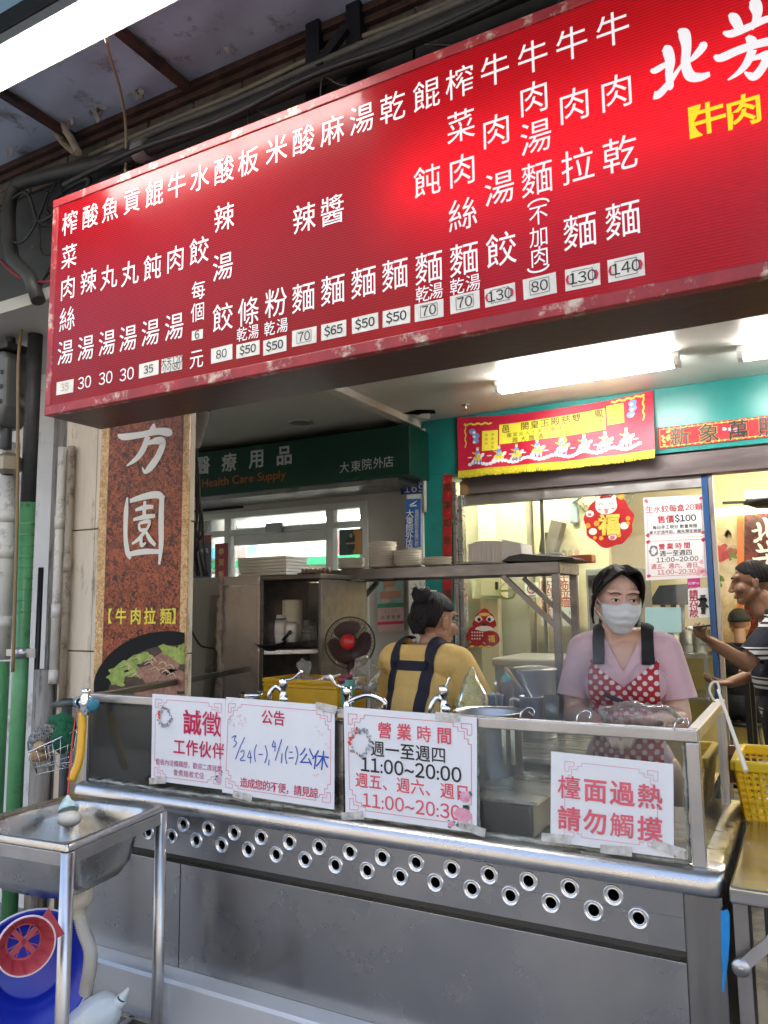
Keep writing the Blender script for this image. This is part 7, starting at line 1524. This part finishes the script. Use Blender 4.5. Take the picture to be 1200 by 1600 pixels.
for sd, n_ in ((-1, 15), (1, 15)):     # strands combed from the parting to the temples
    for k in range(n_):
        t = k/(n_-1); y0 = -.075+.10*t; x0 = .012; zt0 = .108+.012*t
        b.tube(catmull([P(x0, y0, zt0-.012+.004*math.sin(k*2.1)), P(x0+sd*.030, y0-.016*(1-t), .104+.008*t), P(x0*.4+sd*.060, y0*.9-.018*(1-t)+.01, .066), P(sd*.078, -.042+.05*t, .025-.01*t), P(sd*.0835, -.022+.045*t, -.004-.012*(1-t)*(k % 3))]), [.0045]*18+[.0035]*4+[.0012]*3, 5)
b.build('hair_locks', HAIR, W1)
# mask
b = MB(); rows = []
for j in range(19):
    v = j/18; row = []
    Ry = .114+.014*math.sin(math.pi*min(1, v*1.15))-.022*v*v; pl_ = .0055*(1-abs(((v*4) % 1)*2-1))
    for i in range(25):
        u = -1+2*i/24; an = u*1.12; wd = .076*(1-.10*v**2)*(1-.30*v**3); top_dip = .014*math.exp(-(u/.22)**2)*(1-v)
        row.append(P(wd*math.sin(an)*.97, -(Ry+pl_*(1-abs(u)**4)+.006*math.exp(-(u/.25)**2)*(1-v))*(.18+.82*math.cos(an))*.98+.012, -.010+top_dip-.100*v+.030*abs(u)**2.2*v))
    rows.append(row)
b.sheet(rows); mk = b.build('face_mask', M('mask_fabric', (.70, .73, .74), .75, var=.03, vs=20, bump=.05, bs=300), W1); s_ = mk.modifiers.new('thickness', 'SOLIDIFY'); s_.thickness = .0015
b = MB()
for i, s in ((0, -1), (24, 1)):
    for j, z in ((1, .02), (17, -.03)): b.tube(catmull([rows[j][i], P(s*.077, -.012, -.012+z*.8), P(s*.082, .022, z*.6)]), .0014, 6)
b.build('ear_loops', WHITE_PAPER, W1)
# lilac shirt
PINKT = M('lilac_jersey', (.68, .46, .50), .8, var=.05, vs=7, bump=.5, bs=11)
b = MB(); torso(b, .91, .004)
for sh_, el_, wr_ in A:
    sh_, el_ = Vector(sh_), Vector(el_); out_ = Vector((.012 if sh_.x > 0 else -.012, 0, 0)); b.cap(sh_, sh_.lerp(el_, .80)+out_, .055, .061)
shirt = fused(b, .0045, 6)
V3 = Vector; rem = []
for s, (sh_, el_, wr_) in zip((-1, 1), A):
    sh_, el_ = V3(sh_), V3(el_); d_ = (el_-sh_).normalized(); c_ = sh_.lerp(el_, .72)+V3((s*.012, 0, 0)); rem.append([(c_, d_), (V3((s*.118, 0, 0)), V3((s, 0, 0))), (V3((0, 0, 1.0)), V3((0, 0, 1)))])
zv, zt_ = 1.245, 1.375
def vplane(s, x0, z0, x1, z1): d_ = V3((x1-x0, 0, z1-z0)); n_ = V3((-d_.z, 0, d_.x)); n_ = n_ if n_.z > 0 else -n_; return (V3((x0, 0, z0)), n_.normalized())
rem.append([vplane(-1, 0, zv, -.070, zt_), vplane(1, 0, zv, .070, zt_), (V3((0, .02, 0)), V3((0, -1, 0)))])
rem.append([(V3((0, 0, 1.372)), V3((0, .12, 1)).normalized()), (V3((-.082, 0, 0)), V3((1, 0, 0))), (V3((.082, 0, 0)), V3((-1, 0, 0)))])
place('t_shirt', cut(shirt, rem), T1, W1, PINKT, .003)
# polka dot apron
DOT = M('polka_dot_apron', (.46, .018, .025), .6, bump=.05, bs=60); _n = DOT.node_tree; N_ = _n.nodes; L_ = _n.links
tc = N_.new('ShaderNodeTexCoord'); sx = N_.new('ShaderNodeSeparateXYZ'); L_.new(tc.outputs['Object'], sx.inputs[0])
def mth(op, a, b_=None):
    m_ = N_.new('ShaderNodeMath'); m_.operation = op
    for i, x in enumerate((a, b_)):
        if x is None: continue
        if isinstance(x, (int, float)): m_.inputs[i].default_value = x
        else: L_.new(x, m_.inputs[i])
    return m_.outputs[0]
u_ = mth('MULTIPLY', mth('ADD', sx.outputs['X'], sx.outputs['Z']), 1/.0345); v_ = mth('MULTIPLY', mth('SUBTRACT', sx.outputs['X'], sx.outputs['Z']), 1/.0345)
fu = mth('SUBTRACT', mth('FRACT', u_), .5); fv = mth('SUBTRACT', mth('FRACT', v_), .5)
r_ = mth('SQRT', mth('ADD', mth('MULTIPLY', fu, fu), mth('MULTIPLY', fv, fv))); isd = mth('LESS_THAN', r_, .31)
mx = N_.new('ShaderNodeMix'); mx.data_type = 'RGBA'; mx.inputs[6].default_value = (.46, .018, .025, 1); mx.inputs[7].default_value = (.76, .70, .68, 1); L_.new(isd, mx.inputs[0]); L_.new(mx.outputs[2], N_['Principled BSDF'].inputs['Base Color'])
tor = MB(); torso(tor, .91, .004); tor = fused(tor, .0045, 8)
front = (V3((0, .0, 0)), V3((0, -1, 0)))
keep = [[front, (V3((-.125, 0, 0)), V3((1, 0, 0))), (V3((0, 0, 0)), V3((-1, 0, 0))), (V3((0, 0, 1.197)), V3((-.075, 0, -.108)).normalized()*1)], [front, (V3((.125, 0, 0)), V3((-1, 0, 0))), (V3((0, 0, 0)), V3((1, 0, 0))), (V3((0, 0, 1.197)), V3((.075, 0, -.108)).normalized())]]
keep = [[front, (V3((s*.112, 0, 0)), V3((-s, 0, 0))), (V3((0, 0, 0)), V3((s, 0, 0))), (V3((s*0, 0, 1.195)), V3((s*.085, 0, -.105)).normalized()), (V3((0, 0, 1.282)), V3((0, 0, -1)))] for s in (-1, 1)]
place('apron', cut(tor, (), keep, .0065), T1, W1, DOT, .002)
WEB = M('black_webbing', (.012, .011, .012), .8)
for s in (-1, 1): place('apron_strap', cut(shirt, (), [[(V3((s*.060, 0, 1.27)), V3((s, 0, 0))), (V3((s*.100, 0, 1.27)), V3((-s, 0, 0))), (V3((0, 0, 1.270)), V3((0, 0, 1)))]], .008), T1, W1, WEB, .002)
b = MB(); b.cap(T1 @ V3((-.055, -.155, 1.175)), T1 @ V3((.045, -.165, 1.135)), .007, .008); MB().ball(T1 @ V3((0.0, -.125, 1.075)), .011, .006, .011, n=14, k=8).build('button', BLACK_PL, W1); b.build('clip', BLACK_PL, W1)
c = at(995, 1119, Y=2.45); b = MB(); crumple(b, c, .125, .055, .042, .13, 40)
FILM = M_glass('cloudy_film', film=True, tint=(.97, .96, .95), refl=1.3, dirt=.22, dcol=(.97, .94, .92), ds=30)
tag(b.build('plastic_bag', FILM), 'crinkled clear plastic bag held by the masked woman over the rail', 'bag')
tag((lambda m_: (crumple(m_, at(1003, 1128, Y=2.44), .06, .03, .018, .3, 43), m_.build('packed_food', M('pinkish_food', (.55, .34, .27), .5, var=.2, vs=60)))[1])(MB()), 'pale pinkish food inside the bag held by the masked woman', 'food')

# ---------------------------------------------------------------- woman in the yellow blouse, seen from behind
W2 = thing('person', 'woman in yellow blouse with navy apron straps seen from behind', 'person', (-1.385, 2.86, 0))
T2 = frame((-1.385, 2.86, -.035), (.22, .97)); H2 = T2 @ headframe((-.02, -.045, 1.475), -.12, .10, 0)
b = MB(); torso(b, 1.02, -.006, True, .02); legs(b)
B = [((-.165, .0, 1.312), (-.225, -.06, 1.135), (-.235, -.215, 1.175)), ((.165, .0, 1.312), (.225, -.06, 1.10), (.09, -.26, 1.10))]
for sh_, el_, wr_ in B: b.cap(sh_, el_, .052, .046); b.cap(el_, wr_, .045, .032)
hand(b, B[0][2], (-.15, -.8, .25), (.6, 0, -.5), 1, 1.15); hand(b, B[1][2], (-.5, -.8, 0), (0, 0, -1), -1, .6)
head_volumes(b, T2.inverted() @ H2, 1.0); place('body', fused(b, .0038, 5), T2, W2, SKIN2); eyes(H2, W2, 1.0)
def lim2(ph):
    a = abs((ph+math.pi) % (2*math.pi)-math.pi); return 1.12+.12*(a/.6) if a < .6 else (1.24+.18*min(1, (a-.6)/.6) if a < 1.72 else 1.42+.75*min(1, (a-1.72)/.35))
haircap(H2, W2, lim2, HAIR, 1.0, amp=.0022, freq=40)
P = lambda x, y, z: H2 @ Vector((x, y, z)); b = MB(); random.seed(51)
cbun = V3((0.0, .085, .095))
for k in range(26):
    a, t = random.uniform(0, 6.28), random.uniform(-1, 1); pts = []
    for j in range(7): th = a+j*.55; pts.append(P(cbun.x+.034*math.cos(th)*math.cos(t), cbun.y+.034*math.sin(th)*math.cos(t), cbun.z+.034*math.sin(t)+.008*math.sin(th*2)))
    b.tube(catmull(pts, 4), .0075, 6)
b.ball(P(*cbun), .036*1.0, .033, .032)
for k in range(12):
    a = k*.5; b.tube([P(*(cbun+V3((.04*math.cos(a), .0, .04*math.sin(a))))), P(*(cbun+V3((.06*math.cos(a), .01, .05*math.sin(a)+.008))))], .0012, 4)
for k in range(16): b.tube(catmull([P(.03*math.sin(k), .09, .05), P(.05*math.sin(k), .10, -.01), P(.03*math.sin(k*2), .088, -.055)]), .007, 6)
b.build('bun', HAIR, W2)
b = MB(); b.tube([P(*(cbun+V3((.030*math.cos(a), -.02+.012*math.sin(3*a), -.02+.028*math.sin(a))))) for a in [2*math.pi*i/20 for i in range(21)]], .009, 8); b.build('scrunchy', M('purple_scrunchy', (.10, .05, .12), .7, var=.3, vs=60), W2)
b = MB(); b.tube(catmull([T2 @ V3(q) for q in ((-.06, -.02, 1.39), (-.045, .06, 1.375), (.0, .075, 1.37), (.045, .06, 1.375), (.06, -.02, 1.39))]), .003, 6); b.build('neck_cord', BLACK_PL, W2)
YB_ = M('yellow_cotton', (.74, .50, .16), .8, var=.06, vs=6); 
_n = YB_.node_tree; tc = _n.nodes.new('ShaderNodeTexCoord'); mp = _n.nodes.new('ShaderNodeMapping'); mp.inputs['Scale'].default_value = (26, 26, 2.2); nn = _n.nodes.new('ShaderNodeTexNoise'); nn.inputs['Scale'].default_value = 1.2; nn.inputs['Detail'].default_value = 3; bb2 = _n.nodes.new('ShaderNodeBump'); bb2.inputs['Strength'].default_value = .55; bb2.inputs['Distance'].default_value = .012
_n.links.new(tc.outputs['Object'], mp.inputs[0]); _n.links.new(mp.outputs[0], nn.inputs[0]); _n.links.new(nn.outputs['Fac'], bb2.inputs['Height']); _n.links.new(bb2.outputs[0], _n.nodes['Principled BSDF'].inputs['Normal'])
b = MB(); torso(b, 1.10, .016, True, .03); b.ball((0, .03, 1.12), .16, .115, .16, None, 28, 18)
for sh_, el_, wr_ in B: sh_, el_ = V3(sh_), V3(el_); b.cap(sh_, sh_.lerp(el_, .95), .064, .070)
blouse = fused(b, .0045, 6); rem = []
for s, (sh_, el_, wr_) in zip((-1, 1), B):
    sh_, el_ = V3(sh_), V3(el_); d_ = (el_-sh_).normalized(); rem.append([(sh_.lerp(el_, .86), d_), (V3((s*.15, 0, 0)), V3((s, 0, 0))), (V3((0, 0, 1.0)), V3((0, 0, 1)))])
rem.append([(V3((0, .0, 1.375)), V3((0, -.1, 1)).normalized()), (V3((-.08, 0, 0)), V3((1, 0, 0))), (V3((.08, 0, 0)), V3((-1, 0, 0)))])
place('blouse', cut(blouse, rem), T2, W2, YB_, .003)
NAVY = M('navy_webbing', (.012, .013, .030), .75, var=.1, vs=30); back = (V3((0, .03, 0)), V3((0, 1, 0)))
keep = [[(V3((x0, 0, 1.2)), V3((1, 0, sl_)).normalized()), (V3((x1, 0, 1.2)), V3((-1, 0, -sl_)).normalized()), (V3((0, 0, .85)), V3((0, 0, 1))), (V3((0, -.02, 0)), V3((0, 1, 0)))] for x0, x1, sl_ in ((-.102, -.056, .10), (.066, .112, .04))]
keep.append([(V3((-.09, 0, 0)), V3((1, 0, 0))), (V3((.09, 0, 0)), V3((-1, 0, 0))), (V3((0, 0, 1.285)), V3((0, 0, 1))), (V3((0, 0, 1.322)), V3((0, 0, -1))), back])
for kp in keep: place('apron_strap', cut(blouse, (), [kp], .006), T2, W2, NAVY, .002)
keep = [[(V3((0, .02, 0)), V3((0, -1, 0))), (V3((-.13, 0, 0)), V3((1, 0, 0))), (V3((.13, 0, 0)), V3((-1, 0, 0))), (V3((0, 0, 1.25)), V3((0, 0, -1)))]]
place('apron', cut(blouse, (), keep, .006), T2, W2, NAVY, .002)
c = at(737, 1068, Y=2.58); b = MB()
b.lathe([(.005, .06), (.010, .05), (.022, .02), (.05, -.03), (.062, -.07), (.05, -.10), (.001, -.11)], c, n=20); b0 = b.v[:]; random.seed(3)
b.v = [v+V3((math.sin(v.z*90)*.004, 0, math.sin(v.x*120)*.004)) for v in b.v]
tag(b.build('soup_bag', M_glass('soup_film', film=True, tint=(.92, .94, .76), refl=1.1, dirt=.35, dcol=(.80, .84, .55), ds=20)), 'knotted clear plastic bag of pale green soup in the hand of the yellow blouse woman', 'bag')

# ---------------------------------------------------------------- customer at the right with a phone
hc3 = at(1174, 908, D=4.25)
W3 = thing('person', 'man in dark navy striped polo shirt holding a phone at the right edge', 'person', (hc3.x+.11, hc3.y+.02, 0))
base3 = (hc3.x+.11, hc3.y+.02, 0); T3 = frame(base3, (-1.0, -.12)); H3 = T3 @ headframe((0, -.115, hc3.z-.005), .02, .10)
zsc = hc3.z-1.52
b = MB(); b.ball((0, .02, .95), .165, .12, .14, None, 28, 18); b.ball((0, .0, 1.10), .155, .125, .15, None, 28, 18); b.ball((0, .0, 1.26), .165, .12, .15, None, 28, 18); b.cap((-.15, .02, 1.40), (.15, .02, 1.40), .062, .062); b.cap((-.06, .0, 1.43), (.06, .0, 1.43), .055, .055); legs(b, .09, .92, .09); b.cap((0, -.0, 1.42), (0, -.07, 1.52), .056, .054)
C3 = [((.185, -.01, 1.385), (.235, -.08, 1.155), None), ((-.185, -.01, 1.385), (-.22, -.05, 1.12), (-.12, -.25, 1.05))]
wl = T3.inverted() @ at(1112, 1003, D=3.98); C3[0] = (C3[0][0], tuple(T3.inverted() @ at(1166, 1037, D=4.02)), tuple(wl))
for sh_, el_, wr_ in C3: b.cap(sh_, el_, .050, .044); b.cap(el_, wr_, .043, .029)
dH = (T3.inverted() @ at(1080, 984, D=3.9))-wl; hand(b, C3[0][2], dH, (.0, .2, 1), 1, .75, 1.02); hand(b, C3[1][2], (.3, -.9, 0), (0, 0, 1), 1, .6)
head_volumes(b, T3.inverted() @ H3, 1.03, True); place('body', fused(b, .0038, 5), T3, W3, SKIN3); eyes(H3, W3, 1.03, .0042)
def lim3(ph):
    a = abs((ph+math.pi) % (2*math.pi)-math.pi); return .86+.25*(a/.6) if a < .6 else (1.11+.28*min(1, (a-.6)/.5) if a < 1.35 else 1.39+.55*min(1, (a-1.35)/.35))
haircap(H3, W3, lim3, HAIRG, 1.03, rx=.080, ry=.098, rz=.094, amp=.004, freq=70)
STR = M('striped_navy_jersey', (.012, .015, .028), .8); _n = STR.node_tree; N_ = _n.nodes; L_ = _n.links
tc = N_.new('ShaderNodeTexCoord'); sx = N_.new('ShaderNodeSeparateXYZ'); L_.new(tc.outputs['Object'], sx.inputs[0]); zf_ = mth('FRACT', mth('MULTIPLY', mth('ADD', sx.outputs['Z'], .02), 1/.165))
isd = mth('ADD', mth('MULTIPLY', mth('GREATER_THAN', zf_, .45), mth('LESS_THAN', zf_, .53)), mth('ADD', mth('MULTIPLY', mth('GREATER_THAN', zf_, .60), mth('LESS_THAN', zf_, .72)), mth('MULTIPLY', mth('GREATER_THAN', zf_, .78), mth('LESS_THAN', zf_, .82))))
mx = N_.new('ShaderNodeMix'); mx.data_type = 'RGBA'; mx.inputs[6].default_value = (.012, .015, .028, 1); mx.inputs[7].default_value = (.62, .60, .60, 1); L_.new(isd, mx.inputs[0]); L_.new(mx.outputs[2], N_['Principled BSDF'].inputs['Base Color'])
b = MB(); b.ball((0, .02, .95), .180, .138, .14, None, 28, 18); b.ball((0, .0, 1.10), .172, .142, .15, None, 28, 18); b.ball((0, .0, 1.26), .178, .132, .15, None, 28, 18); b.cap((-.15, .02, 1.40), (.15, .02, 1.40), .072, .072); b.cap((-.05, .0, 1.43), (.05, .0, 1.43), .062, .062)
for sh_, el_, wr_ in C3: sh_, el_ = V3(sh_), V3(el_); b.cap(sh_, sh_.lerp(el_, .92), .066, .070)
polo = fused(b, .0045, 6); rem = []
for s, (sh_, el_, wr_) in zip((1, -1), C3):
    sh_, el_ = V3(sh_), V3(el_); d_ = (el_-sh_).normalized(); rem.append([(sh_.lerp(el_, .80), d_), (V3((s*.165, 0, 0)), V3((s, 0, 0))), (V3((0, 0, 1.0)), V3((0, 0, 1)))])
rem.append([(V3((0, 0, 1.475)), V3((0, -.25, 1)).normalized()), (V3((-.08, 0, 0)), V3((1, 0, 0))), (V3((.08, 0, 0)), V3((-1, 0, 0)))]); rem.append([(V3((0, 0, .88)), V3((0, 0, -1)))])
place('polo_shirt', cut(polo, rem), T3, W3, STR, .003)
b = MB(); legs(b, .09, .90, .105); b.ball((0, .02, .94), .172, .13, .10, None, 28, 16); tr = fused(b, .006, 5); place('trousers', cut(tr, [[(V3((0, 0, .08)), V3((0, 0, -1)))]], None, .006), T3, W3, M('black_trousers', (.012, .012, .013), .8))
ph = at(1088, 983, D=3.91); b = MB(); b.obox(ph+V3((.01, -.0, .012)), V3((.060, .01, .008)), V3((-.004, .034, 0)), V3((0, 0, .0045))); tag(b.build('phone', BLACK_PL, bevel=.002), 'dark phone in the outstretched hand of the striped shirt man', 'phone')
b = MB(); b.ball(at(1078, 982, D=3.88), .016, .02, .012, n=14, k=8); tag(b.build('coin_purse', M('pale_paper_slip', (.62, .58, .52), .5)), 'small pale slip pinched at the fingertips of the man with the phone', 'paper')

# ---------------------------------------------------------------- seated guest in black seen from behind
hc4 = at(1155, 974, D=6.3); base4 = (hc4.x, hc4.y, 0)
W4 = thing('person', 'seated guest in a black jacket and cap seen from behind in the dining room', 'person', base4); T4 = frame((hc4.x, hc4.y, hc4.z-1.21), (.2, .98)); H4 = T4 @ headframe((0, -.02, 1.21), .1, .15)
b = MB(); b.ball((0, 0, .56), .17, .13, .12); b.ball((0, 0, .72), .15, .11, .16); b.ball((0, 0, .88), .165, .11, .15); b.cap((-.14, .01, 1.0), (.14, .01, 1.0), .06, .06)
for s in (-1, 1): b.cap((s*.09, -.02, .5), (s*.11, -.42, .48), .085, .06); b.cap((s*.11, -.42, .48), (s*.11, -.40, .08), .055, .04); b.cap((s*.11, -.40, .06), (s*.12, -.56, .04), .042, .035); b.cap((s*.18, .0, .99), (s*.24, -.06, .76), .05, .045); b.cap((s*.24, -.06, .76), (s*.10, -.30, .74), .043, .03); hand(b, (s*.10, -.30, .74), (-s*.4, -.9, 0), (0, 0, -1), -s, .5)
head_volumes(b, T4.inverted() @ H4, .98); bd4 = fused(b, .005, 4); place('body', bd4, T4, W4, SKIN2)
place('black_clothes', cut(bd4, [[(V3((0, 0, 1.055)), V3((0, 0, 1)))], [(V3((0, -.28, 0)), V3((0, -1, 0))), (V3((0, 0, .62)), V3((0, 0, 1)))]], None, .012), T4, W4, M('black_jacket', (.012, .013, .016), .75, bump=.2, bs=20))
haircap(H4, W4, lambda ph: 1.5+.35*(1-math.cos(ph))/2, M('black_cap', (.008, .008, .008), .7), 1.0, rx=.088, ry=.106, rz=.10, amp=.0006, name='cap')
sto = thing('stool', 'dark stool under the seated guest in black', 'stool', base4); zs_ = .43+hc4.z-1.21; MB().lathe([(.001, zs_), (.16, zs_), (.165, zs_-.01), (.16, zs_-.03), (.001, zs_-.03)], base4, n=28).build('seat', BLACK_PL, sto)
for sx_, sy_ in ((-1, -1), (1, -1), (1, 1), (-1, 1)): MB().tube([(base4[0]+sx_*.10, base4[1]+sy_*.10, zs_-.03), (base4[0]+sx_*.14, base4[1]+sy_*.14, 0)], .012, 8).build('leg', BLACK_PL, sto)
zt4 = at(1150, 1047, Y=5.35).z; dt = thing('dining_table', 'small brown topped table just inside the open door', 'table', (.0, 5.5, 0)); MB().box(-.42, .55, 5.35, 5.85, zt4-.03, zt4).build('top', M('wood_table_top', (.24, .14, .08), .35, var=.1, vs=6), dt, bevel=.004)
for x, y in ((-.38, 5.39), (.5, 5.39), (-.38, 5.8), (.5, 5.8)): MB().box(x-.016, x+.016, y-.016, y+.016, 0, zt4-.031).build('leg', BLACK_PL, dt)
for i, px in enumerate((1138, 1158)):
    c = at(px, 1090, Y=5.2); s2 = thing('stool', 'dark spindle legged stool under the brown topped table, '+('nearer the blue door stile' if i == 0 else 'nearer the striped man'), 'stool', (c.x, 5.2, 0), 'stools by the door table'); MB().box(c.x-.13, c.x+.13, 5.07, 5.33, .42, .45).build('seat', M('dark_wood', (.03, .02, .015), .5), s2, bevel=.01)
    for sx_, sy_ in ((-1, -1), (1, -1), (1, 1), (-1, 1)): MB().tube([(c.x+sx_*.1, 5.2+sy_*.1, .42), (c.x+sx_*.12, 5.2+sy_*.12, 0)], .013, 8).build('leg', BLACK_PL, s2)
bpy.data.scenes.remove(TMP)
# thin steam over the pots
sm = bpy.data.materials.new('steam'); sm.use_nodes = True; _n = sm.node_tree; N_ = _n.nodes; L_ = _n.links; N_.remove(N_['Principled BSDF'])
vv = N_.new('ShaderNodeVolumePrincipled'); vv.inputs['Color'].default_value = (.95, .95, .95, 1); tc = N_.new('ShaderNodeTexCoord'); nn = N_.new('ShaderNodeTexNoise'); nn.inputs['Scale'].default_value = 7; nn.inputs['Detail'].default_value = 3
L_.new(tc.outputs['Object'], nn.inputs[0]); gr = N_.new('ShaderNodeTexGradient'); gr.gradient_type = 'SPHERICAL'; mp = N_.new('ShaderNodeMapping'); mp.inputs['Location'].default_value = (0, 0, -.85); mp.inputs['Scale'].default_value = (3.4, 4.2, 3.6); L_.new(tc.outputs['Object'], mp.inputs[0]); L_.new(mp.outputs[0], gr.inputs[0])
d0 = mth('MULTIPLY', mth('MULTIPLY', mth('MAXIMUM', mth('SUBTRACT', nn.outputs['Fac'], .40), 0), gr.outputs['Fac']), 26.0); L_.new(d0, vv.inputs['Density']); L_.new(vv.outputs[0], N_['Material Output'].inputs['Volume'])
sc_ = at(868, 1085, Y=2.42); st2 = MB().ball(sc_, .30, .24, .26, n=20, k=12).build('steam', sm, loc=sc_-Vector((0, 0, .236))); tag(st2, 'thin white steam drifting over the pots beside the masked woman', 'steam', None, 'stuff')
# arcade tube lamps and the lamp of the wall behind
for (pa, pb, lab) in (((775, 608), (1066, 570), 'bright twin tube lamp on the ceiling above the temple banner'), ((1152, 556), (1400, 524), 'second bright tube lamp on the ceiling at the right edge')):
    a, c_ = at(*pa, Z=2.765), at(*pb, Z=2.765); c_.y = a.y; lt = thing('tube_lamp', lab, 'lamp', (a.x, a.y, 2.75))
    x0, x1 = min(a.x, c_.x), max(a.x, c_.x)
    MB().box(x0, x1, a.y-.035, a.y+.035, 2.778, CEIL-.001).build('housing', LAMP_WHITE, lt, bevel=.004)
    for dy in (-.028, .028): MB().tube([(x0+.035, a.y+dy, 2.752), (x1-.035, a.y+dy, 2.752)], .0135, 12).build('tube', TUBE_GLOW, lt)
    for xx in (x0, x1-.03): MB().box(xx, xx+.03, a.y-.045, a.y+.045, 2.735, 2.7775).build('socket', LAMP_WHITE, lt, bevel=.004)
for o in bpy.data.objects:
    if '_o' in o: del o['_o']
